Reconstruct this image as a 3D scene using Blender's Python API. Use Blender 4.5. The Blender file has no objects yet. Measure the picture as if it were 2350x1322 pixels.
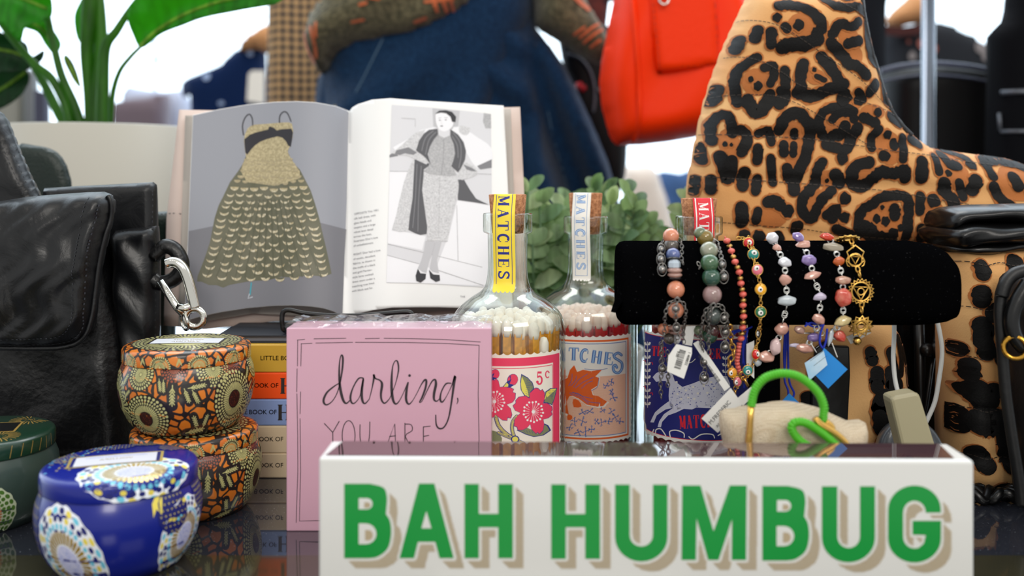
import bpy, bmesh, math, random
import numpy as np
from mathutils import Vector, Matrix
random.seed(7)
R = random.random
def U(a, b): return a + (b - a) * random.random()
SC = bpy.context.scene
COL = SC.collection
PI = math.pi
F = 2285.0; CX = 1175.0; YH = 400.0; H = 0.194      # focal length in pixels, horizon row, eye height over the table
def W(px, py, d): return Vector(((px - CX) * d / F, d, H - (py - YH) * d / F))
def lin(c):
    c = c / 255.0
    return c / 12.92 if c <= 0.04045 else ((c + 0.055) / 1.055) ** 2.4
def rgb(t): return (lin(t[0]), lin(t[1]), lin(t[2]), 1.0)

# ---------------------------------------------------------------- materials
MATS = {}
def mat(name, col=(128, 128, 128), rough=0.5, metal=0.0, spec=0.5, coat=0.0, trans=0.0, ior=1.45, sheen=0.0, bump=0.0, bscale=100.0, bdet=3.0, alpha=1.0, var=None, vscale=20.0, sss=0.0):
    if name in MATS: return MATS[name]
    m = bpy.data.materials.new(name); m.use_nodes = True
    nt = m.node_tree; b = nt.nodes['Principled BSDF']
    b.inputs['Base Color'].default_value = rgb(col)
    b.inputs['Roughness'].default_value = rough
    b.inputs['Metallic'].default_value = metal
    b.inputs['Specular IOR Level'].default_value = spec
    b.inputs['Coat Weight'].default_value = coat
    b.inputs['Coat Roughness'].default_value = 0.05
    b.inputs['Transmission Weight'].default_value = trans
    b.inputs['IOR'].default_value = ior
    b.inputs['Sheen Weight'].default_value = sheen
    b.inputs['Alpha'].default_value = alpha
    if sss:
        b.inputs['Subsurface Weight'].default_value = sss
        b.inputs['Subsurface Scale'].default_value = 0.002
    tc = None
    if bump or var:
        tc = nt.nodes.new('ShaderNodeTexCoord')
    if bump:
        n = nt.nodes.new('ShaderNodeTexNoise'); n.inputs['Scale'].default_value = bscale; n.inputs['Detail'].default_value = bdet
        bp = nt.nodes.new('ShaderNodeBump'); bp.inputs['Strength'].default_value = bump; bp.inputs['Distance'].default_value = 0.002
        nt.links.new(tc.outputs['Object'], n.inputs['Vector'])
        nt.links.new(n.outputs['Fac'], bp.inputs['Height']); nt.links.new(bp.outputs['Normal'], b.inputs['Normal'])
    if var:
        n = nt.nodes.new('ShaderNodeTexNoise'); n.inputs['Scale'].default_value = vscale; n.inputs['Detail'].default_value = 4
        r = nt.nodes.new('ShaderNodeValToRGB'); r.color_ramp.elements[0].position = .35; r.color_ramp.elements[1].position = .65
        r.color_ramp.elements[0].color = rgb(col); r.color_ramp.elements[1].color = rgb(var)
        nt.links.new(tc.outputs['Object'], n.inputs['Vector'])
        nt.links.new(n.outputs['Fac'], r.inputs['Fac']); nt.links.new(r.outputs['Color'], b.inputs['Base Color'])
    MATS[name] = m
    return m
def nodes_of(m):
    return m.node_tree, m.node_tree.nodes, m.node_tree.links, m.node_tree.nodes['Principled BSDF']
def clear_glass(name, tint=(250, 252, 250), edge=(120, 130, 125), refl=1.0, rough=0.01, power=2.5):
    """thin glass wall: clear when seen square on, greener and more mirror-like at a glancing angle"""
    if name in MATS: return MATS[name]
    m = bpy.data.materials.new(name); m.use_nodes = True
    nt = m.node_tree; nt.nodes.remove(nt.nodes['Principled BSDF']); out = nt.nodes['Material Output']
    lw = nt.nodes.new('ShaderNodeLayerWeight'); lw.inputs['Blend'].default_value = .5
    pw = nt.nodes.new('ShaderNodeMath'); pw.operation = 'POWER'; pw.inputs[1].default_value = power
    nt.links.new(lw.outputs['Facing'], pw.inputs[0])
    mx = nt.nodes.new('ShaderNodeMix'); mx.data_type = 'RGBA'
    mx.inputs['A'].default_value = rgb(tint); mx.inputs['B'].default_value = rgb(edge)
    nt.links.new(pw.outputs[0], mx.inputs['Factor'])
    tr = nt.nodes.new('ShaderNodeBsdfTransparent'); nt.links.new(mx.outputs['Result'], tr.inputs['Color'])
    gl = nt.nodes.new('ShaderNodeBsdfGlossy'); gl.inputs['Roughness'].default_value = rough
    gl.inputs['Color'].default_value = (refl, refl, refl, 1)
    p5 = nt.nodes.new('ShaderNodeMath'); p5.operation = 'POWER'; p5.inputs[1].default_value = 4.0; nt.links.new(lw.outputs['Facing'], p5.inputs[0])
    fr = nt.nodes.new('ShaderNodeMapRange'); fr.inputs['To Min'].default_value = .055; fr.inputs['To Max'].default_value = .85; nt.links.new(p5.outputs[0], fr.inputs['Value'])
    ms = nt.nodes.new('ShaderNodeMixShader')
    nt.links.new(fr.outputs[0], ms.inputs['Fac']); nt.links.new(tr.outputs[0], ms.inputs[1]); nt.links.new(gl.outputs[0], ms.inputs[2])
    nt.links.new(ms.outputs[0], out.inputs['Surface'])
    MATS[name] = m
    return m

# ---------------------------------------------------------------- object plumbing
def tag(o, label=None, cat=None, group=None, kind=None):
    if label: o['label'] = label
    if cat: o['category'] = cat
    if group: o['group'] = group
    if kind: o['kind'] = kind
    return o
WM = {}     # world matrix each object is built with
def empty(name, loc, label, cat, group=None, rotz=0):
    o = bpy.data.objects.new(name, None); COL.objects.link(o); o.location = loc; o.rotation_euler = (0, 0, rotz)
    o.empty_display_size = .01
    WM[o.name] = Matrix.Translation(loc) @ Matrix.Rotation(rotz, 4, 'Z')
    return tag(o, label, cat, group)
def link_mesh(name, me, mats, parent=None, smooth=True, local=False):
    for m in (mats if isinstance(mats, (list, tuple)) else [mats]): me.materials.append(m)
    if smooth: me.polygons.foreach_set('use_smooth', [True] * len(me.polygons))
    o = bpy.data.objects.new(name, me); COL.objects.link(o)
    WM[o.name] = Matrix.Identity(4)
    if parent is not None:
        o.parent = parent
        if local: WM[o.name] = WM[parent.name].copy()       # shape written in the parent's own frame
        else: o.matrix_parent_inverse = WM[parent.name].inverted()   # shape written in world coordinates
    me.update()
    return o
def copy_tree(o, parent=None):
    c = o.copy(); COL.objects.link(c); c.parent = parent
    for ch in list(o.children): copy_tree(ch, c)
    return c

class MB:
    """collects shapes, then links them as one mesh object"""
    def __init__(s): s.v = []; s.f = []; s.m = []; s.M = None
    def add(s, vs, fs, m=0):
        n = len(s.v)
        if s.M is not None: vs = [s.M @ Vector(v) for v in vs]
        s.v += [tuple(v) for v in vs]; s.f += [tuple(n + i for i in f) for f in fs]; s.m += [m] * len(fs)
        return s
    def box(s, lo, hi, m=0, bev=0.0, seg=2, rot=None, top_m=None):
        bm = bmesh.new(); bmesh.ops.create_cube(bm, size=1)
        c = [(a + b) / 2 for a, b in zip(lo, hi)]; d = [b - a for a, b in zip(lo, hi)]
        for v in bm.verts: v.co = Vector((v.co.x * d[0], v.co.y * d[1], v.co.z * d[2]))
        if bev: bmesh.ops.bevel(bm, geom=bm.edges[:], offset=bev, segments=seg, profile=.5, affect='EDGES')
        T = Matrix.Translation(c)
        if rot is not None: T = T @ rot
        s.bm(bm, T, m); return s
    def bm(s, bm, T=None, m=0):
        bm.verts.ensure_lookup_table(); bm.verts.index_update()
        vs = [(T @ v.co) if T is not None else v.co.copy() for v in bm.verts]
        fs = [[v.index for v in f.verts] for f in bm.faces]
        s.add(vs, fs, m); bm.free(); return s
    def lathe(s, prof, c=(0, 0, 0), seg=48, m=0, caps=False, mf=None):
        n = len(prof); vs = []; fs = []
        for (r, z) in prof:
            for k in range(seg):
                a = 2 * PI * k / seg
                vs.append((c[0] + r * math.sin(a), c[1] - r * math.cos(a), c[2] + z))
        for i in range(n - 1):
            for k in range(seg):
                k2 = (k + 1) % seg
                fs.append((i * seg + k, i * seg + k2, (i + 1) * seg + k2, (i + 1) * seg + k))
        s.add(vs, fs, m)
        if caps:
            s.add([vs[k] for k in range(seg)][::-1], [tuple(range(seg))], m)
            s.add([vs[(n - 1) * seg + k] for k in range(seg)], [tuple(range(seg))], m)
        return s
    def tube(s, pts, r, seg=8, m=0, closed=False, cap=True):
        pts = [Vector(p) for p in pts]; n = len(pts)
        if n < 2: return s
        rs = r if isinstance(r, (list, tuple)) else [r] * n
        vs = []; fs = []; up = None
        for i, p in enumerate(pts):
            a = pts[(i - 1) % n] if (closed or i > 0) else pts[i]; b = pts[(i + 1) % n] if (closed or i < n - 1) else pts[i]
            t = (b - a)
            if t.length < 1e-9: t = Vector((0, 0, 1))
            t.normalize()
            if up is None: up = t.orthogonal().normalized()
            else:
                up = up - t * up.dot(t)
                up = up.normalized() if up.length > 1e-6 else t.orthogonal().normalized()
            w = t.cross(up)
            for k in range(seg):
                q = 2 * PI * k / seg
                vs.append(p + (up * math.cos(q) + w * math.sin(q)) * rs[i])
        for i in range(n if closed else n - 1):
            j = (i + 1) % n
            for k in range(seg):
                k2 = (k + 1) % seg
                fs.append((i * seg + k, i * seg + k2, j * seg + k2, j * seg + k))
        if cap and not closed:
            fs.append(tuple(range(seg))[::-1]); fs.append(tuple((n - 1) * seg + k for k in range(seg)))
        s.add(vs, fs, m); return s
    def ball(s, c, r, m=0, seg=16, ring=10, sc=(1, 1, 1), rot=None, wob=0.0):
        vs = []; fs = []; c = Vector(c)
        for i in range(ring + 1):
            th = PI * i / ring
            for k in range(seg):
                a = 2 * PI * k / seg
                q = 1 + (U(-wob, wob) if wob else 0)
                p = Vector((math.sin(th) * math.cos(a) * sc[0], math.sin(th) * math.sin(a) * sc[1], math.cos(th) * sc[2])) * r * q
                if rot is not None: p = rot @ p
                vs.append(c + p)
        for i in range(ring):
            for k in range(seg):
                k2 = (k + 1) % seg
                fs.append((i * seg + k, (i + 1) * seg + k, (i + 1) * seg + k2, i * seg + k2))
        s.add(vs, fs, m); return s
    def chip(s, c, r, m=0, sc=(1, 1, 1), n=14):
        bm = bmesh.new(); bmesh.ops.create_icosphere(bm, subdivisions=1, radius=1)
        for v in bm.verts:
            v.co = v.co * U(.75, 1.15); v.co = Vector((v.co.x * sc[0], v.co.y * sc[1], v.co.z * sc[2])) * r
        e = Matrix.Rotation(U(-.6, .6), 4, 'Y') @ Matrix.Rotation(U(0, 6), 4, 'Z') if sc == (1, 1, 1) else Matrix.Rotation(U(-.5, .5), 4, 'Y')
        bmesh.ops.bevel(bm, geom=bm.edges[:], offset=r * .12, segments=2, profile=.5, affect='EDGES')
        s.bm(bm, Matrix.Translation(c) @ e, m); return s
    def torus(s, c, Rr, r, n=(0, 1, 0), m=0, seg=20, sc=1.0, ang=0):
        n = Vector(n).normalized(); a = n.orthogonal().normalized(); b = n.cross(a)
        if abs(n.y) > .9: a = Vector((math.cos(ang), 0, math.sin(ang))); b = Vector((-math.sin(ang), 0, math.cos(ang)))
        pts = [Vector(c) + a * Rr * sc * math.cos(2 * PI * k / seg) + b * Rr * math.sin(2 * PI * k / seg) for k in range(seg)]
        return s.tube(pts, r, 6, m, closed=True)
    def build(s, name, mats, parent=None, smooth=True, local=False):
        me = bpy.data.meshes.new(name); me.from_pydata(s.v, [], s.f)
        me.polygons.foreach_set('material_index', s.m)
        o = link_mesh(name, me, mats, parent, smooth, local)
        return o
def edge_split(o, ang=35):
    me = o.data
    try: me.set_sharp_from_angle(angle=math.radians(ang))
    except Exception: pass
    return o

def spline(pts, n=8, closed=False):
    P = [Vector(p) for p in pts]; N = len(P); out = []
    rng = range(N) if closed else range(N - 1)
    for i in rng:
        p0 = P[(i - 1) % N] if (closed or i > 0) else P[i]; p1 = P[i]; p2 = P[(i + 1) % N]
        p3 = P[(i + 2) % N] if (closed or i + 2 < N) else P[(i + 1) % N]
        for k in range(n):
            t = k / n
            out.append(.5 * ((2 * p1) + (p2 - p0) * t + (2 * p0 - 5 * p1 + 4 * p2 - p3) * t * t + (3 * p1 - p0 - 3 * p2 + p3) * t ** 3))
    if not closed: out.append(P[-1])
    return out
def z2p(pts, ox, oy, s): return [(ox + x / s, oy + y / s) for x, y in pts]

# ---------------------------------------------------------------- flat art laid on surfaces
_FONT = {}
def text_tris(txt):
    if txt in _FONT: return _FONT[txt]
    cu = bpy.data.curves.new('t', 'FONT'); cu.body = txt; cu.size = 1.0; cu.resolution_u = 3
    ob = bpy.data.objects.new('t', cu); COL.objects.link(ob)
    dg = bpy.context.evaluated_depsgraph_get(); me = ob.evaluated_get(dg).to_mesh()
    vs = [(v.co.x, v.co.y) for v in me.vertices]; fs = [tuple(p.vertices) for p in me.polygons]
    ob.evaluated_get(dg).to_mesh_clear(); bpy.data.objects.remove(ob); bpy.data.curves.remove(cu)
    _FONT[txt] = (vs, fs); return vs, fs
class Art:
    """coloured shapes in a 2-D frame (y down, as on a page), each on its own thin ink layer"""
    def __init__(s): s.p = []
    def poly(s, pts, m=0, L=1, smooth=0):
        if smooth: pts = [(v.x, v.y) for v in spline([(a, b, 0) for a, b in pts], smooth, True)]
        s.p.append(([tuple(q[:2]) for q in pts], m, L)); return s
    def ell(s, cx, cy, rx, ry, m=0, L=1, ang=0, n=14):
        ca, sa = math.cos(ang), math.sin(ang)
        s.p.append(([(cx + rx * math.cos(t) * ca - ry * math.sin(t) * sa, cy + rx * math.cos(t) * sa + ry * math.sin(t) * ca) for t in [2 * PI * k / n for k in range(n)]], m, L)); return s
    def rect(s, x0, y0, x1, y1, m=0, L=1): return s.poly([(x0, y0), (x1, y0), (x1, y1), (x0, y1)], m, L)
    def stroke(s, pts, w, m=0, L=1, smooth=4, caps=True, taper=False):
        """pts may carry their own width as a third value"""
        ww = [q[2] if len(q) > 2 else w for q in pts]
        if smooth and len(pts) > 2:
            sp = spline([(q[0], q[1], w_) for q, w_ in zip(pts, ww)], smooth)
            P = [(v.x, v.y) for v in sp]; ww = [v.z for v in sp]
        else: P = [(q[0], q[1]) for q in pts]
        n = len(P); Lf = []; Rt = []
        if n == 1:
            return s.ell(P[0][0], P[0][1], ww[0] / 2, ww[0] / 2, m, L)
        for i in range(n):
            a = P[max(0, i - 1)]; b = P[min(n - 1, i + 1)]
            dx, dy = b[0] - a[0], b[1] - a[1]; q = math.hypot(dx, dy) or 1
            nx, ny = -dy / q, dx / q; h = ww[i] / 2
            if taper: h *= math.sin(PI * (i + .3) / (n - .4))
            Lf.append((P[i][0] + nx * h, P[i][1] + ny * h)); Rt.append((P[i][0] - nx * h, P[i][1] - ny * h))
        for i in range(n - 1):
            s.p.append(([Lf[i], Lf[i + 1], Rt[i + 1], Rt[i]], m, L))
        if caps and not taper:
            for i in (0, n - 1): s.ell(P[i][0], P[i][1], ww[i] / 2, ww[i] / 2, m, L + .05, n=10)
        return s
    def blob(s, pts, w, m=0, L=1, jit=.12):
        """a soft irregular patch swept along a line"""
        P = [(v.x, v.y) for v in spline([(x, y, 0) for x, y in pts], 4)] if len(pts) > 1 else pts
        n = len(P); h = w / 2
        if n == 1:
            x, y = P[0]; k = 12
            return s.poly([(x + h * (1 + U(-jit, jit)) * math.cos(2 * PI * i / k), y + h * 1.1 * (1 + U(-jit, jit)) * math.sin(2 * PI * i / k)) for i in range(k)], m, L, 2)
        Lf = []; Rt = []
        for i in range(n):
            a = P[max(0, i - 1)]; b = P[min(n - 1, i + 1)]
            dx, dy = b[0] - a[0], b[1] - a[1]; q = math.hypot(dx, dy) or 1
            g1 = h * (1 + U(-jit, jit)); g2 = h * (1 + U(-jit, jit))
            Lf.append((P[i][0] - dy / q * g1, P[i][1] + dx / q * g1)); Rt.append((P[i][0] + dy / q * g2, P[i][1] - dx / q * g2))
        for i in range(n - 1): s.p.append(([Lf[i], Lf[i + 1], Rt[i + 1], Rt[i]], m, L))
        for (x, y) in (P[0], P[-1]):
            s.ell(x, y, h * U(.92, 1.05), h * U(.92, 1.05), m, L + .07, U(0, 3), 14)
        for i in range(1, n - 1, 2): s.ell(P[i][0], P[i][1], h * .97, h * .97, m, L + .03 * (i % 3), 0, 12)
        return s
    def text(s, txt, x, y, size, m=0, L=1, ang=0, sx=1.0, ref='l', bold=0.0):
        vs, fs = text_tris(txt)
        w = max([v[0] for v in vs] or [0]); ca, sa = math.cos(ang), math.sin(ang)
        ox = {'l': 0, 'c': -w / 2, 'r': -w}[ref]
        for db in ((0, 0), (bold, 0), (0, bold), (bold, bold)) if bold else ((0, 0),):
            for f in fs:
                q = []
                for i in f:
                    a = (vs[i][0] + ox + db[0]) * size * sx; b = -(vs[i][1] + db[1]) * size
                    q.append((x + a * ca - b * sa, y + a * sa + b * ca))
                s.p.append((q, m, L))
        return s
    def warp(s, fn):
        s.p = [([fn(*q) for q in pts], m, L) for pts, m, L in s.p]; return s
    def build(s, name, mats, mapf, parent=None, step=None, stepy=None, lay=0.00005, smooth=True):
        """mapf(x, y, lift) -> world point; shapes are cut on a grid so they follow the surface"""
        vs = []; fs = []; ms = []
        bm = bmesh.new() if (step or stepy) else None
        if bm is None:
            for pts, m, L in s.p:
                n = len(vs); vs += [mapf(x, y, L * lay) for x, y in pts]; fs.append(tuple(range(n, n + len(pts)))); ms.append(m)
        else:
            lay_l = bm.faces.layers.float.new('L')
            for pts, m, L in s.p:
                if len(pts) < 3: continue
                try: f = bm.faces.new([bm.verts.new((x, y, L)) for x, y in pts])
                except Exception: continue
                f.material_index = m
            def cut(ax, st):
                lo = min(v.co[ax] for v in bm.verts); hi = max(v.co[ax] for v in bm.verts)
                k = math.floor(lo / st) + 1
                while k * st < hi:
                    co = [0, 0, 0]; no = [0, 0, 0]; co[ax] = k * st; no[ax] = 1
                    g = [f for f in bm.faces if min(v.co[ax] for v in f.verts) < k * st < max(v.co[ax] for v in f.verts)]
                    if g:
                        es = set(e for f in g for e in f.edges); vv = set(v for f in g for v in f.verts)
                        bmesh.ops.bisect_plane(bm, geom=list(g) + list(es) + list(vv), plane_co=co, plane_no=no, dist=1e-7)
                    k += 1
            if step: cut(0, step)
            if stepy: cut(1, stepy)
            bmesh.ops.triangulate(bm, faces=[f for f in bm.faces if len(f.verts) > 4])
            bm.verts.index_update()
            vs = [mapf(v.co.x, v.co.y, v.co.z * lay) for v in bm.verts]
            fs = [tuple(v.index for v in f.verts) for f in bm.faces]; ms = [f.material_index for f in bm.faces]
            bm.free()
        me = bpy.data.meshes.new(name); me.from_pydata([tuple(v) for v in vs], [], fs)
        me.polygons.foreach_set('material_index', ms)
        return link_mesh(name, me, mats, parent, smooth)

# ---------------------------------------------------------------- sheets and stuffed shapes
def smooth_outline(pts, n=6): return [(v.x, v.y) for v in spline([(a, b, 0) for a, b in pts], n, True)]
def dist_to(pts):
    P = np.array(pts, float); Q = np.roll(P, -1, 0); D = Q - P; LL = (D ** 2).sum(1) + 1e-12
    def f(x, y):
        t = np.clip(((x - P[:, 0]) * D[:, 0] + (y - P[:, 1]) * D[:, 1]) / LL, 0, 1)
        return float(np.sqrt(((P[:, 0] + t * D[:, 0] - x) ** 2 + (P[:, 1] + t * D[:, 1] - y) ** 2).min()))
    return f
def grid_fill(pts, step, stepy=None):
    bm = bmesh.new(); bm.faces.new([bm.verts.new((x, y, 0)) for x, y in pts])
    for ax, st in ((0, step), (1, stepy or step)):
        lo = min(v.co[ax] for v in bm.verts); hi = max(v.co[ax] for v in bm.verts); k = math.floor(lo / st) + 1
        while k * st < hi:
            co = [0, 0, 0]; no = [0, 0, 0]; co[ax] = k * st; no[ax] = 1
            bmesh.ops.bisect_plane(bm, geom=bm.verts[:] + bm.edges[:] + bm.faces[:], plane_co=co, plane_no=no, dist=1e-6); k += 1
    bmesh.ops.triangulate(bm, faces=[f for f in bm.faces if len(f.verts) > 4])
    bm.verts.index_update()
    V = [(v.co.x, v.co.y) for v in bm.verts]; Fc = [tuple(v.index for v in f.verts) for f in bm.faces]
    B = [v.is_boundary for v in bm.verts]; E = [tuple(v.index for v in e.verts) for e in bm.edges if e.is_boundary]
    bm.free(); return V, Fc, B, E
def in_outline(P, x, y):
    c = False; j = len(P) - 1
    for i in range(len(P)):
        if (P[i][1] > y) != (P[j][1] > y) and x < (P[j][0] - P[i][0]) * (y - P[i][1]) / (P[j][1] - P[i][1]) + P[i][0]: c = not c
        j = i
    return c
class Pillow:
    """a stuffed or sheet-like thing with a traced outline: front surface bulges toward the room, back is closed"""
    def __init__(s, outline, d, thick, rim, step=14, bump=None, back=None, dfun=None, sm=0, power=.5):
        s.out = smooth_outline(outline, sm) if sm else list(outline)
        s.d = d; s.t = thick; s.rim = rim; s.step = step; s.bmp = bump; s.back = thick if back is None else back
        s.df = dfun; s.pw = power; s.D = dist_to(s.out)
    def prof(s, D):
        q = min(1.0, D / s.rim); return (1 - (1 - q) ** 2) ** s.pw
    def base(s, x, y): return s.df(x, y) if s.df else s.d
    def dep(s, x, y, D=None):
        D = s.D(x, y) if D is None else D
        p = s.prof(D); d = s.base(x, y) - s.t * p
        if s.bmp: d -= s.bmp(x, y) * min(1, D / (s.rim * .5))
        return d
    def pos(s, x, y, dep):
        b = s.base(x, y); v = W(x, y, b); return Vector((v.x, dep, v.z))
    def map(s, x, y, lift):
        D = s.D(x, y) if in_outline(s.out, x, y) else 0.0
        return s.pos(x, y, s.dep(x, y, D) - lift - 0.0003 - .0034 * (1 - s.prof(D)) ** 2)
    def build(s, name, mats, parent=None):
        V, Fc, B, E = grid_fill(s.out, s.step)
        n = len(V); vs = []; bk = []
        for i, (x, y) in enumerate(V):
            D = 0 if B[i] else s.D(x, y)
            vs.append(s.pos(x, y, s.dep(x, y, D)))
        idx = {}
        for i, (x, y) in enumerate(V):
            if B[i] and s.back >= 0 and not s.df: idx[i] = i
            else:
                D = 0 if B[i] else s.D(x, y)
                idx[i] = n + len(bk); bk.append(s.pos(x, y, s.base(x, y) + s.back * s.prof(D) + (0.0008 if B[i] else 0)))
        fs = [tuple(f) for f in Fc] + [tuple(idx[i] for i in f)[::-1] for f in Fc]
        for a, b in E:
            if idx[a] != a: fs.append((a, b, idx[b], idx[a]))
        me = bpy.data.meshes.new(name); me.from_pydata([tuple(v) for v in vs + bk], [], fs)
        bm = bmesh.new(); bm.from_mesh(me); bmesh.ops.recalc_face_normals(bm, faces=bm.faces[:]); bm.to_mesh(me); bm.free()
        return link_mesh(name, me, mats, parent, True)
def slab(name, pts, d, thick, mats, parent=None, bev=0.0, dfun=None, step=None, m=0):
    """outline traced at distance d, extruded away from the room's front by thick"""
    g = dfun or (lambda x, y: d)
    if step: V, Fc, B, E = grid_fill(pts, step)
    else:
        V = list(pts); n = len(V); Fc = [tuple(range(n))]; E = [(i, (i + 1) % n) for i in range(n)]
    fr = [W(x, y, g(x, y)) for x, y in V]; bk = [Vector((v.x, v.y + thick, v.z)) for v in fr]; n = len(V)
    fs = [tuple(f) for f in Fc] + [tuple(n + i for i in f)[::-1] for f in Fc] + [(a, b, n + b, n + a) for a, b in E]
    me = bpy.data.meshes.new(name); me.from_pydata([tuple(v) for v in fr + bk], [], fs)
    bm = bmesh.new(); bm.from_mesh(me); bmesh.ops.recalc_face_normals(bm, faces=bm.faces[:])
    if bev:
        es = [e for e in bm.edges if len(e.link_faces) == 2 and e.calc_face_angle(0) > .6]
        bmesh.ops.bevel(bm, geom=es, offset=bev, segments=2, profile=.5, affect='EDGES')
    bm.to_mesh(me); bm.free()
    o = link_mesh(name, me, mats, parent, bool(step))
    return o

# ---------------------------------------------------------------- serif capitals (thick and thin strokes in a unit square, y down)
def _arc(cx, cy, rx, ry, a0, a1, n=10): return [(cx + rx * math.cos(math.radians(a0 + (a1 - a0) * k / n)), cy + ry * math.sin(math.radians(a0 + (a1 - a0) * k / n))) for k in range(n + 1)]
SERIF = {
 'M': [([(.12, 0), (.12, 1)], .3), ([(.12, 0), (.5, .9)], 1), ([(.5, .9), (.86, 0)], .3), ([(.86, 0), (.86, 1)], 1), ([(0, 1), (.26, 1)], .25), ([(.7, 1), (1.02, 1)], .25), ([(0, 0), (.2, 0)], .25), ([(.8, 0), (1.02, 0)], .25)],
 'A': [([(.5, 0), (.14, 1)], .3), ([(.46, 0), (.84, 1)], 1), ([(.25, .66), (.72, .66)], .25), ([(0, 1), (.3, 1)], .25), ([(.64, 1), (1.02, 1)], .25)],
 'T': [([(.5, 0), (.5, 1)], 1), ([(.04, .02), (.96, .02)], .3), ([(.05, 0), (.03, .3)], .3), ([(.95, 0), (.97, .3)], .3), ([(.28, 1), (.72, 1)], .25)],
 'C': [(_arc(.55, .5, .4, .48, -60, -300, 14), .95), ([(.86, .04), (.88, .34)], .3), ([(.76, .92), (.9, .7)], .3)],
 'H': [([(.2, 0), (.2, 1)], 1), ([(.8, 0), (.8, 1)], 1), ([(.2, .5), (.8, .5)], .25), ([(.02, 0), (.38, 0)], .25), ([(.62, 0), (.98, 0)], .25), ([(.02, 1), (.38, 1)], .25), ([(.62, 1), (.98, 1)], .25)],
 'E': [([(.25, 0), (.25, 1)], 1), ([(.05, .02), (.88, .02)], .28), ([(.25, .5), (.66, .5)], .28), ([(.05, .98), (.9, .98)], .28), ([(.87, 0), (.9, .27)], .28), ([(.9, 1), (.95, .7)], .28), ([(.66, .36), (.66, .64)], .25)],
 'S': [([(.8, .2), (.66, .05), (.42, .02), (.2, .14), (.2, .32), (.45, .47), (.7, .58), (.8, .76), (.68, .93), (.46, .98), (.24, .93), (.13, .75)], .72), ([(.82, 0), (.84, .28)], .25), ([(.12, .7), (.12, 1)], .25)],
 'R': [([(.22, 0), (.22, 1)], 1), ([(.22, .03), (.6, .03), (.8, .14), (.8, .36), (.6, .5), (.22, .5)], .45), ([(.5, .5), (.86, 1)], 1), ([(.03, 0), (.3, 0)], .25), ([(.03, 1), (.42, 1)], .25), ([(.78, 1), (1, 1)], .25)],
 'D': [([(.22, 0), (.22, 1)], 1), ([(.22, .03), (.6, .05), (.88, .3), (.88, .7), (.6, .95), (.22, .97)], .5)],
 'I': [([(.5, 0), (.5, 1)], 1), ([(.3, 0), (.7, 0)], .25), ([(.3, 1), (.7, 1)], .25)],
 'B': [([(.22, 0), (.22, 1)], 1), ([(.22, .03), (.6, .03), (.78, .14), (.76, .34), (.55, .47), (.22, .47)], .5), ([(.3, .48), (.66, .5), (.86, .64), (.84, .84), (.6, .97), (.22, .97)], .55)],
 '5': [([(.25, .05), (.2, .5)], .35), ([(.22, .1), (.8, .1)], 1), ([(.2, .48), (.5, .38), (.78, .5), (.84, .72), (.7, .94), (.4, .99), (.18, .86)], .8), ([(.2, .82)], 1.3)],
 'c': [(_arc(.55, .6, .32, .38, -40, -320, 12), .7), ([(.8, .38)], .9)],
}
def serif(A, txt, x, y, w, h, gap, m, L, ang=0, wt=.26, only=None):
    """letters advance along the direction ang (0 = to the right)"""
    ca, sa = math.cos(ang), math.sin(ang); pen = 0
    for ch in txt:
        if ch != ' ' and ch in SERIF:
            for k, (pts, q) in enumerate(SERIF[ch]):
                P = [(pen + a * w, b * h) for a, b in pts]
                P = [(x + a * ca - b * sa, y + a * sa + b * ca) for a, b in P]
                A.stroke(P, wt * w * q, m, L + .02 * k, smooth=2 if len(P) > 3 else 0, caps=len(P) == 1)
        pen += w + gap
    return A
# ================================================================ camera, world, lamps
cd = bpy.data.cameras.new('camera'); cam = bpy.data.objects.new('camera', cd); COL.objects.link(cam); SC.camera = cam
cam.location = (0, 0, H); cam.rotation_euler = (PI / 2, 0, 0)
cd.sensor_width = 36; cd.lens = 36 * F / 2350; cd.shift_x = 0; cd.shift_y = -(661 - YH) / 2350; cd.clip_start = .02
cd.dof.use_dof = True; cd.dof.focus_distance = .60; cd.dof.aperture_fstop = 5.0
SC.view_settings.view_transform = 'Standard'; SC.view_settings.look = 'None'; SC.view_settings.gamma = 1; SC.view_settings.exposure = 0
SC.view_settings.use_curve_mapping = False
SC.render.engine = 'CYCLES'; SC.cycles.use_denoising = True
SC.cycles.max_bounces = 10; SC.cycles.transparent_max_bounces = 24; SC.cycles.sample_clamp_indirect = 6
SC.cycles.caustics_reflective = False; SC.cycles.caustics_refractive = False

w = bpy.data.worlds.new('daylight'); SC.world = w; w.use_nodes = True
nt = w.node_tree; bg = nt.nodes['Background']
tcw = nt.nodes.new('ShaderNodeTexCoord'); sep = nt.nodes.new('ShaderNodeSeparateXYZ')
nt.links.new(tcw.outputs['Generated'], sep.inputs[0])
rp = nt.nodes.new('ShaderNodeMapRange'); rp.inputs['From Min'].default_value = -.2; rp.inputs['From Max'].default_value = .75
rp.inputs['To Min'].default_value = .78; rp.inputs['To Max'].default_value = 3.4
nt.links.new(sep.outputs['Y'], rp.inputs['Value']); nt.links.new(rp.outputs[0], bg.inputs['Strength'])
mxw = nt.nodes.new('ShaderNodeMix'); mxw.data_type = 'RGBA'
mxw.inputs['A'].default_value = (1.0, .96, .90, 1); mxw.inputs['B'].default_value = (.78, .90, 1.0, 1)
nt.links.new(rp.outputs[0], mxw.inputs['Factor'])
mw = nt.nodes.new('ShaderNodeMapRange'); mw.inputs['From Min'].default_value = .3; mw.inputs['From Max'].default_value = 2.0
nt.links.new(rp.outputs[0], mw.inputs['Value']); nt.links.new(mw.outputs[0], mxw.inputs['Factor'])
nt.links.new(mxw.outputs['Result'], bg.inputs['Color'])

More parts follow.
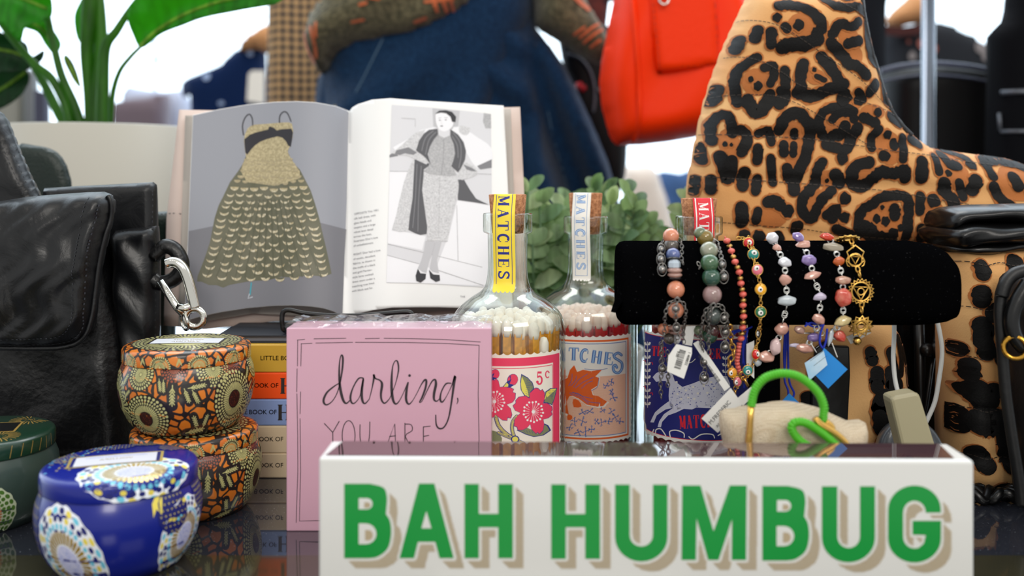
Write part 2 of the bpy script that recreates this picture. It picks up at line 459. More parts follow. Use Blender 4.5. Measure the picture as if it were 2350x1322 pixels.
def area(name, loc, size, power, col=(1, .95, .88), target=(0, .6, 0)):
    l = bpy.data.lights.new(name, 'AREA'); l.shape = 'RECTANGLE'; l.size, l.size_y = size; l.energy = power; l.color = col
    o = bpy.data.objects.new(name, l); COL.objects.link(o); o.location = loc
    o.rotation_euler = (Vector(target) - Vector(loc)).to_track_quat('-Z', 'Y').to_euler(); return o
area('ceiling_and_fill_lamp', (.05, -1.8, 1.2), (.7, .6), 19)  # added frontal fill, hung below ceiling height behind the camera
area('ceiling_and_fill_lamp', (1.0, -1.0, 1.6), (1.2, .7), 15)  # second added fill, from behind the camera on the right
area('ceiling_and_fill_lamp', (0, 1.6, 2.0), (2.0, .4), 16)
for k in range(5):
    l = bpy.data.lights.new('track_lamp', 'POINT'); l.energy = 2.0; l.shadow_soft_size = .03; l.color = (1, .93, .82)
    o = bpy.data.objects.new('track_lamp', l); COL.objects.link(o); o.location = (-.9 + .28 * k, -.35 - .04 * k, 1.5)

# ================================================================ setting
M_floor = mat('floor_paint', (112, 112, 114), rough=.4, var=(92, 92, 96), vscale=2.0)
m = MB(); m.box((-3.2, -1.6, -.92), (3.2, 4.6, -.9)); o = m.build('floor', M_floor, smooth=False); tag(o, kind='structure')
M_frame = mat('window_frame_paint', (190, 205, 225), rough=.4)
m = MB()
for x in (-3.2, 3.1): m.box((x, 4.45, -.9), (x + .08, 4.55, 2.3))
for z in (-.9, 2.22): m.box((-3.2, 4.45, z), (3.2, 4.55, z + .08))
wf = m.build('window_1', M_frame, smooth=False); tag(wf, 'wide shop window behind everything, blown out by daylight', kind='structure')
m = MB(); m.box((-3.2, 4.495, -.85), (3.2, 4.5, 2.25)); m.build('glass_pane', clear_glass('pane_glass', (252, 254, 255), (200, 215, 220)), wf, smooth=False)

# display table: thick glass top over a dusty lower shelf
M_tglass = mat('table_glass', (34, 37, 40), rough=.035, spec=.9, ior=1.75)
nt, N, Lk, B = nodes_of(M_tglass)
tc = N.new('ShaderNodeTexCoord'); ns = N.new('ShaderNodeTexNoise'); ns.inputs['Scale'].default_value = 900; ns.inputs['Detail'].default_value = 1
cr = N.new('ShaderNodeValToRGB'); cr.color_ramp.elements[0].position = .70; cr.color_ramp.elements[1].position = .78
cr.color_ramp.elements[0].color = rgb((40, 42, 50)); cr.color_ramp.elements[1].color = rgb((140, 144, 150))
Lk.new(tc.outputs['Object'], ns.inputs['Vector']); Lk.new(ns.outputs['Fac'], cr.inputs['Fac']); Lk.new(cr.outputs['Color'], B.inputs['Base Color'])
M_edge = mat('table_edge_bronze', (70, 62, 46), rough=.35, metal=.6)
M_border = mat('olive_stone_border', (58, 54, 38), rough=.07, spec=.7, ior=1.6, var=(40, 40, 34), vscale=14)
tb = empty('display_table', (0, .65, -.9), 'long dark glass-topped display table that carries the whole arrangement', 'table')
m = MB(); m.box((-1.1, .507, -.010), (1.1, 1.05, 0)); m.build('glass_top', M_tglass, tb, smooth=False)
m = MB(); m.box((-1.1, .330, -.016), (1.1, .507, 0)); m.build('front_border', M_border, tb, smooth=False)
for x in (-1.06, 1.0):
    for y in (.36, .98):
        m = MB(); m.box((x, y, -.9), (x + .05, y + .05, -.012)); m.build('leg', M_edge, tb, smooth=False)

# ================================================================ BAH HUMBUG box
DF, DB = .449, .4775
def dbox(px): return DF * (1 - .011 * (px - 732) / 1505)
def boxp(px, py, back=0.0, lift=0.0):
    v = W(px, py, dbox(px)); return Vector((v.x, v.y + back - lift, v.z))
M_card = mat('white_gloss_card', (216, 216, 213), rough=.22, spec=.5, coat=.3)
M_film = mat('acetate_film', (70, 50, 54), rough=.03, spec=1.0, ior=2.1)
M_green = mat('letter_green_ink', (14, 142, 58), rough=.3)
M_beige = mat('letter_beige_ink', (176, 160, 132), rough=.4)
bx = empty('matchbox', (boxp(1485, 1322).x, .46, 0), 'long white box lettered BAH HUMBUG in green at the very front', 'box')
# the box is a little turned: its right end stands nearer
TL, TR = boxp(731, 1050), boxp(2236, 1058)
ex = (TR - TL); ex.z = 0; wid = ex.length; ex.normalize(); ey = Vector((-ex.y, ex.x, 0)); top = TL.z - .0
Tb = Matrix((tuple(ex) + (0,), tuple(ey) + (0,), (0, 0, 1, 0), (0, 0, 0, 1))).transposed(); Tb = Matrix.Translation((TL.x, TL.y, 0)) @ Tb
dep = DB - DF
m = MB(); m.M = Tb; m.box((0, 0, 0), (wid, dep, top), bev=.0016, seg=3); o = m.build('carton', M_card, bx, smooth=False)
m = MB(); m.M = Tb
m.add([(.0025, .003, top + .0002), (wid - .0075, .003, top + .0002), (wid - .0045, dep - .0012, top + .0002), (.0062, dep - .0012, top + .0002)], [(0, 1, 2, 3)])
m.build('acetate_window', M_film, bx, smooth=False)
def q3(pts, ox=700, oy=1000, s=2.9375): return z2p(pts, ox, oy, s)
def B_(x0, xw, y0, y1, sw, c1, c2, xwaist, ywaist, xt):
    "outline and counters of a B"
    out = [(x0, y0), (x0 + (xw - x0) * .52, y0)] + [(v.x, v.y) for v in spline([(x0 + (xw - x0) * .55, y0, 0), (xt - 8, y0 + 9, 0), (xt, y0 + 30, 0), (xt - 1, y0 + 55, 0), (xwaist, ywaist, 0)], 4)]
    out += [(v.x, v.y) for v in spline([(xwaist + 1, ywaist + .5, 0), (xw - 2, ywaist + 17, 0), (xw, ywaist + 48, 0), (xw - 8, y1 - 22, 0), (xw - 30, y1 - 4, 0), (x0 + (xw - x0) * .52, y1, 0)], 4)] + [(x0, y1)]
    def ctr(c):
        a, b, cc, e = c; r = (e - b) / 2
        return [(a, b), (cc - r, b)] + [(cc - r + r * math.sin(PI * k / 8), b + r - r * math.cos(PI * k / 8)) for k in range(1, 8)] + [(cc - r, e), (a, e)]
    return out, [ctr(c1), ctr(c2)]
LET = []
LET.append(B_(790, 897.5, 1110, 1281, 33, (823.5, 1143, 855, 1168.5), (823.5, 1201, 864, 1248.5), 885.5, 1180, 888))
LET.append((q3([(768, 322), (872, 322), (1003, 825), (907, 825), (878, 715), (762, 715), (735, 825), (637, 825)]), [q3([(818, 508), (852, 623), (785, 623)])]))
def H_(a, b, c, d, t, bt, b0, b1): return ([(a, t), (b, t), (b, b0), (c, b0), (c, t), (d, t), (d, bt), (c, bt), (c, b1), (b, b1), (b, bt), (a, bt)], [])
LET.append(H_(1066, 1099, 1143.5, 1177, 1110.5, 1281, 1179, 1210))
LET.append(H_(1265, 1298.5, 1343, 1377, 1111.5, 1282.5, 1179.5, 1210))
def U_(a, b, c, d, t, ib, ob):
    o = [(a, t), (b, t), (b, ib - 26)]; r = (c - b) / 2
    o += [(b + r - r * math.cos(PI * k / 10), ib - 26 + 26 * math.sin(PI * k / 10)) for k in range(1, 10)] + [(c, ib - 26), (c, t), (d, t), (d, ob - 56)]
    R2 = (d - a) / 2
    o += [(a + R2 + R2 * math.cos(PI * k / 14), ob - 56 + 56 * math.sin(PI * k / 14)) for k in range(1, 14)] + [(a, ob - 56)]
    return (o, [])
LET.append(U_(1411.5, 1445, 1498.5, 1532, 1112, 1254, 1288.5))
LET.append(([(1565.5, 1114), (1607.5, 1114), (1637.5, 1219), (1674.7, 1114), (1713.5, 1114), (1712, 1285), (1679, 1285), (1680, 1191), (1649, 1285), (1625, 1285), (1598.5, 1189), (1597, 1285), (1564, 1285)], []))
LET.append(B_(1749.5, 1856.5, 1115, 1286.5, 33, (1783, 1147.5, 1815, 1173.5), (1782, 1207, 1822, 1253), 1845.5, 1186, 1848))
LET.append(U_(1886, 1921.5, 1973.5, 2008, 1116, 1257.5, 1290.5))
g = [(2159, 1176.5), (2124.7, 1176.5)] + [(2098.5 + 26 * math.cos(math.radians(a)), 1176 + 27 * math.sin(math.radians(a))) for a in range(0, -181, -20)]
g += [(2098.5 + 26 * math.cos(math.radians(a)), 1232 + 26.5 * math.sin(math.radians(a))) for a in range(180, 89, -18)] + [(2108, 1257), (2120, 1247), (2124.5, 1228), (2094, 1227), (2094, 1195), (2159.5, 1195)]
g += [(2098.5 + 60.8 * math.cos(math.radians(a)), 1236 + 55 * math.sin(math.radians(a))) for a in range(0, 181, 12)]
g += [(2098.5 + 60.5 * math.cos(math.radians(a)), 1169 + 55 * math.sin(math.radians(a))) for a in range(180, 361, 12)]
LET.append((g, []))
# hatched drop shade, sampled on a raster of the letters
x0r, y0r, wr, hr = 740, 1090, 1480, 240
def raster(poly, acc):
    P = np.array(poly); yy, xx = np.mgrid[0:hr, 0:wr]; xx = xx + x0r + .5; yy = yy + y0r + .5; ins = np.zeros((hr, wr), bool)
    for i in range(len(P)):
        xa, ya = P[i]; xb, yb = P[(i + 1) % len(P)]
        if ya == yb: continue
        c = ((ya > yy) != (yb > yy)) & (xx < (xb - xa) * (yy - ya) / (yb - ya) + xa); ins ^= c
    return acc ^ ins
msk = np.zeros((hr, wr), bool)
for o_, cs in LET:
    t_ = raster(o_, np.zeros((hr, wr), bool))
    for c_ in cs: t_ = raster(c_, t_)
    msk |= t_
fat = msk.copy()
for k in range(24):
    a_ = 2 * PI * k / 24; dx, dy = round(6 * math.cos(a_)), round(6 * math.sin(a_)); fat |= np.roll(np.roll(msk, dx, 1), dy, 0)
shd = np.zeros_like(msk)
for k in range(8, 25): shd |= np.roll(np.roll(msk, k, 1), k - 1, 0)
shd &= ~fat
A = Art(); Bg = Art()
for c_ in np.arange(-250, 1500, 4.4):
    run = None
    for y in range(hr + 1):
        x = int(c_ + y); on = y < hr and 0 <= x < wr and shd[y, x]
        if on and run is None: run = y
        if not on and run is not None:
            if y - run > 1:
                xa, ya = x0r + c_ + run, y0r + run; xb, yb = x0r + c_ + y, y0r + y
                q_ = .85
                Bg.poly([(xa - q_, ya + q_), (xa + q_, ya - q_), (xb + q_, yb - q_), (xb - q_, yb + q_)], 0, 1)
            run = None
Bg.build('letter_shade', [M_beige], lambda x, y, l: boxp(x, y, 0, l + .0001), bx, smooth=False)
names = 'BAHHUMBUG'
A = Art()
for o_, cs in LET:
    # split round the counters so they stay open: counters printed back in card white
    A.poly(o_, 0, 1)
    for c_ in cs: A.poly(c_, 1, 3)
# the shade seen inside the counters
for o_, cs in LET:
    for c_ in cs:
        xs = [p[0] for p in c_]; ys = [p[1] for p in c_]; cx, cy = sum(xs) / len(xs), sum(ys) / len(ys)
        S = [((x - cx) * .45 + cx + 1, (y - cy) * .5 + cy + 3) for x, y in c_]
        if len(c_) > 3: A.poly(S, 2, 5)
A.build('lettering', [M_green, M_card, M_beige], lambda x, y, l: boxp(x, y, 0, l + .0001), bx, smooth=False)

# ================================================================ pink block "darling, YOU ARE"
DD = .541
M_pink = mat('pink_gloss_paint', (206, 160, 178), rough=.28, coat=.35)
M_ink = mat('black_ink', (46, 36, 42), rough=.5)
M_wrap = clear_glass('cellophane', (250, 250, 250), (225, 225, 228), 1.0, .06, 1.5)
nt = M_wrap.node_tree
tc = nt.nodes.new('ShaderNodeTexCoord'); ns = nt.nodes.new('ShaderNodeTexNoise'); ns.inputs['Scale'].default_value = 130
bp = nt.nodes.new('ShaderNodeBump'); bp.inputs['Distance'].default_value = .002; bp.inputs['Strength'].default_value = .8
nt.links.new(tc.outputs['Object'], ns.inputs['Vector']); nt.links.new(ns.outputs['Fac'], bp.inputs['Height'])
for n_ in nt.nodes:
    if n_.type in ('BSDF_GLOSSY', 'LAYER_WEIGHT'): nt.links.new(bp.outputs['Normal'], n_.inputs['Normal'])
a, b = W(657, 753, DD), W(1128, 1220, DD)
pb = empty('block_sign', ((a.x + b.x) / 2, DD + .012, 0), 'square pink block sign hand-lettered darling, YOU ARE', 'sign')
m = MB(); m.box((a.x, DD, .0), (b.x, DD + .026, a.z), bev=.0006); m.build('block', M_pink, pb, smooth=False)
m = MB()
zt = a.z; n = 26; vs = []
for i in range(n + 1):
    x = a.x - .0006 + (b.x - a.x + .0012) * i / n
    vs += [(x, DD - .0005, zt + .0004), (x, DD + .0005 + U(0, .002), zt + .0026 + U(-.0007, .0012)), (x, DD + .012, zt + .0018 + U(-.001, .001)), (x, DD + .026, zt + .0036 + U(-.001, .001)), (x, DD + .0268, zt)]
m.add(vs, [(i * 5 + k, i * 5 + 5 + k, i * 5 + 6 + k, i * 5 + 1 + k) for i in range(n) for k in range(4)])
m.build('cellophane_wrap', M_wrap, pb, smooth=False)
A = Art(); zz = lambda P: z2p(P, 640, 700, 2.3607)
def ST(pts, w, **k): A.stroke([(640 + p[0] / 2.3607, 700 + p[1] / 2.3607) + ((p[2] / 2.3607,) if len(p) > 2 else ()) for p in pts], w / 2.3607, 0, 1 + len(A.p) * .0004, **k)
ST([(326, 424, 5), (300, 440, 7), (262, 472, 10), (243, 510, 12), (246, 533, 11), (262, 540, 7), (290, 520, 5), (315, 478, 5), (332, 420, 7), (344, 345, 10), (347, 290, 11), (341, 270, 7), (332, 290, 6), (327, 345, 9), (329, 420, 13), (338, 480, 15), (352, 522, 13), (368, 532, 8), (388, 512, 5)], 9)
ST([(458, 396, 6), (432, 398, 8), (403, 445, 7), (388, 495, 11), (394, 528, 10), (412, 530, 6), (440, 490, 4), (458, 398, 8), (449, 465, 14), (452, 515, 13), (466, 534, 8), (490, 510, 4)], 8)
ST([(490, 510, 4), (505, 450, 6), (516, 388, 12), (513, 380, 10), (524, 398, 8), (548, 408, 8), (559, 430, 14), (553, 480, 12), (557, 515, 10), (574, 532, 8), (600, 507, 4)], 8)
ST([(600, 507, 4), (630, 432, 4), (648, 355, 8), (644, 310, 9), (632, 302, 6), (617, 332, 6), (611, 400, 12), (612, 470, 15), (620, 518, 13), (634, 536, 9), (652, 520, 5), (674, 478, 4), (698, 422, 6)], 8)
ST([(700, 420, 8), (691, 470, 13), (690, 515, 13), (704, 537, 9), (726, 516, 4), (752, 470, 4)], 8); ST([(708, 382)], 15)
ST([(752, 470, 4), (772, 430, 6), (790, 406, 10), (799, 412, 12), (794, 450, 11), (776, 500, 10), (762, 526, 6), (776, 520, 4), (800, 470, 5), (828, 416, 7), (846, 404, 10), (851, 430, 14), (841, 478, 14), (841, 512, 11), (856, 521, 6), (872, 505, 4)], 8)
ST([(932, 424, 6), (905, 427, 8), (881, 468, 7), (874, 508, 11), (884, 526, 9), (905, 500, 4), (935, 440, 5), (955, 384, 13), (948, 432, 13), (936, 520, 10), (920, 610, 8), (896, 660, 8), (870, 669, 9), (853, 648, 8), (850, 596, 6)], 8)
ST([(968, 505, 7), (970, 520, 6), (964, 536, 3)], 6)
for P in ([(247, 642), (292, 690)], [(327, 630), (292, 690), (293, 790)], [(440, 648), (440, 720), (452, 762), (475, 760), (490, 720), (493, 633)],
          [(588, 752), (628, 643), (634, 800)], [(600, 712), (632, 708)], [(683, 640), (683, 800)], [(683, 645), (716, 648), (722, 680), (685, 712), (735, 790)], [(783, 660), (783, 790)], [(783, 660), (820, 656)], [(783, 712), (812, 706)], [(783, 790), (822, 786)]):
    ST(P, 4.5, smooth=0 if len(P) < 4 else 3)
ST([(378 + 35 * math.cos(t), 708 + 82 * math.sin(t)) for t in np.linspace(0, 2 * PI, 25)], 4.5, smooth=0)
for P in ([(100, 190), (140, 186)], [(190, 183), (363, 180)], [(468, 182), (545, 180)], [(570, 180), (720, 182), (900, 187), (1092, 200)], [(120, 210), (180, 207)], [(200, 206), (400, 202)], [(415, 202), (700, 203), (900, 208), (1085, 218)],
          [(102, 190), (101, 330)], [(99, 345), (97, 470)], [(98, 480), (102, 700), (103, 900), (98, 1050), (94, 1178)], [(122, 210), (119, 330)], [(118, 470), (115, 590)], [(115, 615), (117, 800), (118, 900), (114, 1050), (112, 1170), (200, 1168), (500, 1172), (1080, 1170)], [(1085, 218), (1083, 330), (1080, 480), (1085, 750), (1084, 1170)]):
    ST(P, 3.2, smooth=0)
A.build('lettering', [M_ink], lambda x, y, l: W(x, y, DD) + Vector((0, -l - .0001, 0)), pb, smooth=False)

# ================================================================ little books in a stack
DS = .636
M_pages = mat('page_edges', (226, 218, 200), rough=.8)
zb = [.0, None]
ys = [1097, 1040, 977, 916, 855, 790]
cols = [((226, 208, 172), 'cream little book at the bottom of the stack', 'OOK OF', None, 594), ((226, 208, 172), 'cream little book second from the bottom of the stack', 'BOOK OF', None, 586), ((138, 164, 214), 'light blue little book in the middle of the stack', 'BOOK OF', 'H', 571),
        ((242, 82, 16), 'bright orange little book above the light blue one', 'OOK OF', 'H', 583), ((196, 156, 52), 'mustard gold little book above the orange one', 'LITTLE BO', None, 597)]
for i, (c, lab, tx, big, tx0) in enumerate(cols):
    y0, y1 = ys[i], ys[i + 1]
    z0 = W(0, y0, DS).z if i else 0.0; z1 = W(0, y1, DS).z
    xl, xr = W(528 + [0, 4, -3, 2, 5][i], 0, DS).x, W(1118, 0, DS).x
    M_c = mat('book_cloth_%d' % i if i > 1 else 'book_cloth_cream', c, rough=.45)
    t_ = .0016
    bk = empty('small_book', ((xl + xr) / 2, DS, z0), lab, 'book', 'little books in the stack')
    m = MB(); m.box((xl, DS, z0), (xr, DS + .128, z0 + t_), bev=.0004); m.box((xl, DS, z1 - t_), (xr, DS + .128, z1), bev=.0004); m.box((xl, DS - .0006, z0 + .0003), (xr, DS + t_, z1 - .0003), bev=.0006)
    m.build('cover', M_c, bk, smooth=False)
    m = MB(); m.box((xl + .004, DS + t_, z0 + t_), (xr - .004, DS + .124, z1 - t_)); m.build('page_block', M_pages, bk, smooth=False)
    A = Art(); M_t = mat('spine_ink', (44, 38, 36), rough=.5)
    cy = (y0 + y1) / 2
    A.text(tx, tx0, cy + 4, 14.5, 0, 1, 0, 1.0, bold=.01)
    if tx != 'LITTLE BO': A.text('LITTLE ' if tx[0] == 'B' else 'LITTLE B', tx0 - 3, cy + 4, 15.5, 0, 1, ref='r')
    if big: serif(A, 'H', (643 if i == 3 else 637), cy - 17, 30, 34, 4, 0, 1, 0, .26)
    A.build('spine_title', [M_t], lambda x, y, l: W(x, y, DS - .0006) + Vector((0, -l - .0001, 0)), bk, smooth=False)
zs = W(0, 790, DS).z
M_dk = mat('charcoal_cloth', (40, 44, 52), rough=.5)
bk = empty('flat_book', (-.14, DS + .07, zs), 'thin charcoal book lying on top of the little book stack', 'book')
m = MB(); m.box((-.190, DS + .004, zs + .0002), (-.02, DS + .125, zs + .0010)); m.box((-.190, DS + .004, zs + .0042), (-.02, DS + .125, zs + .005)); m.box((-.022, DS + .004, zs + .0008), (-.0205, DS + .125, zs + .0048))
m.build('cover', M_dk, bk, smooth=False)
m = MB(); m.box((-.187, DS + .0065, zs + .0011), (-.023, DS + .122, zs + .0041)); m.build('page_block', mat('grey_pages', (120, 122, 128), rough=.7), bk, smooth=False)
ztop = zs + .005

# ================================================================ open fashion book on a wire easel
def zb7(P): return z2p(P, 380, 210, 2.4036)
def ztop_(px): return 0
def dpage(px, py, off=0.0):
    v = (py - 235) / 500.0; d = .735 + (.668 - .735) * v
    g = abs(px - 797) / 1.0
    bul = .016 * math.exp(-((g - 95) / 85.0) ** 2) if g > 0 else 0
    dip = .004 * math.exp(-(g / 22.0) ** 2)
    return d - bul * (1 - .3 * v) + dip + off + .006 + .0
M_paper = mat('coated_paper', (236, 236, 235), rough=.6, spec=.25)
M_greyp = mat('printed_grey', (146, 148, 156), rough=.45, spec=.3)
M_greyd = mat('printed_grey_floor', (118, 118, 124), rough=.45, spec=.3)
M_cover = mat('pale_pink_cover', (208, 188, 178), rough=.5)
ob = empty('open_book', (-.1, .69, ztop), 'large open fashion book, ball dress on the left page and suited woman on the right', 'book')
Lp = zb7([(150, 130), (300, 97), (450, 72), (600, 58), (720, 54), (830, 60), (940, 80), (1000, 103), (1013, 110), (1003, 600), (990, 900), (976, 1240), (930, 1215), (870, 1196), (800, 1186), (700, 1180), (600, 1182), (450, 1195), (300, 1218), (200, 1240), (103, 1266)])
Rp = zb7([(1013, 110), (1030, 88), (1060, 70), (1140, 45), (1240, 37), (1400, 50), (1600, 62), (1865, 78), (1890, 560), (1905, 900), (1915, 1200), (1700, 1196), (1500, 1190), (1400, 1190), (1250, 1192), (1150, 1205), (1060, 1225), (976, 1240), (990, 900), (1003, 600)])
M_edgep = mat('page_edge_shaded', (176, 168, 160), rough=.7)  # cream page edges greyed to carry the shade under the book
slab('left_pages', Lp, 0, .006, [M_paper], ob, dfun=dpage, step=10)
slab('right_pages', Rp, 0, .006, [M_paper], ob, dfun=dpage, step=10)
slab('page_block', [(x * 1.0 - (9 if x < 800 else -14), y + (3 if y < 500 else 4)) for x, y in zb7([(130, 125), (980, 110), (1035, 112), (1870, 88), (1915, 1210), (1500, 1200), (1000, 1240), (500, 1215), (90, 1285)])], 0, .006, [M_edgep], ob, dfun=lambda x, y: dpage(797, y, .010) + .002, step=30)
dcov = lambda x, y: .735 + (.668 - .735) * (y - 235) / 500.0 + .028
slab('cover', zb7([(75, 100), (1000, 118), (1955, 85), (1978, 560), (1995, 1225), (1000, 1258), (600, 1266), (400, 1292), (215, 1312), (-10, 1290), (5, 700)]), 0, .003, [M_cover], ob, dfun=dcov, step=60)
M = [M_greyp, M_greyd, mat('print_cream', (188, 174, 138), rough=.5, var=(150, 138, 104), vscale=700), mat('print_olive', (104, 102, 84), rough=.5, var=(88, 88, 68), vscale=60), mat('print_black', (38, 36, 42)), mat('print_scale', (162, 146, 108), rough=.5, var=(212, 204, 180), vscale=900), mat('print_olive_dark', (88, 88, 70)), mat('print_teal', (60, 150, 165)), mat('print_steel', (172, 176, 184)), mat('print_scale_dim', (160, 148, 118))]
A = Art()
inner = zb7([(152, 132), (300, 99), (450, 74), (600, 60), (720, 56), (830, 62), (940, 82), (1000, 105), (1010, 114), (1000, 600), (988, 900), (975, 1236), (930, 1213), (870, 1194), (800, 1184), (700, 1178), (600, 1180), (450, 1193), (300, 1216), (200, 1238), (106, 1262)])
A.poly(inner, 0, 1)
A.poly(zb7([(128, 770), (300, 735), (560, 700), (760, 700), (996, 760), (988, 900), (975, 1236), (930, 1213), (870, 1194), (800, 1184), (700, 1178), (600, 1180), (450, 1193), (300, 1216), (200, 1238), (106, 1262)]), 1, 2)
sk = [(445, 350), (560, 300), (680, 345), (700, 390), (740, 430), (772, 490), (800, 545), (825, 620), (848, 700), (868, 790), (885, 860), (916, 1005), (890, 1015), (860, 1020), (800, 1014), (700, 1026), (640, 1022), (560, 1042), (480, 1044), (400, 1058), (350, 1068), (318, 1082), (280, 1068), (240, 1068), (200, 1050), (174, 1048), (176, 1020), (190, 985), (215, 920), (245, 830), (270, 700), (292, 630), (322, 570), (355, 500), (400, 440), (425, 400)]
A.poly(zb7(sk), 3, 3)
A.poly(zb7([(438, 235), (452, 205), (470, 190), (490, 183), (560, 178), (640, 171), (680, 170), (697, 178), (704, 215), (700, 255), (690, 290), (674, 330), (680, 350), (712, 400), (740, 440), (740, 480), (600, 520), (450, 500), (415, 440), (425, 400), (445, 365), (437, 320), (432, 270)]), 2, 4)
A.poly(zb7([(434, 264), (465, 238), (500, 225), (565, 210), (572, 192), (596, 200), (614, 215), (640, 208), (694, 205), (702, 225), (698, 262), (690, 305), (676, 298), (662, 272), (645, 255), (618, 247), (600, 252), (560, 262), (520, 278), (490, 300), (468, 325), (450, 350), (440, 335), (436, 300)]), 4, 5)
for P in ([(430, 240, 6), (424, 190, 6), (438, 145, 6), (462, 125, 6), (478, 150, 6), (480, 188, 5)], [(628, 172, 6), (630, 135, 6), (650, 112, 6), (672, 120, 6), (692, 165, 5)]):
    A.stroke([(380 + x / 2.4036, 210 + y / 2.4036, w_ / 2.4036) for x, y, w_ in P], 2, 4, 6)
rows = 19
for r_ in range(rows):
    t = r_ / (rows - 1); y = 375 + 625 * t ** 1.12
    xl = np.interp(y, [350, 440, 570, 700, 850, 1040], [440, 405, 325, 275, 232, 180]); xr = np.interp(y, [350, 430, 545, 700, 860, 1010], [690, 738, 798, 846, 884, 912])
    nn = 8 if r_ % 2 else 9; ww = (xr - xl) / nn * .48 * (.98 - .25 * t)
    for k in range(nn):
        u = (k + .5 + (0 if r_ % 2 else 0)) / nn; x = xl + (xr - xl) * u; yy = y + 30 * math.sin(PI * u) * t + U(-6, 6)
        c, s_ = (380 + x / 2.4036, 210 + yy / 2.4036), ww / 2.4036 * U(.85, 1)
        L0 = 6 + .3 * (r_ % 3)
        A.poly([(c[0] + s_ * math.cos(q) * (1 + .04 * math.sin(9 * q)), c[1] + s_ * .85 * math.sin(q)) for q in np.linspace(0, PI, 9)], 5 if r_ > 4 else 9, L0)
        A.poly([(c[0] + s_ * .92 * math.cos(q), c[1] - .5 + s_ * .42 * math.sin(q)) for q in np.linspace(0, PI, 9)], 3 if t > .30 else 2, L0 + .15)
        A.stroke([(c[0] - s_ * .5, c[1] + 1), (c[0] - s_ * .45, c[1] + s_ * .75)], .5, 9, L0 + .25, smooth=0, caps=False)
for k in range(13):
    u = (k + .7) / 13.6; xa = 440 + 250 * u; xb = 185 + 725 * u
    A.stroke([(380 + (xa + (xb - xa) * q) / 2.4036, 210 + (560 + 470 * q) / 2.4036) for q in (.08, .5, .98)], U(1.4, 3.4), 6, 7.2, smooth=0)
A.stroke(zb7([(473, 1056), (466, 1120)]), 3, 7, 5, smooth=0); A.stroke(zb7([(462, 1118), (455, 1142), (478, 1134)]), 3, 8, 5, smooth=0)
A.build('left_page_print', M, lambda x, y, l: W(x, y, dpage(x, y) - .0003 - l), ob, step=10, stepy=40)

A = Art(); zr = lambda P: z2p(P, 780, 220, 2.543)
G = [mat('print_grey_%d' % v, (v, v, v + 4) if v not in (186, 158) else (v + 26, v + 26, v + 28), rough=.55, spec=.25, var=((v, v, v + 3) if v in (186, 158) else None), vscale=900) for v in (212, 232, 186, 158, 128, 92, 60, 40, 188)]
A.poly(zr([(303, 52), (500, 66), (700, 84), (881, 106), (886, 560), (884, 900), (870, 1118), (760, 1112), (560, 1098), (400, 1092), (272, 1090), (285, 600)]), 0, 1)
A.poly(zr([(540, 72), (640, 82), (700, 88), (690, 180), (640, 200), (545, 180)]), 8, 2)
A.poly(zr([(290, 440), (430, 440), (420, 560), (310, 780), (500, 820), (480, 900), (280, 860)]), 1, 2)
A.poly(zr([(685, 610), (880, 640), (880, 880), (868, 1108), (830, 1102), (560, 1010), (640, 800)]), 1, 2)
A.poly(zr([(276, 930), (470, 985), (600, 1030), (840, 1108), (560, 1096), (400, 1090), (272, 1088)]), 1, 2)
A.poly(zr([(640, 180), (720, 190), (800, 240), (880, 300), (884, 390), (800, 420), (720, 300)]), 1, 2, 3)
A.poly(zr([(840, 100), (881, 106), (883, 190), (850, 190), (835, 150)]), 3, 2); A.poly(zr([(700, 175), (760, 190), (740, 230), (700, 215)]), 2, 3, 3)
A.poly(zr([(800, 410), (886, 370), (886, 420), (820, 430)]), 4, 3); A.poly(zr([(290, 345), (330, 320), (340, 350), (290, 360)]), 4, 3)
A.poly(zr([(310, 300), (420, 240), (470, 200), (560, 180), (470, 260), (400, 330), (330, 330)]), 1, 3)
for P in ([(280, 865), (480, 912), (830, 1000)], [(277, 930), (460, 980)], [(570, 1018), (835, 1106)], [(290, 440), (420, 442)], [(700, 450), (884, 458)], [(682, 640), (690, 960)], [(360, 130), (440, 135), (440, 180)]):
    A.stroke(zr(P), 1.2, 3, 4, smooth=0)
A.poly(zr([(430, 365), (475, 370), (460, 560), (430, 700), (400, 790), (350, 795), (303, 784), (330, 690), (345, 620), (375, 500), (400, 430)]), 2, 4)
A.poly(zr([(436, 372), (470, 372), (530, 400), (490, 430), (482, 560), (500, 700), (510, 770), (505, 806), (470, 812), (440, 802), (400, 782), (408, 700), (424, 600)]), 5, 5)
A.poly(zr([(690, 488), (725, 490), (760, 550), (795, 600), (870, 636), (780, 620), (688, 608)]), 5, 5)
A.poly(zr([(345, 300), (380, 270), (440, 215), (500, 196), (460, 265), (448, 325), (490, 350), (518, 385), (505, 400), (460, 380), (400, 350), (345, 345), (300, 335)]), 2, 6)
A.poly(zr([(330, 318), (400, 300), (450, 330), (430, 345), (380, 335), (350, 345), (320, 338)]), 4, 7)
A.poly(zr([(735, 388), (780, 410), (803, 440), (798, 462), (770, 476), (712, 492), (690, 470), (690, 440), (720, 400)]), 2, 6); A.poly(zr([(720, 400), (770, 420), (800, 440), (770, 440), (740, 430)]), 4, 7)
A.poly(zr([(490, 452), (590, 466), (686, 466), (694, 520), (690, 570), (665, 660), (645, 740), (628, 852), (570, 845), (510, 846), (508, 720), (492, 640), (480, 550)]), 2, 7)
A.poly(zr([(575, 228), (640, 228), (668, 290), (673, 335), (660, 385), (655, 410), (682, 462), (640, 470), (590, 465), (540, 460), (488, 438), (518, 410), (526, 385), (510, 335), (520, 300), (545, 255)]), 3, 8)
A.poly(zr([(570, 192), (520, 198), (490, 220), (462, 262), (445, 318), (482, 345), (505, 365), (530, 402), (512, 340), (526, 295), (548, 255), (573, 225)]), 5, 9)
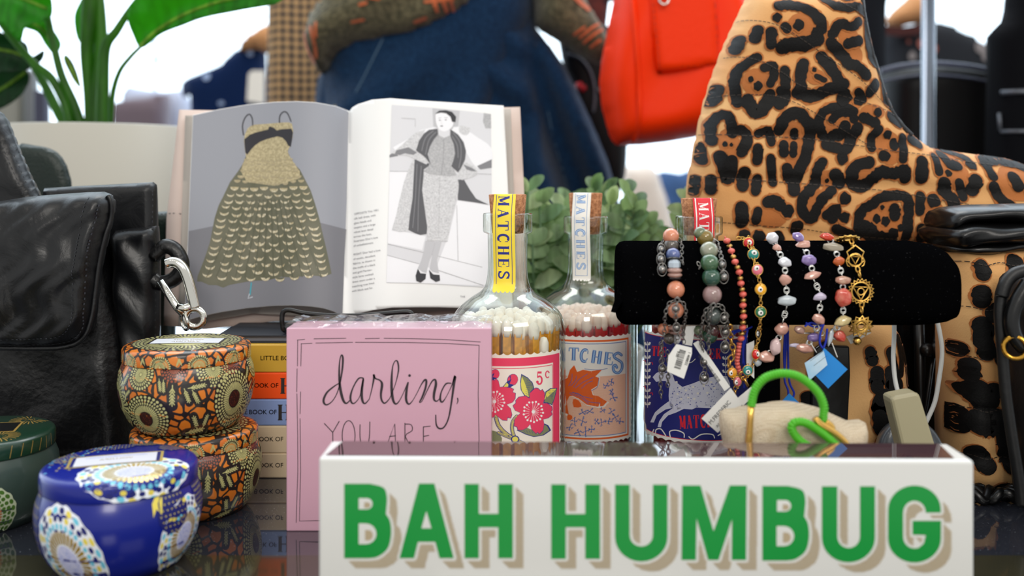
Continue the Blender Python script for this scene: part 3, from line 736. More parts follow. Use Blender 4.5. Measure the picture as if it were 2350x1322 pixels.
A.poly(zr([(645, 194), (690, 226), (722, 270), (736, 322), (730, 372), (708, 420), (690, 446), (650, 410), (662, 380), (673, 335), (664, 280), (645, 235)]), 5, 9)
for P in ([(545, 205), (500, 245), (478, 320)], [(560, 212), (520, 258), (500, 340)], [(662, 215), (700, 270), (708, 340), (695, 420)], [(450, 400), (440, 600), (425, 770)], [(475, 410), (460, 600), (455, 790)], [(655, 235), (685, 290), (690, 360)]):
    A.stroke(zr(P), 2.0, 4, 10)
A.poly(zr([(574, 188), (600, 198), (640, 180), (642, 230), (608, 246), (578, 230)]), 0, 9)
A.poly(zr([(558, 112), (575, 96), (610, 92), (640, 112), (660, 140), (662, 168), (645, 192), (618, 206), (598, 206), (575, 190), (562, 160)]), 1, 10, 2)
A.poly(zr([(556, 105), (580, 86), (620, 84), (655, 94), (678, 122), (674, 152), (655, 152), (645, 122), (620, 102), (590, 98)]), 6, 11)
A.ell(*zr([(583, 142)])[0], 2.2, 1, 5, 12); A.ell(*zr([(618, 140)])[0], 2.4, 1, 5, 12); A.stroke(zr([(576, 130), (590, 128)]), .7, 5, 12, smooth=0); A.stroke(zr([(610, 127), (628, 128)]), .7, 5, 12, smooth=0)
A.ell(*zr([(594, 176)])[0], 3.2, 1.2, 5, 12); A.stroke(zr([(596, 140), (590, 160), (600, 163)]), .6, 2, 12)
A.poly(zr([(500, 846), (555, 850), (540, 920), (522, 960), (505, 1035), (480, 1025), (455, 1005), (475, 960), (492, 900)]), 8, 6); A.poly(zr([(556, 850), (594, 852), (575, 920), (566, 960), (578, 1035), (540, 1025), (524, 1010), (540, 930)]), 8, 6)
A.poly(zr([(455, 1008), (470, 1035), (503, 1038), (500, 1068), (472, 1090), (446, 1080), (442, 1050)]), 6, 8); A.poly(zr([(520, 1015), (545, 1042), (582, 1045), (585, 1078), (560, 1086), (528, 1064)]), 6, 8)
A.stroke(zr([(608, 246), (604, 350), (592, 460)]), .9, 4, 9); A.stroke(zr([(582, 480), (580, 600), (575, 830)]), .7, 3, 9)
for k in range(150):
    x, y = U(495, 680), U(470, 830)
    if 20 < x - 470 - (y - 470) * .05 and x < 690 - (y - 470) * .16: A.ell(*zr([(x, y)])[0], U(.5, 1.3), U(.5, 1.1), random.choice([3, 1, 4]), 8.5, n=6)
tl = ['OPPOSITE This 1951', 'silk ball dress, with', 'glass beads and', 'sequins and a large', 'velvet bow detail', 'across the bust,', "illustrates Dior's love", 'of embellishment.']
t2 = ['RIGHT Dior had a love', 'of exotic, decadent', 'fabrics, as shown in', 'the outfit of a black', 'and gold Persian-', 'style lame cocktail', 'dress worn under a', 'matching coat lined', 'with black seal fur.']
for i, q in enumerate(tl): A.text(q, 780 + (84 - i * .6) / 2.543, 220 + (696 + 26.5 * i) / 2.543, 6.6, 4, 1, -.17, 1.0)
for i, q in enumerate(t2): A.text(q, 780 + (80 - i * 1.2) / 2.543, 220 + (932 + 26.7 * i) / 2.543, 6.6, 4, 1, -.17, 1.0)
A.text('THE', 1056, 683, 6.5, 4, 1)
A.build('right_page_print', G, lambda x, y, l: W(x, y, dpage(x, y) - .0003 - l), ob, step=10, stepy=40)
# easel
M_wire = mat('black_wire', (20, 20, 22), rough=.35)
es = empty('book_easel', (-.12, .66, ztop), 'black wire easel holding the open book', 'book stand')
P = [W(x, y, .642) for x, y in [(652, 778), (648, 745), (648, 722), (654, 713), (668, 712), (700, 719), (760, 724), (830, 724), (890, 719), (930, 716), (943, 719), (945, 730), (944, 760), (944, 785)]]
P = [Vector((p.x, .642, p.z)) for p in P]
P = [Vector((P[0].x, .70, ztop + .002)), Vector((P[0].x, .648, ztop + .002))] + P[1:-1] + [Vector((P[-1].x, .648, ztop + .002)), Vector((P[-1].x, .70, ztop + .002))]
m = MB(); m.tube(spline(P, 4), .0016, 8); m.build('front_ledge', M_wire, es)
m = MB()
for x in (P[0].x, P[-1].x): m.tube([(x, .70, ztop + .002), (x, .765, ztop + .0022), (x * .9 - .01, .8, .25)], .0016, 8)
m.build('back_strut', M_wire, es)
# ================================================================ match bottles
def pz(py, d): return H - (py - YH) * d / F
M_cork = mat('cork', (196, 138, 96), rough=.85, bump=.6, bscale=600, var=(150, 96, 62), vscale=420)
M_bglass = clear_glass('bottle_glass', (250, 253, 251), (150, 168, 158), 1.0, .012, 3.2)
M_bglass2 = clear_glass('bottle_glass_inner', (254, 255, 254), (206, 216, 210), 1.0, .02, 3.4)
class Cyl:
    def __init__(s, cx, d, r): s.x = cx; s.d = d; s.r = r
    def hit(s, px, py):
        dx = (px - CX) / F; a = dx * dx + 1; b = -2 * (s.x * dx + s.d); c = s.x ** 2 + s.d ** 2 - s.r ** 2
        q = b * b - 4 * a * c
        t = (-b - math.sqrt(max(q, 0))) / (2 * a)
        X, Y = dx * t, t; th = math.atan2(X - s.x, s.d - Y)
        return th * s.r, H - (py - YH) * t / F
    def map(s, u, z, lift):
        th = u / s.r; r = s.r + lift
        return Vector((s.x + r * math.sin(th), s.d - r * math.cos(th), z))
    def px(s, pts): return [s.hit(x, y) for x, y in pts]
def scallop(u0, u1, z0, z1, n, a, k=6):
    "paper edge with postage-stamp bites, as an outline"
    P = []
    def side(p, q, cnt):
        L = math.hypot(q[0] - p[0], q[1] - p[1]); tx, ty = (q[0] - p[0]) / L, (q[1] - p[1]) / L; nx, ny = -ty, tx
        for i in range(cnt):
            for j in range(k):
                t = (i + j / k) / cnt * L; o = a * (1 - abs(math.sin(PI * (j / k)))) * 1.0
                P.append((p[0] + tx * t - nx * (a - o) * -1, p[1] + ty * t - ny * (a - o) * -1))
    m = max(3, round(n * (z1 - z0) / (u1 - u0)))
    side((u0, z0), (u1, z0), n); side((u1, z0), (u1, z1), m); side((u1, z1), (u0, z1), n); side((u0, z1), (u0, z0), m)
    return P
def bottle(name_i, cpx, d, r, corktop, label_fn, strip_fn, lab, stick_col, head_top, label_top, label_bot, half, n_match, grp, mlabel, lipk=1.0):
    X = W(cpx, 0, d).x; c = (X, d, 0)
    bt = empty('match_bottle', (X, d, 0), lab, 'bottle', 'corked glass bottles of long matches')
    k = r / .0348
    zl = pz(489 if name_i == 0 else 496, d)       # lip top
    zc = corktop
    zn = zl - .0115; zb_ = zl - .0435 * k; zs_ = zl - .0655 * k; s1 = k / 3810.0
    prof = [(0, .004), (r * .80, .004), (r * .93, .001), (r, .006), (r * 1.0, .03), (r, zl - (775 - 489) * s1)]
    for (q_, y_) in [(v.x, v.y) for v in spline([(133, 760, 0), (132, 747, 0), (126, 726, 0), (111, 705, 0), (86, 684, 0), (63, 669, 0), (53, 657, 0), (49, 645, 0)], 4)]: prof.append((q_ * s1, zl - (y_ - 489) * s1))
    prof += [(.0122 * k, zb_ + .006), (.0118 * k, zb_ + .012), (.0121 * k, zn - .001), (.0146 * k, zn), (.0149 * k, zn + .001), (.0149 * k, zl - .001), (.0144 * k, zl), (.0108 * k, zl)]
    m = MB(); m.lathe(prof, c, 72)
    m.build('bottle_body', M_bglass, bt)
    inn = [(0.0, .007), (r * .85, .008), (r - .0022, .012)] + [(max(q - .002, .0095 * k), z - .0006) for q, z in prof[5:-6]] + [(.0105 * k, zn), (.0106 * k, zl - .0004)]
    m = MB(); m.lathe(inn, c, 56); m.build('inner_wall', M_bglass2, bt)
    m = MB(); rc = .0114 * k
    cp = [(0, zl - .012), (.0094 * k, zl - .012), (.0104 * k, zl), (rc, zc - .0004), (rc - .0006, zc), (0, zc)]
    m.lathe(cp, c, 40); m.build('cork', M_cork, bt)
    strip_fn(bt, X, d, rc, zc, zl, zb_, k)
    cy = Cyl(X, d, r + .0004)
    label_fn(bt, cy)
    # the matches themselves
    M_w = mat('match_wood_%d' % name_i, stick_col, rough=.55, var=tuple(int(v * .85) for v in stick_col), vscale=300); M_h = mat('match_head_%d' % name_i, (238, 228, 216) if name_i == 0 else (232, 208, 196), rough=.5)
    zt = pz(head_top, d - r * .85)
    L = zt - .014
    src = None; cnt = 0
    rad = [r - .0062, r - .0122, r - .0182, r - .024, r - .029]
    for ri, rr in enumerate(rad):
        nn = max(1, int(2 * PI * rr / .0061))
        if cnt >= n_match: break
        for q in range(nn):
            if cnt >= n_match: break
            a = 2 * PI * (q + .5 * (ri % 2)) / nn + U(-.03, .03)
            fx, fy = math.sin(a), -math.cos(a)
            tz = U(-.0018, .0015) + .0006 * ri
            if src is None:
                m = MB(); t = .0023
                m.box((-t, -t, 0), (t, t, L - .004), bev=.0003, seg=1); s0 = m.build('match', [M_w], None, smooth=False); src = s0
                m = MB(); m.lathe([(0, L - .0092), (.0027, L - .0088), (.0032, L - .0062), (.0031, L - .0022), (.0019, L + .0003), (0, L + .001)], (0, 0, 0), 14)
                hh = m.build('match_head', [M_h], src, local=True); o = src
            else: o = copy_tree(src)
            o.location = (X + fx * (rr - .002), d + fy * (rr - .002), .0125 + tz)
            lean = .02 if ri == 0 else .0
            o.rotation_euler = (U(-.03, .03) - fy * lean * 0, U(-.03, .03), a)
            tag(o, mlabel, 'match', grp); cnt += 1
    return bt, cy

ST_Y = mat('paper_yellow', (240, 214, 62), rough=.55); ST_W = mat('paper_white', (236, 233, 226), rough=.6); ST_R = mat('paper_red', (222, 44, 56), rough=.55)
INK_NAVY = mat('ink_navy', (38, 44, 130), rough=.6); INK_BLUE = mat('ink_blue', (88, 136, 196), rough=.6); INK_WHITE = mat('ink_white', (240, 236, 232), rough=.6)
INK_BLUE2 = mat('ink_blue_mid', (50, 100, 176), rough=.6)
def strip(papers, ang0, halfw, ztop_extra, zend, style):
    "paper tape over the cork and down the neck; x across, y downwards from the cork's top"
    def fn(bt, X, d, rc, zc, zl, zb_, k):
        zb2 = pz(zend, d)
        tot = zc - zb2
        A = Art(); w = halfw; mm = 1000.0
        # outline in millimetres, starting 8 mm back over the cork's top
        n = 5; P = [(-w, -8), (w, -8), (w, tot * mm - 1)]
        for i in range(n * 6 + 1):
            t = i / (n * 6); P.append((w - 2 * w * t, tot * mm - 1 + (1.3 if False else 1.1 * (abs(math.sin(PI * t * n)) ** .6))))
        A.poly(P + [(-w, tot * mm - 1)], 0, 1)
        if style == 'm3':
            for q in (-1, 1): A.rect(q * w * .78 - .35, -8, q * w * .78 + .35, tot * mm - 3, 1, 2)
            serif(A, 'MATCHES', w * .42, 2.6, 4.7, w * .92, 1.3, 1, 3, PI / 2, .24)
        elif style == 'm1':
            for q in (-1, 1): A.rect(q * w * .72 - .16, -8, q * w * .72 + .16, tot * mm - 4, 1, 2)
            A.rect(-w * .72, tot * mm - 4.3, w * .72, tot * mm - 4, 1, 2)
            serif(A, 'MATCHES', w * .46, .7, (tot * mm - 6) / 7 * .76, w * .96, (tot * mm - 6) / 7 * .24, 1, 3, PI / 2, .25)
        else:
            for q in (-1, 1): A.rect(q * w * .66 - .13, -8, q * w * .66 + .13, tot * mm - 3.4, 1, 2)
            A.rect(-w * .66, tot * mm - 3.6, w * .66, tot * mm - 3.35, 1, 2)
            serif(A, 'MATCHES', w * .44, 1.0, (tot * mm - 6) / 7 * .74, w * .92, (tot * mm - 6) / 7 * .26, 1, 3, PI / 2, .30)
            serif(A, 'MATCHES', w * .44, 1.0, (tot * mm - 6) / 7 * .74, w * .92, (tot * mm - 6) / 7 * .26, 2, 4, PI / 2, .12)
        prof = [(-.008, 0.0, 0), (0, rc + .0003, 0)]
        def mp(x, y, l):
            y /= mm
            if y < 0:
                rr = max(0, rc + y) if rc + y > 0 else 0
                s_ = rc + .0003 + y
                return Vector((X, d, 0)) + Matrix.Rotation(ang0, 3, 'Z') @ Vector((x / mm, -s_, zc + .0003 + l))
            z = zc - y
            yo = rc if z > zl else max(.0149 * k, rc)
            if z > zl:
                t = min(1, (z - zl) / (zc - zl)); yo = rc * t + .0152 * k * (1 - t)
            elif z > zl - .0115: yo = .0152 * k
            else:
                t = min(1, (zl - .0115 - z) / .02); yo = .0152 * k * (1 - t) + .0128 * k * t
            u = x / mm
            if z < zb_ + .002: yo += (zb_ + .002 - z) * 1.0
            yy = math.sqrt(max(yo * yo - u * u, 1e-9)) if abs(u) < yo else 0
            return Vector((X, d, 0)) + Matrix.Rotation(ang0, 3, 'Z') @ Vector((u, -yy - l - .0004, z))
        A.build('paper_strip', papers, mp, bt, step=2.0, stepy=1.5, lay=.00003)
    return fn
P1 = lambda L: z2p(L, 1110, 740, 4.405)
def label1(bt, cy):
    A = Art(); MM = [mat('label_cream', (238, 230, 216), rough=.6), mat('label_pink', (228, 62, 96), rough=.6), INK_NAVY, mat('label_yellow', (226, 216, 96), rough=.6), mat('label_olive', (128, 134, 96), rough=.6), INK_WHITE]
    zt = cy.hit(1165, 811)[1]; zb = .012; uR = cy.hit(1287, 900)[0]
    uL = -uR; S = 1000.
    A.poly(scallop(uL, uR, zb, zt, 17, .0011), 0, 1)
    a0, a1 = cy.hit(1269, 900)[0], cy.hit(1283.5, 900)[0]; zt1, zt0 = cy.hit(1165, 822)[1], cy.hit(1165, 841)[1]
    for q in (-1, 1): A.rect(min(q * a0, q * a1), zb + .004, max(q * a0, q * a1), zt1, 1, 2)
    A.rect(-a1, zt0, a1, zt1, 1, 2.1); A.rect(-a1, zb + .004, a1, zb + .008, 1, 2.1)
    ai = cy.hit(1267.5, 900)[0]; zi = zt0 - .0012; t = .00022
    A.rect(-ai, zi - t, ai, zi + t, 1, 2.2); A.rect(ai - t, zb + .009, ai + t, zi, 1, 2.2); A.rect(-ai - t, zb + .009, -ai + t, zi, 1, 2.2)
    G_ = Art()
    def pl(P, m_, L, s=0): G_.poly(P1(P), m_, L, s)
    pl([(80, 1090), (150, 1108), (185, 1170), (180, 1240), (80, 1260)], 4, 3); 
    for Q, w_ in (([(120, 940), (150, 1040), (220, 1120), (312, 1182)], 44), ([(335, 950), (292, 1010), (290, 1100), (322, 1182)], 40), ([(150, 1115), (230, 1150), (320, 1185), (430, 1232)], 34), ([(318, 1180), (300, 1215), (270, 1240)], 30)):
        G_.stroke(P1(Q), w_ / 4.4, 2, 3.2); G_.stroke(P1(Q), w_ * .62 / 4.4, 3, 3.4); G_.stroke([(x - 1.6, y + .5) for x, y in P1(Q)], 1.0, 2, 3.6); G_.stroke([(x + 1.2, y - .3) for x, y in P1(Q)], .8, 2, 3.6)
    G_.ell(*P1([(318, 1182)])[0], 10, 9, 2, 3.7); G_.ell(*P1([(318, 1180)])[0], 7, 6, 3, 3.8)
    for P in ([(380, 520), (368, 600), (374, 680), (410, 742), (462, 768), (475, 705), (512, 668), (495, 610), (445, 556)], [(742, 662), (672, 664), (622, 700), (604, 815), (640, 815), (692, 836), (718, 760)], [(330, 1090), (430, 1062), (480, 1082), (540, 1128), (600, 1075), (612, 1020), (652, 1040), (680, 1090), (604, 1142), (505, 1158), (420, 1132), (372, 1108)]):
        pl(P, 2, 4); c = (sum(p[0] for p in P) / len(P), sum(p[1] for p in P) / len(P)); pl([(c[0] + (x - c[0]) * .9, c[1] + (y - c[1]) * .9) for x, y in P], 4, 4.2)
    pl([(385, 545), (376, 620), (385, 690), (418, 735), (455, 755), (440, 680), (410, 600)], 3, 4.4); pl([(735, 668), (680, 672), (635, 705), (612, 780), (660, 740)], 3, 4.4)
    for k in range(9):
        G_.stroke(P1([(430 + k * 2 - k * 3, 580 + k * 20), (490 + k * 1.5, 600 + k * 13)]), .7, 2, 4.6, smooth=0, caps=False)
        G_.stroke(P1([(640 + k * 8, 700 + k * 14 - 8), (712 - k * 3, 690 + k * 15)]), .7, 2, 4.6, smooth=0, caps=False)
        G_.stroke(P1([(400 + k * 28, 1085 + k * 4), (420 + k * 26, 1125 + abs(k - 4) * -3)]), .7, 2, 4.6, smooth=0, caps=False)
    def flower(P, c, L):
        c0 = c; pl([(c[0] + (x - c[0]) * 1.025, c[1] + (y - c[1]) * 1.025) for x, y in P], 2, L); pl(P, 1, L + .2)
        for k in range(18):
            a = 2 * PI * k / 18 + .1; rr = (96 if k % 2 else 104)
            e = (c[0] + rr * math.cos(a) * .95, c[1] + rr * math.sin(a)); G_.stroke(P1([c, e]), .75, 5, L + .4, smooth=0, caps=False); G_.ell(*P1([e])[0], 2.4, 2.4, 5, L + .6)
        G_.ell(*P1([c])[0], 4, 4, 5, L + .7)
    flower([(150, 595), (164, 655), (215, 650), (270, 660), (302, 676), (292, 706), (320, 716), (316, 770), (290, 808), (232, 830), (270, 868), (285, 930), (272, 965), (240, 962), (236, 990), (188, 985), (150, 955), (120, 930), (106, 950), (60, 985), (0, 985), (-45, 950), (-30, 880), (10, 828), (-60, 815), (-105, 770), (-100, 705), (-60, 655), (20, 655), (52, 680), (56, 620), (85, 575), (108, 588), (125, 570)], (110, 800), 5)
    flower([(548, 668), (572, 692), (590, 678), (612, 712), (613, 765), (598, 818), (642, 818), (682, 848), (692, 880), (678, 902), (690, 930), (650, 965), (600, 978), (608, 1030), (598, 1088), (562, 1126), (546, 1108), (526, 1122), (482, 1078), (470, 1026), (440, 1062), (392, 1086), (346, 1086), (338, 1055), (308, 1045), (312, 985), (345, 940), (374, 914), (320, 890), (297, 842), (326, 815), (324, 790), (355, 755), (420, 743), (462, 768), (466, 715), (500, 682), (522, 664)], (500, 903), 6.2)
    for c, a, sx in (((292, 580), .5, 1.0), ((118, 520), -.1, .8)):
        G_.ell(*P1([c])[0], 54 * sx / 4.4, 62 * sx / 4.4, 2, 5, a); G_.ell(*P1([(c[0] + 2, c[1])])[0], 50 * sx / 4.4, 58 * sx / 4.4, 1, 5.2, a)
        G_.poly(P1([(c[0] - 100 * sx, c[1] + 70 * sx), (c[0] - 55 * sx, c[1] + 15 * sx), (c[0] - 10 * sx, c[1] - 10), (c[0] - 30 * sx, c[1] + 40 * sx), (c[0] + 20 * sx, c[1] + 50 * sx), (c[0] - 30 * sx, c[1] + 80 * sx)]), 2, 5.4)
        G_.poly(P1([(c[0] - 90 * sx, c[1] + 70 * sx), (c[0] - 60 * sx, c[1] + 30 * sx), (c[0] - 42 * sx, c[1] + 45 * sx), (c[0] - 45 * sx, c[1] + 70 * sx)]), 3, 5.6)
    serif(G_, '5', *P1([(528, 492)])[0], 16, 30, 2, 1, 5, 0, .3); serif(G_, 'c', *P1([(612, 472)])[0], 13, 20, 2, 1, 5, 0, .26)
    G_.warp(lambda x, y: cy.hit(x, y)); A.p += G_.p
    A.build('paper_label', MM, cy.map, bt, step=.0025, lay=.00003)
def label2(bt, cy):
    MM = [ST_W, mat('label_orange', (228, 98, 28), rough=.6), INK_BLUE2, mat('label_peach', (240, 204, 180), rough=.6), mat('label_peach_line', (224, 150, 118), rough=.6), mat('label_pale_blue', (150, 186, 224), rough=.6)]
    A = Art(); cx = 1344
    zt = cy.hit(cx, 770.5)[1]; zb = cy.hit(cx, 1018)[1]; uR = cy.hit(1449, 900)[0]
    A.poly(scallop(-uR, uR, zb, zt, 15, .0010), 0, 1)
    a1 = cy.hit(1441, 900)[0]; z1 = cy.hit(cx, 783)[1]; z0 = cy.hit(cx, 1007)[1]
    def frame(u, za, zbb, t, m_, L):
        A.rect(-u - t, zbb - t, u + t, zbb + t, m_, L); A.rect(-u - t, za - t, u + t, za + t, m_, L); A.rect(-u - t, zbb - t, -u + t, za + t, m_, L + .1); A.rect(u - t, zbb - t, u + t, za + t, m_, L + .1)
    frame(a1, z1, z0, .0006, 1, 2); frame(a1 - .0022, z1 - .0018, z0 + .0018, .00022, 2, 2)
    uu = a1 - .0026; A.rect(-uu, z0 + .0021, uu, cy.hit(cx, 864)[1], 3, 2.3)
    zz_ = z0 + .0025
    while zz_ < cy.hit(cx, 866)[1]: A.rect(-uu, zz_, uu, zz_ + .00016, 4, 2.5); zz_ += .0007
    u_ = -uu
    while u_ < uu: A.rect(u_, z0 + .0021, u_ + .00012, cy.hit(cx, 864)[1], 4, 2.6); u_ += .0008
    G_ = Art()
    tail = [(700, 560), (760, 600), (848, 560), (872, 480), (915, 432), (945, 500), (1005, 478), (1080, 492), (1200, 474), (1130, 545), (1165, 560), (1150, 640), (1085, 680), (1105, 735), (1160, 745), (1248, 800), (1205, 845), (1150, 852), (1040, 830), (960, 770), (900, 742), (865, 750), (840, 800), (860, 930), (780, 900), (640, 760), (560, 700), (620, 600)]
    c = (950, 650)
    G_.poly(P1([(c[0] + (x - c[0]) * 1.06, c[1] + (y - c[1]) * 1.06) for x, y in tail]), 0, 3); G_.poly(P1(tail), 1, 3.3)
    for P in ([(860, 640), (890, 580), (895, 520)], [(880, 640), (930, 580), (935, 540)], [(910, 655), (960, 580), (1050, 520)], [(930, 662), (1010, 600), (1110, 555)], [(990, 665), (1040, 620), (1100, 590)], [(870, 715), (960, 720), (1060, 800), (1180, 815)], [(880, 730), (960, 745), (1060, 820)], [(900, 705), (1000, 745), (1100, 770)], [(1250, 465), (1160, 480), (1020, 470)], [(1165, 560), (1150, 650), (1090, 690)]):
        G_.stroke(P1(P), 1.1, 2, 4)
    G_.poly(P1([(905, 775), (960, 790), (990, 850), (910, 855)]), 1, 4, 2); G_.poly(P1([(850, 930), (895, 945), (890, 980), (848, 985)]), 1, 4, 2)
    def word(m_, wt, L):
        serif(G_, 'M', *P1([(620, 262)])[0], 21, 28, 0, m_, L, .02, wt); serif(G_, 'A', *P1([(735, 255)])[0], 20, 29, 0, m_, L, .0, wt)
        serif(G_, 'T', *P1([(862, 255)])[0], 23, 28, 0, m_, L, .03, wt); serif(G_, 'C', *P1([(980, 268)])[0], 20, 28, 0, m_, L, .12, wt)
        serif(G_, 'H', *P1([(1100, 282)])[0], 23, 28, 0, m_, L, .14, wt); serif(G_, 'E', *P1([(1222, 298)])[0], 22, 28, 0, m_, L, .12, wt)
    word(2, .36, 4); word(5, .16, 5)
    for w_, mm_, L in ((6.0, 2, 4), (2.6, 5, 5)):
        G_.stroke(P1([(1392, 330), (1360, 308), (1325, 325), (1322, 355), (1360, 380), (1395, 410), (1395, 470), (1360, 510), (1318, 495), (1308, 450), (1330, 430), (1345, 455)]), w_, mm_, L)
    for (x, y, s_) in ((1240, 640, 1), (1290, 600, .9), (1310, 760, 1.1), (1290, 700, .8), (1000, 910, 1), (1070, 900, 1), (1200, 890, .9), (1290, 900, 1), (1330, 960, 1), (1380, 1000, .8), (920, 1000, 1), (1000, 1000, 1.1), (1140, 1000, .9), (1190, 1010, .9), (1260, 1000, .8), (870, 1060, 1), (1030, 1100, 1.3), (960, 1110, 1), (1090, 1080, .9)):
        a0 = U(0, 6)
        for k in range(4):
            a = a0 + k * 1.5 + U(-.3, .3); L_ = U(26, 48) * s_; e = (x + L_ * math.cos(a), y + L_ * math.sin(a))
            G_.stroke(P1([(x, y), e]), U(1, 1.9), 2, 4.5, smooth=0)
            for j in (.5, .8):
                q = (x + (e[0] - x) * j, y + (e[1] - y) * j); b = a + random.choice((-1, 1)) * .9
                G_.stroke(P1([q, (q[0] + 15 * math.cos(b), q[1] + 15 * math.sin(b))]), 1, 2, 4.7, smooth=0)
    G_.warp(lambda x, y: cy.hit(x, y)); A.p += G_.p
    A.build('paper_label', MM, cy.map, bt, step=.0025, lay=.00003)
P3 = lambda L: z2p(L, 1400, 700, 3.672)
def label3(bt, cy):
    MM = [ST_W, mat('label_navy', (28, 36, 116), rough=.6), mat('label_red', (214, 30, 50), rough=.6), mat('label_fawn', (214, 216, 232), rough=.6), mat('label_midblue', (90, 100, 168), rough=.6)]
    A = Art(); cx = 1604
    zt = cy.hit(cx, 772)[1]; zb = cy.hit(cx, 1021)[1]; uR = abs(cy.hit(1479, 880)[0])
    A.poly(scallop(-uR, uR, zb, zt, 17, .0010), 0, 1)
    a = uR - .0016; z1 = zt - .0024; z0 = zb + .003
    A.rect(-a, z0 - .0004, a, z1 + .0004, 2, 2); A.rect(-a, z0, a, z1, 1, 2.3)
    G_ = Art()
    serif(G_, 'TH', *P3([(355, 345)])[0], 11, 22, 2, 2, 3, .06, .38); serif(G_, 'E', *P3([(436, 352)])[0], 11, 22, 2, 2, 3, .05, .38)
    serif(G_, 'ER', *P3([(835, 368)])[0], 12, 23, 3, 2, 3, 0, .38)
    x = 585
    for i, ch in enumerate('MATCHES'): serif(G_, ch, *P3([(585 + i * 58, 935 - i * 3)])[0], 13, 29, 0, 2, 3, -.03, .36)
    G_.poly(P3([(360, 608), (392, 572), (440, 556), (470, 575), (500, 560), (530, 590), (545, 640), (610, 690), (700, 660), (790, 622), (900, 596), (985, 600), (1010, 660), (1010, 760), (960, 800), (870, 840), (760, 850), (690, 880), (600, 872), (545, 890), (500, 850), (495, 760), (500, 690), (470, 640), (430, 640), (390, 648)]), 3, 4)
    G_.poly(P3([(495, 812), (560, 860), (470, 880), (395, 930), (370, 990), (340, 988), (380, 905), (430, 860)]), 3, 4); G_.poly(P3([(540, 862), (640, 866), (560, 905), (490, 930), (440, 985), (430, 1030), (402, 1028), (415, 980), (455, 920)]), 3, 4)
    G_.poly(P3([(690, 860), (850, 835), (940, 860), (1040, 930), (1030, 950), (930, 890), (850, 870)]), 3, 4)
    for P in ([(500, 560), (520, 500), (560, 470)], [(620, 480), (680, 485), (718, 455)]): G_.stroke(P3(P), 2.0, 0, 4)
    for k in range(200):
        x, y = U(510, 1000), U(600, 860)
        if y > 690 - (x - 600) * .15 and y < 880 - (x - 600) * .08: G_.ell(*P3([(x, y)])[0], U(.6, 2.2), U(.5, 1.3), 4, 4.5, U(0, 3), 6)
    for (x, y) in ((560, 650), (590, 700), (640, 720), (700, 690), (740, 745), (790, 680), (850, 650), (600, 790), (660, 780), (710, 790), (820, 740), (880, 700), (930, 660), (570, 750)): G_.ell(*P3([(x, y)])[0], 3, 2.6, 0, 5)
    for (x0, ys_) in ((316, range(310, 870, 56)), (972, range(430, 560, 56))):
        for y in ys_:
            G_.stroke(P3([(x0, y), (x0 + 2, y + 50)]), 1.2, 0, 4, smooth=0)
            for s_ in (-1, 1): G_.poly(P3([(x0, y + 30), (x0 + s_ * 14, y + 2), (x0 + s_ * 30, y + 6), (x0 + s_ * 22, y + 28)]), 0, 4.2)
    for P in ([(300, 1010), (310, 1070), (350, 1080), (370, 1050)], [(385, 1080), (390, 1050), (430, 1045), (470, 1100)], [(508, 1110), (505, 1065), (560, 1055), (620, 1080), (625, 1115)], [(665, 1110), (700, 1130), (770, 1090), (860, 1090), (880, 1120)], [(910, 1100), (940, 1085), (1000, 1090)], [(290, 860), (288, 960), (300, 1010)]): G_.stroke(P3(P), 2.6, 0, 4)
    for (x, y) in ((350, 490), (350, 745), (290, 470), (290, 690)): G_.stroke(P3([(x - 12, y), (x + 5, y - 6), (x + 10, y + 12)]), 1.6, 2, 4)
    G_.warp(lambda x, y: cy.hit(x, y)); A.p += G_.p
    A.build('paper_label', MM, cy.map, bt, step=.0025, lay=.00003)
d1, d2, d3 = .600, .678, .638
bottle(0, 1165, d1, .0348, pz(446, d1), label1, strip([ST_Y, INK_NAVY], -.16, 6.6, 0, 664, 'm1'), 'nearest match bottle with yellow paper strip and pink cherry blossom label', (232, 158, 28), 735, 0, 0, 0, 88, 'yellow matches in the blossom bottle', 'yellow wooden match with white head in the cherry blossom bottle')
bottle(1, 1344, d2, .0350, pz(443, d2), label2, strip([ST_W, INK_BLUE, mat('ink_pale', (196, 214, 236))], -.30, 6.2, 0, 640, 'm2'), 'middle match bottle with white and blue strip and goldfish label', (196, 22, 34), 722, 0, 0, 0, 88, 'red matches in the goldfish bottle', 'red wooden match with pale head in the goldfish bottle')
bottle(2, 1604, d3, .0350, pz(455, d3), label3, strip([ST_R, INK_WHITE], .05, 6.4, 0, 640, 'm3'), 'right-hand match bottle with red strip and navy deer label, behind the bracelets', (188, 20, 34), 722, 0, 0, 0, 70, 'red matches in the deer bottle', 'red wooden match with pale head in the deer bottle')
# one yellow match has slipped lower at the front
X1 = W(1165, 0, d1).x
m = MB(); m.box((-.002, -.002, 0), (.002, .002, .080), bev=.0003, seg=1); s0 = m.build('match', [MATS['match_wood_0']], None, smooth=False)
m = MB(); m.lathe([(0, .0765), (.0025, .0768), (.0030, .080), (.0029, .084), (.0017, .087), (0, .0875)], (0, 0, 0), 14); m.build('match_head', [MATS['match_head_0']], s0, local=True)
s0.location = (X1 + .0185, d1 - .0235, .0125); s0.rotation_euler = (0, .03, 0); tag(s0, 'yellow match sunk lower than the rest against the front glass of the blossom bottle', 'match')

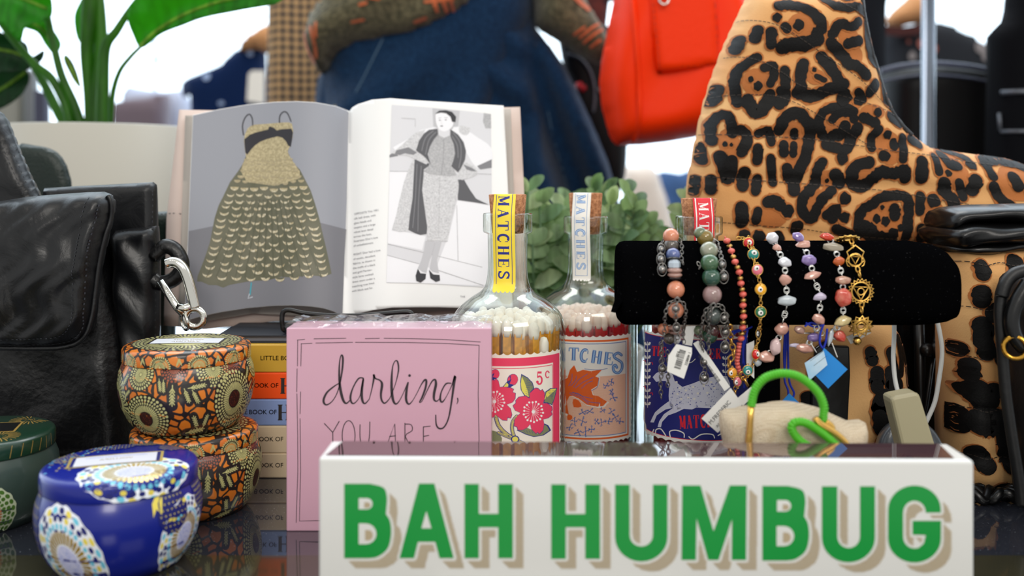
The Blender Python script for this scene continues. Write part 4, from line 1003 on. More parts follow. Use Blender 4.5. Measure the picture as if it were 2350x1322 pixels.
# ================================================================ candle tins
BODY = [(0, .0), (.0265, .0), (.0285, .0006), (.0325, .006), (.0358, .013), (.0376, .021), (.0380, .027), (.0372, .033), (.0355, .0375), (.0345, .0395)]
LID = [(.0352, .0385), (.0356, .0386), (.0358, .0392), (.0358, .0452), (.0352, .0465), (.0335, .0474), (.0300, .0480), (.0, .0486)]
def prof_at(P, z):
    for (r0, z0), (r1, z1) in zip(P, P[1:]):
        if z0 <= z <= z1 and z1 > z0: return r0 + (r1 - r0) * (z - z0) / (z1 - z0)
    return P[-1][0] if z > P[-1][1] else P[0][0]
def body_map(k): 
    def f(u, z, l):
        z = min(max(z, .0005), .0394); r = prof_at(BODY[1:], z) + l + .00012; th = u / .037
        return Vector((r * math.sin(th) * k, -r * math.cos(th) * k, z * k))
    return f
def lidside_map(k):
    def f(u, z, l):
        r = prof_at([(.0358, .0386), (.0358, .0452), (.0352, .0465), (.0335, .0474)], z) + l + .0001; th = u / .0358
        return Vector((r * math.sin(th) * k, -r * math.cos(th) * k, (z + l * .7) * k))
    return f
def lidtop_map(k):
    def f(x, y, l):
        r = math.hypot(x, y); z = np.interp(r, [0, .030, .0335, .0352, .0358], [.0486, .0480, .0474, .0465, .0452]) if r < .0358 else .0452 - (r - .0358)
        q = 1.0 if r <= .0358 else .0358 / r
        q *= (1 + l / .03) if r > .033 else 1
        return Vector((x * q * k, y * q * k, (z + l + .0001) * k))
    return f
def petals(A, cx, cy, s, mats_, L, rings=3, pet=40, sx=1.0, sy=1.0, ang=0, center=True, r0=.28, r1=.62, gap=.78):
    """chrysanthemum: backing disc, seeded heart, long petals, rings of seeds. mats_ = back, heart, petal, ring list"""
    ca, sa = math.cos(ang), math.sin(ang)
    T = lambda r, a: (cx + (r * math.cos(a) * sx * ca - r * math.sin(a) * sy * sa) * s, cy + (r * math.cos(a) * sx * sa + r * math.sin(a) * sy * ca) * s)
    back, heart, petal, ringm = mats_
    A.poly([T(1.03 + .02 * math.cos(pet * .5 * a), a) for a in np.linspace(0, 2 * PI, 61)[:-1]], back, L)
    A.poly([T(r0 * .98, a) for a in np.linspace(0, 2 * PI, 25)[:-1]], heart, L + .2)
    for k in range(pet):
        a = 2 * PI * k / pet; h = PI / pet * gap
        A.poly([T(r0 + .02, a - h * .8), T(r1 * .9, a - h), T(r1 * .99, a - h * .5), T(r1 * .99, a + h * .5), T(r1 * .9, a + h), T(r0 + .02, a + h * .8)], petal, L + .3)
    dr = (1.0 - r1) / rings
    for j in range(rings):
        rr = r1 + dr * (j + .52); n = int(pet * (.9 - .08 * j)) if pet > 30 else pet
        for k in range(n):
            a = 2 * PI * (k + .5 * (j % 2)) / n; h = PI * rr / n * gap
            mm_ = ringm[j % len(ringm)] if not isinstance(ringm[j % len(ringm)], (list, tuple)) else ringm[j % len(ringm)][k % len(ringm[j % len(ringm)])]
            c = [(rr + dr * .44 * math.cos(t), a + (h / rr) * math.sin(t) * .95) for t in [2 * PI * q / 8 for q in range(8)]]
            A.poly([T(r_, a_) for r_, a_ in c], mm_, L + .3)
    return T
def leafspray(A, x, y, a, s, m_, L):
    n = 5
    A.stroke([(x, y), (x + s * math.cos(a), y + s * math.sin(a))], s * .05, m_, L, smooth=0)
    for k in range(n):
        t = .15 + .75 * k / n
        for q in (-1, 1):
            b = a + q * .55; px_, py_ = x + s * t * math.cos(a), y + s * t * math.sin(a)
            A.stroke([(px_, py_), (px_ + s * .22 * math.cos(b), py_ + s * .22 * math.sin(b))], s * .055, m_, L, smooth=0, caps=False)
def cell_mat(name, ca, cb, line, scale, th, rough=.3, metal=0.0):
    m = mat(name, ca, rough=rough, metal=metal, coat=.35)
    if 'cells' in m: return m
    m['cells'] = 1
    nt, N, Lk, B = nodes_of(m)
    tc = N.new('ShaderNodeTexCoord'); ns = N.new('ShaderNodeTexNoise'); ns.inputs['Scale'].default_value = scale * .8
    ad = N.new('ShaderNodeMixRGB'); ad.blend_type = 'ADD'; ad.inputs['Fac'].default_value = .004 * 100 / scale * 1.2
    Lk.new(tc.outputs['Object'], ns.inputs['Vector']); Lk.new(tc.outputs['Object'], ad.inputs[1]); Lk.new(ns.outputs['Color'], ad.inputs[2])
    v = N.new('ShaderNodeTexVoronoi'); v.feature = 'DISTANCE_TO_EDGE'; v.inputs['Scale'].default_value = scale; Lk.new(ad.outputs[0], v.inputs['Vector'])
    c = N.new('ShaderNodeTexVoronoi'); c.inputs['Scale'].default_value = scale; Lk.new(ad.outputs[0], c.inputs['Vector'])
    cr = N.new('ShaderNodeValToRGB'); cr.color_ramp.elements[0].color = rgb(ca); cr.color_ramp.elements[1].color = rgb(cb)
    Lk.new(c.outputs['Color'], cr.inputs['Fac'])
    gt = N.new('ShaderNodeMath'); gt.operation = 'GREATER_THAN'; gt.inputs[1].default_value = th; Lk.new(v.outputs['Distance'], gt.inputs[0])
    mx = N.new('ShaderNodeMix'); mx.data_type = 'RGBA'; mx.inputs['A'].default_value = rgb(line)
    Lk.new(gt.outputs[0], mx.inputs['Factor']); Lk.new(cr.outputs['Color'], mx.inputs['B']); Lk.new(mx.outputs['Result'], B.inputs['Base Color'])
    return m
def tin(loc, k, lab, body_m, lid_m, body_art, side_art, top_art, rotz=0.0, tilt=None):
    r = empty('candle_tin', loc, lab, 'candle tin', None, rotz)
    m = MB(); m.lathe([(a * k, b * k) for a, b in BODY], (0, 0, 0), 80); m.build('tin_body', body_m, r, local=True)
    m = MB(); m.lathe([(a * k, b * k) for a, b in LID], (0, 0, 0), 80); ld = m.build('lid', lid_m, r, local=True)
    for nm, art, mp, par in (('body_pattern', body_art, body_map(k), 0), ('lid_rim_pattern', side_art, lidside_map(k), 1), ('lid_pattern', top_art, lidtop_map(k), 1)):
        if art and art[0].p:
            A_, mats_, st_ = art
            o = A_.build(nm, mats_, mp, None, step=st_, stepy=st_, lay=.00003)
            o.parent = ld if par else r
    return r
# amber tins
AM = [mat('tin_black', (34, 28, 26), rough=.3, coat=.35), mat('tin_heart', (52, 26, 20), rough=.35), mat('tin_celadon', (186, 182, 122), rough=.35, coat=.3), mat('tin_rust', (150, 72, 44), rough=.35, coat=.3), mat('tin_label', (206, 208, 214), rough=.4), mat('tin_gold', (200, 160, 70), rough=.25, metal=.8), mat('tin_heart_dot', (120, 52, 30), rough=.4)]
M_amber = cell_mat('tin_amber_cells', (214, 122, 30), (196, 104, 40), (36, 28, 24), 150, .095, .3, .0)
A = Art(); L0 = 1
def amb(A, u, z, s, sx=1, sy=1, ang=0, L=1, rings=3, small=False):
    petals(A, u, z, s, (0, 1 if not small else 2, 2, [2, 2, 2]), L, rings, 44 if not small else 28, sx, sy, ang, r0=.30 if not small else .1, r1=.60 if not small else .5, gap=.74)
    if not small:
        for k in range(50):
            a, q = U(0, 2 * PI), math.sqrt(R()) * .26; A.ell(u + s * q * math.cos(a) * sx, z + s * q * math.sin(a) * sy, .00022, .00018, 6, L + .5, n=5)
for j in range(3):
    o_ = j * .0775
    amb(A, -.0155 + o_, .0110, .0140, 1.05, .95, .5, 1)
    amb(A, .0365 + o_, .0190, .0152, .84, 1.10, .2, 2.2)
    amb(A, -.018 + o_, .0355, .0085, 1, 1, 0, 1.2, 2, True); amb(A, .0235 + o_, .0375, .0098, 1, 1, 0, 1.2, 3, True)
    petals(A, .002 + o_, .0395, .0078, (0, 3, 3, [3, 3]), 1.4, 3, 22, r0=.1, r1=.45, gap=.7)
    petals(A, .0355 + o_, .0395, .0068, (0, 3, 3, [3, 3]), 1.4, 3, 22, r0=.1, r1=.45, gap=.7)
    for (x, y, a, s) in ((.0015, .0305, -1.6, .0115), (.0075, .0285, -1.25, .0085), (.0095, .0285, .12, .0095), (.0115, .0275, -1.15, .0085), (-.006, .034, -1.4, .007), (-.0035, .0335, -1.5, .007), (.0155, .0035, 1.9, .0098), (.0185, .0045, 1.35, .0085), (.008, .0022, .15, .012), (-.032, .028, 1.0, .008), (-.030, .022, .7, .007)):
        A.blob([(x + o_, y), (x + o_ + s * math.cos(a), y + s * math.sin(a))], s * .5, 0, 2.0, .05); leafspray(A, x + o_, y, a, s, 2, 3.4)
S_ = Art()
for j in range(10): 
    u = -.09 + j * .021
    petals(S_, u, .0398, .0062, (0, 2, 2, [2, 2]), 1, 2, 30, r0=.1, r1=.5, gap=.7); leafspray(S_, u + .009, .040, 1.2, .005, 2, 3); leafspray(S_, u + .012, .0405, 2.0, .0045, 2, 3)
S_.p = [(pts, m_, L) for pts, m_, L in S_.p if all(.0388 < y < .0468 for x, y in pts)]
T_ = Art()
petals(T_, 0, 0, .030, (0, 2, 2, [2, 2]), 1, 3, 60, r0=.55, r1=.8, gap=.6)
T_.poly([(-.021, -.0095), (.021, -.0095), (.021, .0095), (-.021, .0095)], 0, 4); T_.poly([(-.0195, -.008), (.0195, -.008), (.0195, .008), (-.0195, .008)], 4, 5)
for y, t, s in ((.002, 'VOLUSPA', .0038), (-.0045, 'BALTIC AMBER', .0026)): T_.text(t, 0, -y, s, 5, 6, 0, 1, 'c')
T_.warp(lambda x, y: (x, -y)) if False else None
am = tin((W(430, 0, .579).x, .579, .0487), 1.0, 'upper amber tin of the stacked pair, orange cells and green-gold chrysanthemums', M_amber, M_amber, (A, AM, .004), (S_, AM, .004), (T_, AM, .006), rotz=.07)
lo = copy_tree(am); lo.location = (W(446, 0, .579).x, .580, 0); lo.rotation_euler = (0, 0, .45); tag(lo, 'lower amber tin of the stacked pair, carrying the other one', 'candle tin')
for o in (am, lo): o['group'] = 'amber candle tins'
# blue tin
BL = [mat('tin_cobalt', (12, 28, 128), rough=.25, coat=.15), mat('tin_lavender', (206, 208, 238), rough=.35, coat=.3), mat('tin_bluegold', (176, 146, 66), rough=.3, metal=.35), mat('tin_white', (232, 236, 244), rough=.35, coat=.3), mat('tin_cyan', (112, 198, 224), rough=.35), mat('tin_deep_navy', (24, 30, 104), rough=.35), mat('tin_lemon', (226, 208, 90), rough=.35), mat('tin_label_grey', (206, 206, 216), rough=.4), mat('tin_periwinkle', (130, 146, 214), rough=.4), mat('tin_bright_gold', (222, 196, 120), rough=.25, metal=.5)]
def bluefl(A, u, z, s, sx, sy, ang, L, gold=2):
    petals(A, u, z, s, (3, 1, gold, [4, (6, 5), (5, 4), (4, 6)][0:1] + [[5, 6, 5], [4, 6, 5]]), L, 3, 34, sx, sy, ang, r0=.34, r1=.60, gap=.78)
    ca, sa = math.cos(ang), math.sin(ang)
    for k in range(110):
        a, q = U(0, 2 * PI), math.sqrt(R()) * .31; x, y = q * math.cos(a) * sx * s, q * math.sin(a) * sy * s
        A.ell(u + x * ca - y * sa, z + x * sa + y * ca, .00030, .00022, 8, L + .5, U(0, 3), 5)
A = Art()
def feather(A, u, z, w_, h_, L):
    A.ell(u, z, w_, h_, 5, L)
    for i in range(8):
        for k in range(7):
            y = z + h_ * (.8 - i * .24); x = u + w_ * (-.8 + k * .27 + (.13 if i % 2 else 0))
            if ((x - u) / w_) ** 2 + ((y - z) / h_) ** 2 < .85: A.poly([(x - .0006, y + .0005), (x, y - .0006), (x + .0006, y + .0005), (x, y)], 6, L + .3)
for j in range(2):
    o_ = j * .116
    bluefl(A, -.0207 + o_, .0120, .0205, .80, 1.28, .35, 1)
    bluefl(A, .0352 + o_, .0165, .0150, .95, 1.22, -.1, 1)
    feather(A, .0275 + o_, .031, .0085, .0108, 4); A.poly([(x_ + .0065 + o_, y_) for x_, y_ in [(.0135, .0405), (.0105, .036), (.0105, .030), (.0122, .0335), (.0145, .0305), (.0165, .040)]], 6, 3.6)
    feather(A, -.048 + o_, .024, .008, .017, 3)
    feather(A, .049 + o_, .034, .0065, .009, 3)
S_ = Art(); T_ = Art()
def bl_lid(A):
    bluefl(A, .0078, -.0208, .0228, 1.06, .95, 0, 1, 9)
    for (x, y, w_, h_) in ((-.006, .027, .012, .006), (.024, .019, .008, .007), (-.026, .012, .006, .01), (.012, .029, .009, .004)): feather(A, x, y, w_, h_, 3)
    for k in range(60):
        a, q = U(1.7, 3.6), U(.022, .034); A.poly([(q * math.cos(a) - .0008, q * math.sin(a)), (q * math.cos(a), q * math.sin(a) + .0009), (q * math.cos(a) + .0008, q * math.sin(a))], random.choice([6, 4, 9]), 3.5)
    A.poly([(-.0235, -.0075), (.0195, -.0075), (.0195, .0115), (-.0235, .0115)], 9, 6); A.poly([(-.0222, -.0062), (.0182, -.0062), (.0182, .0102), (-.0222, .0102)], 5, 7); A.poly([(-.0205, -.0058), (.0165, -.0058), (.0165, .0098), (-.0205, .0098)], 7, 8)
    A.text('VOLUSPA', -.002, .001, -.0036, 9, 9, 0, -1 if False else 1, 'c'); A.text('MEDITERRANEAN LEMON', -.002, .006, -.0024, 8, 9, 0, 1, 'c')
bl_lid(T_)
# the big lid flower folds over the rim
T_.p = [([(x * min(1, .0422 / max(1e-9, math.hypot(x, y))), y * min(1, .0422 / max(1e-9, math.hypot(x, y)))) for x, y in p], m_, L) for p, m_, L in T_.p]
kb = 1.04
tin((W(276, 0, .500).x, .500, 0), kb, 'blue candle tin with white and gold flowers, nearest in the left corner', BL[0], BL[0], (A, BL, .004), (S_, BL, .004), (T_, BL, .005), rotz=.295)
# green tin at the left edge
GR = [mat('tin_bottle_green', (22, 52, 36), rough=.3, coat=.4), mat('tin_pale_heart', (206, 204, 188), rough=.4), mat('tin_terracotta', (176, 108, 74), rough=.4), mat('tin_pale_lines', (190, 200, 170), rough=.4), mat('tin_leaf_green', (72, 110, 40), rough=.4), mat('tin_gold_print', (196, 160, 84), rough=.3, metal=.4), mat('tin_smoke_green', (50, 66, 60), rough=.4, coat=.3), mat('tin_black2', (14, 14, 14), rough=.3)]
A = Art()
for j in range(3):
    petals(A, .0085 + j * .075, .0100, .0165, (3, 1, 2, [4, 4, 4]), 1, 3, 36, 1, 1.05, 0, r0=.30, r1=.60, gap=.82)
    for k in range(60):
        a, q = U(0, 2 * PI), math.sqrt(R()) * .28; A.ell(.0085 + j * .075 + .0165 * q * math.cos(a), .010 + .0165 * q * math.sin(a), .00028, .00022, 7, 2, U(0, 3), 5)
S_ = Art()
for k in range(40):
    u = -.11 + k * .0057; S_.stroke([(u, .0395), (u + U(-.001, .002), .0455)], .0003, 5, 1, smooth=0)
T_ = Art()
for (cx, cy) in ((.012, -.018), (-.014, -.02), (.020, .016), (-.02, .016)):
    for k in range(26):
        a = 2 * PI * k / 26
        T_.stroke([(cx + .0045 * math.cos(a), cy + .0045 * math.sin(a)), (cx + .0105 * math.cos(a), cy + .0105 * math.sin(a))], .0006, 5, 1, smooth=0, taper=False, caps=False)
    for k in range(24):
        a, q = U(0, 6.3), U(0, .0042); T_.poly([(cx + q * math.cos(a) - .0005, cy + q * math.sin(a)), (cx + q * math.cos(a), cy + q * math.sin(a) + .0007), (cx + q * math.cos(a) + .0005, cy + q * math.sin(a))], 5, 1.3)
T_.p = [(p, m_, L) for p, m_, L in T_.p if all(math.hypot(*q) < .034 for q in p)]
T_.poly([(-.023, -.010), (.018, -.010), (.018, .012), (-.023, .012)], 5, 3); T_.poly([(-.0218, -.0088), (.0168, -.0088), (.0168, .0108), (-.0218, .0108)], 7, 4)
tin((W(-40, 0, .560).x, .560, 0), 1.05, 'dark green candle tin with gold fans, cut by the left edge of the picture', GR[6], GR[0], (A, GR, .004), (S_, GR, .004), (T_, GR, .005), rotz=.25)
# ================================================================ velvet bracelet bar
M_velvet = mat('black_velvet', (4, 4, 4), rough=1.0, spec=.0, sheen=.0, bump=.3, bscale=1500)
nt, N, Lk, B = nodes_of(M_velvet)
tc = N.new('ShaderNodeTexCoord'); ns = N.new('ShaderNodeTexNoise'); ns.inputs['Scale'].default_value = 700; ns.inputs['Detail'].default_value = 2
cr = N.new('ShaderNodeValToRGB'); cr.color_ramp.elements[0].position = .70; cr.color_ramp.elements[1].position = .82
cr.color_ramp.elements[0].color = rgb((5, 5, 6)); cr.color_ramp.elements[1].color = rgb((62, 62, 64))
Lk.new(tc.outputs['Object'], ns.inputs['Vector']); Lk.new(ns.outputs['Fac'], cr.inputs['Fac']); Lk.new(cr.outputs['Color'], B.inputs['Base Color'])
DC, RB = .560, .0225
zc_ = pz(648, DC); xl_, xr_ = W(1418, 0, DC).x, W(2178, 0, DC).x
hd = empty('bracelet_display', ((xl_ + xr_) / 2 - .01, DC, 0), 'black velvet T-bar display holding the hanging bracelets', 'jewellery display')
m = MB()
def barsec(x, sc, dz=0):
    "cross-section: flat-faced rounded pad"
    P = []
    for k in range(40):
        a = 2 * PI * k / 40; c, s_ = math.cos(a), math.sin(a); e = .72
        P.append((x, DC + RB * sc * (abs(c) ** e) * (1 if c > 0 else -1), zc_ + dz + .0232 * sc * (abs(s_) ** e) * (1 if s_ > 0 else -1)))
    return P
secs = [(xl_, .90), (xl_ + .0015, .97), (xl_ + .004, 1.0), (xr_ - .022, 1.01), (xr_ - .012, .96), (xr_ - .005, .86), (xr_, .70)]
vs = []; fs = []
for i, (x, sc) in enumerate(secs): vs += barsec(x, sc, 0 if i < 4 else -(1.0 - sc) * .012)
for i in range(len(secs) - 1): fs += [(i * 40 + k, i * 40 + (k + 1) % 40, (i + 1) * 40 + (k + 1) % 40, (i + 1) * 40 + k) for k in range(40)]
fs += [tuple(range(40))[::-1], tuple(range((len(secs) - 1) * 40, len(secs) * 40))]
m.add(vs, fs); m.build('padded_bar', M_velvet, hd)
m = MB(); xa, xb = W(1722, 0, DC).x, W(1786, 0, DC).x
m.box((xa, DC - .006, .006), (xb, DC + .008, zc_ - .018), bev=.002); m.build('post', M_velvet, hd, smooth=False)
m = MB(); m.box(((xa + xb) / 2 - .045, DC - .028, 0), ((xa + xb) / 2 + .045, DC + .028, .007), bev=.002); m.build('base', M_velvet, hd, smooth=False)
m = MB(); p0 = W(1419, 700, DC - .01)
m.add([(xl_ - .0002, DC - .012, p0.z + .012), (xl_ + .004, DC - .021, p0.z + .010), (xl_ - .0035, DC - .020, p0.z - .003), (xl_ - .0052, DC - .012, p0.z - .0035)], [(0, 1, 2, 3)])
m.add([(xl_ + .001, DC - .010, p0.z + .012), (xl_ - .0042, DC - .010, p0.z - .0035), (xl_ - .0012, DC - .020, p0.z - .003)], [(0, 1, 2)])
m.build('fabric_flap', M_velvet, hd)

def bar_d(py, rb):
    "distance of something of radius rb lying on the bar's front, or hanging free below it"
    z = H - (py - YH) * .54 / F
    t = (z - zc_) / .0232
    if t > 1.0: return DC - RB * .55 - rb * .3
    if t > 0: return DC - RB * (1 - abs(t) ** 2.78) ** (1 / 2.78) - rb
    if t > -1.0: return DC - RB * (.55 + .45 * (1 - abs(t) ** 2.78) ** (1 / 2.78)) - rb
    return DC - RB * .60 - rb + min(.012, (-1 - t) * .006)
Z1 = lambda x, y: (1400 + x / 3.148, 420 + y / 3.148)
Z2 = lambda x, y: (1400 + x / 3.672, 700 + y / 3.672)
def BP(px, py, rb, lift=0): d = bar_d(py, rb) - lift; return W(px, py, d)
PXM = .537 / F                                 # metres per pixel there
M_gun = mat('gunmetal', (140, 137, 133), rough=.28, metal=.95); M_silver = mat('silver_wire', (205, 204, 200), rough=.22, metal=.95); M_gold = mat('gold_metal', (222, 176, 92), rough=.25, metal=.95)
def stone(name, col, rough=.15, var=None, trans=0.0, vs=300, spec=.6): return mat(name, col, rough=rough, var=var, vscale=vs, coat=.6, trans=trans, spec=spec)
def chain(pts, pitch, r, m, mb, alt=True):
    "links along a polyline of world points"
    P = spline(pts, 10); acc = 0; k = 0
    for a, b in zip(P, P[1:]):
        L = (b - a).length; t = (b - a).normalized() if L else Vector((0, 0, 1))
        while acc < L:
            c = a + t * acc
            n = Vector((0, 1, 0)) if k % 2 == 0 else Vector((1, .15, 0))
            w_ = t.cross(n).normalized()
            pts_ = [c + t * math.cos(q) * pitch * .68 + w_ * math.sin(q) * pitch * .42 for q in [2 * PI * i / 10 for i in range(10)]]
            mb.tube(pts_, r, 5, m, closed=True); acc += pitch; k += 1
        acc -= L
def beadpart(root, kind, mt, c, r, **kw):
    m = MB()
    if kind == 'disc': m.ball(c, r, 0, 20, 10, (1, 1, .42), kw.get('rot'))
    elif kind == 'facet': m.ball(c, r, 0, 7, 5); 
    elif kind == 'cube': m.box((c[0] - r * .8, c[1] - r * .8, c[2] - r * .6), (c[0] + r * .8, c[1] + r * .8, c[2] + r * .6), bev=r * .15, rot=Matrix.Rotation(.5, 4, 'Y'))
    elif kind == 'ring': m.torus(c, r * .85, r * .22, kw.get('n', (0, .3, 1)))
    else: m.ball(c, r, 0, 22, 14)
    return m.build('bead', mt, root, smooth=kind not in ('facet', 'cube'))
GRPB = None
def bracelet(lab): return empty('bracelet', (W(1700, 0, DC).x, DC, zc_), lab, 'bracelet')
def origin(o, px): o.location.x = W(px, 0, DC).x; WM[o.name] = Matrix.Translation(o.location); return o
def strand(root, name, zs, pitch, r, mt, rb=.002, beads=()):
    m = MB(); pts = [BP(x, y, rb) for x, y in zs]; chain(pts, pitch, r, 0, m)
    for (x, y), q in beads: m.ball(BP(x, y, rb + .001), q, 0, 12, 8); m.torus(BP(x, y, rb + .001), q * 1.6, r * .9, (0, 1, 0), sc=.7)
    return m.build(name, mt, root)
# --- 1 peach and grey beads
peach = stone('peach_aventurine', (208, 136, 104), var=(196, 122, 92)); greyst = stone('speckled_stone', (92, 84, 76), var=(48, 44, 42)); pearl = stone('blue_pearl', (58, 78, 120), .12, var=(90, 100, 150), vs=90); ice = stone('pale_blue_stone', (176, 188, 200), .1); mauve = stone('mauve_disc', (160, 124, 112)); blk = mat('black_bead', (22, 22, 24), rough=.2, coat=.5); clr = stone('clear_crystal', (206, 208, 214), .05)
b1 = origin(bracelet('chunky bracelet of peach, blue and grey round beads with dark chains, leftmost on the bar'), 1545)
for x, y, r, k, mt in ((440, 385, 60, 'b', peach), (442, 452, 56, 'b', greyst), (455, 520, 52, 'b', pearl), (455, 552, 50, 'ring', blk), (462, 590, 50, 'facet', ice), (466, 632, 55, 'disc', mauve), (468, 664, 54, 'disc', mauve), (470, 692, 46, 'ring', blk), (475, 770, 64, 'b', peach), (473, 920, 60, 'b', peach)):
    q = r * PXM / 3.148; px, py = Z1(x, y); beadpart(b1, k, mt, BP(px, py, q), q)
for x, y, r, k, mt in ((545, 192, 60, 'disc', mauve), (550, 228, 58, 'disc', mauve), (450, 200, 50, 'b', peach), (500, 285, 50, 'b', greyst), (560, 285, 45, 'facet', clr)):
    q = r * PXM / 3.672; px, py = Z2(x, y); beadpart(b1, k, mt, BP(px, py, q, -.006), q)
CH = lambda L, Z: [Z(x, y) for x, y in L]
strand(b1, 'chain', CH([(470, 395), (400, 405), (365, 450), (362, 520), (370, 600), (378, 630)], Z1), .0026, .00028, M_gun, .004, [(Z1(370, 480), .0019), (Z1(368, 552), .0021), (Z1(376, 625), .0022)])
strand(b1, 'chain', CH([(450, 390), (500, 410), (520, 470), (515, 540), (535, 600)], Z1), .0023, .00025, M_gun, .004)
strand(b1, 'chain', CH([(485, 845), (425, 875), (398, 960), (395, 1050), (372, 1180), (368, 1290)], Z1), .0023, .00028, M_gun, .007)
strand(b1, 'chain', CH([(485, 845), (475, 930), (478, 1030), (490, 1100), (470, 1170)], Z1), .0025, .00028, M_gun, .0105, [(Z1(475, 910), .0017), (Z1(480, 1045), .0017)])
strand(b1, 'chain', CH([(485, 845), (530, 870), (548, 940), (530, 1060), (535, 1160)], Z1), .0021, .00024, M_gun, .009)
strand(b1, 'chain', CH([(430, 330), (440, 430), (445, 540), (425, 640), (432, 780)], Z2), .0024, .00030, M_gun, .004, [(Z2(440, 540), .0018)])
strand(b1, 'chain', CH([(485, 400), (492, 480), (490, 590), (486, 690)], Z2), .0024, .00032, M_gun, .003)
# --- 2 green beads
gr = [stone('bead_green_%d' % i, c, .12, var=v, vs=150) for i, (c, v) in enumerate([((108, 118, 84), (84, 100, 84)), ((128, 104, 40), (90, 84, 40)), ((150, 150, 132), (118, 128, 104)), ((56, 90, 60), (74, 104, 74)), ((36, 72, 60), (50, 84, 64)), ((160, 130, 130), (140, 116, 112)), ((62, 70, 66), (44, 52, 50)), ((88, 48, 52), (50, 60, 50))])]
b2 = origin(bracelet('bracelet of large green, olive and mauve agate beads with dark chains, second from left'), 1630)
for x, y, r, k, mt in ((652, 362, 48, 'b', gr[0]), (688, 395, 62, 'b', gr[1]), (727, 412, 38, 'cube', M_gun), (715, 487, 65, 'b', gr[2]), (720, 578, 66, 'b', gr[3]), (732, 682, 67, 'b', gr[4]), (738, 806, 69, 'b', gr[5]), (742, 962, 64, 'b', gr[6])):
    q = r * PXM / 3.148; px, py = Z1(x, y); beadpart(b2, k, mt, BP(px, py, q), q)
for x, y, r, k, mt in ((860, 215, 64, 'b', gr[7]), (840, 262, 66, 'b', gr[4]), (745, 215, 45, 'b', gr[0])):
    q = r * PXM / 3.672; px, py = Z2(x, y); beadpart(b2, k, mt, BP(px, py, q, -.006), q)
strand(b2, 'chain', CH([(735, 405), (775, 440), (800, 520), (808, 600), (822, 690)], Z1), .0026, .00028, M_gun, .006, [(Z1(808, 590), .0019), (Z1(822, 680), .0022)])
strand(b2, 'chain', CH([(745, 885), (800, 890), (838, 950), (848, 1010), (830, 1080), (835, 1150), (825, 1210)], Z1), .0026, .00030, M_gun, .0075, [(Z1(822, 975), .0018), (Z1(830, 1075), .0021), (Z1(830, 1185), .0021)])
strand(b2, 'chain', CH([(745, 885), (690, 925), (668, 1010), (655, 1100), (665, 1200)], Z1), .0023, .00028, M_gun, .008)
strand(b2, 'chain', CH([(745, 885), (720, 960), (712, 1050), (712, 1160), (715, 1230)], Z1), .0025, .00028, M_gun, .011)
strand(b2, 'chain', CH([(780, 340), (790, 460), (800, 560), (795, 650)], Z2), .0025, .00030, M_gun, .004, [(Z2(795, 480), .0019), (Z2(793, 615), .0022)])
strand(b2, 'chain', CH([(640, 585), (650, 605), (640, 622)], Z1), .0020, .00028, M_gun, .002)
# --- 3 coral seed beads
coral = mat('coral_bead', (214, 96, 84), rough=.35, coat=.2); gb = mat('gold_bead', (190, 150, 84), rough=.3, metal=.9)
b3 = origin(bracelet('thin bracelet of small coral and gold seed beads'), 1690)
path = [(Z1(x, y)) for x, y in [(828, 385), (850, 430), (872, 480), (893, 545), (915, 600), (935, 650), (942, 710), (952, 760), (962, 825), (960, 900), (964, 955), (960, 1010), (955, 1070), (945, 1130)]]
P = [(v.x, v.y) for v in spline([(a, b, 0) for a, b in path], 30)]
acc = 0; k = 0; last = P[0]
for a in P[1:]:
    acc += math.hypot(a[0] - last[0], a[1] - last[1]); last = a
    if acc >= (13.4 if k % 2 else 11.5):
        acc = 0; q = (8.2 if k % 2 == 0 else 7.0) * PXM
        m = MB(); m.ball(BP(a[0], a[1], q), q, 0, 14, 8, (1.05, 1.05, .82), Matrix.Rotation(-.2, 3, 'Y')); m.build('bead', coral if k % 2 == 0 else gb, b3); k += 1
m = MB(); m.tube([BP(x, y, .002) for x, y in P[::8]], .0004, 5); m.build('cord', coral, b3)
m = MB()
for zs in ([(1090, 315), (1080, 400), (1070, 480), (1090, 560), (1100, 580)],):
    pp = spline([BP(*Z2(x, y), .002, -.002) for x, y in zs], 6)
    for i in range(0, len(pp) - 2, 2): m.tube([pp[i], pp[i + 1], pp[i + 2]], [.0012, .0016, .0012], 8)
m.build('coral_rods', coral, b3)
# --- 4 evil-eye discs
white_e = mat('enamel_white', (235, 233, 228), rough=.15, coat=.6); black_e = mat('enamel_black', (20, 20, 22), rough=.15)
b4 = origin(bracelet('gold chain bracelet with coloured enamel eye charms'), 1740)
def eye(px, py, r, col, turn=0, sq=1.0, off=(0, 0), lift=0):
    q = r * PXM; c = BP(px, py, q * .5, lift); m_ = mat('enamel_%d_%d_%d' % col, col, rough=.15, coat=.6)
    m = MB(); m.ball(c, q, 0, 22, 10, (sq, .42, 1)); m.torus(c, q * 1.02, q * .10, (0, 1, 0), 1, sc=sq); m.torus(c + Vector((0, 0, q * 1.2)), q * .2, q * .07, (0, 1, 0), 1); m.torus(c - Vector((0, 0, q * 1.2)), q * .2, q * .07, (0, 1, 0), 1)
    o_ = Vector((off[0] * q, -q * .30, off[1] * q))
    m.ball(c + o_, q * .52, 2, 16, 8, (sq, .30, 1)); m.ball(c + o_ + Vector((-off[0] * q * .2, -q * .12, 0)), q * .22, 3, 12, 6, (sq, .3, 1))
    m.build('eye_charm', [m_, M_gold, white_e, black_e], b4)
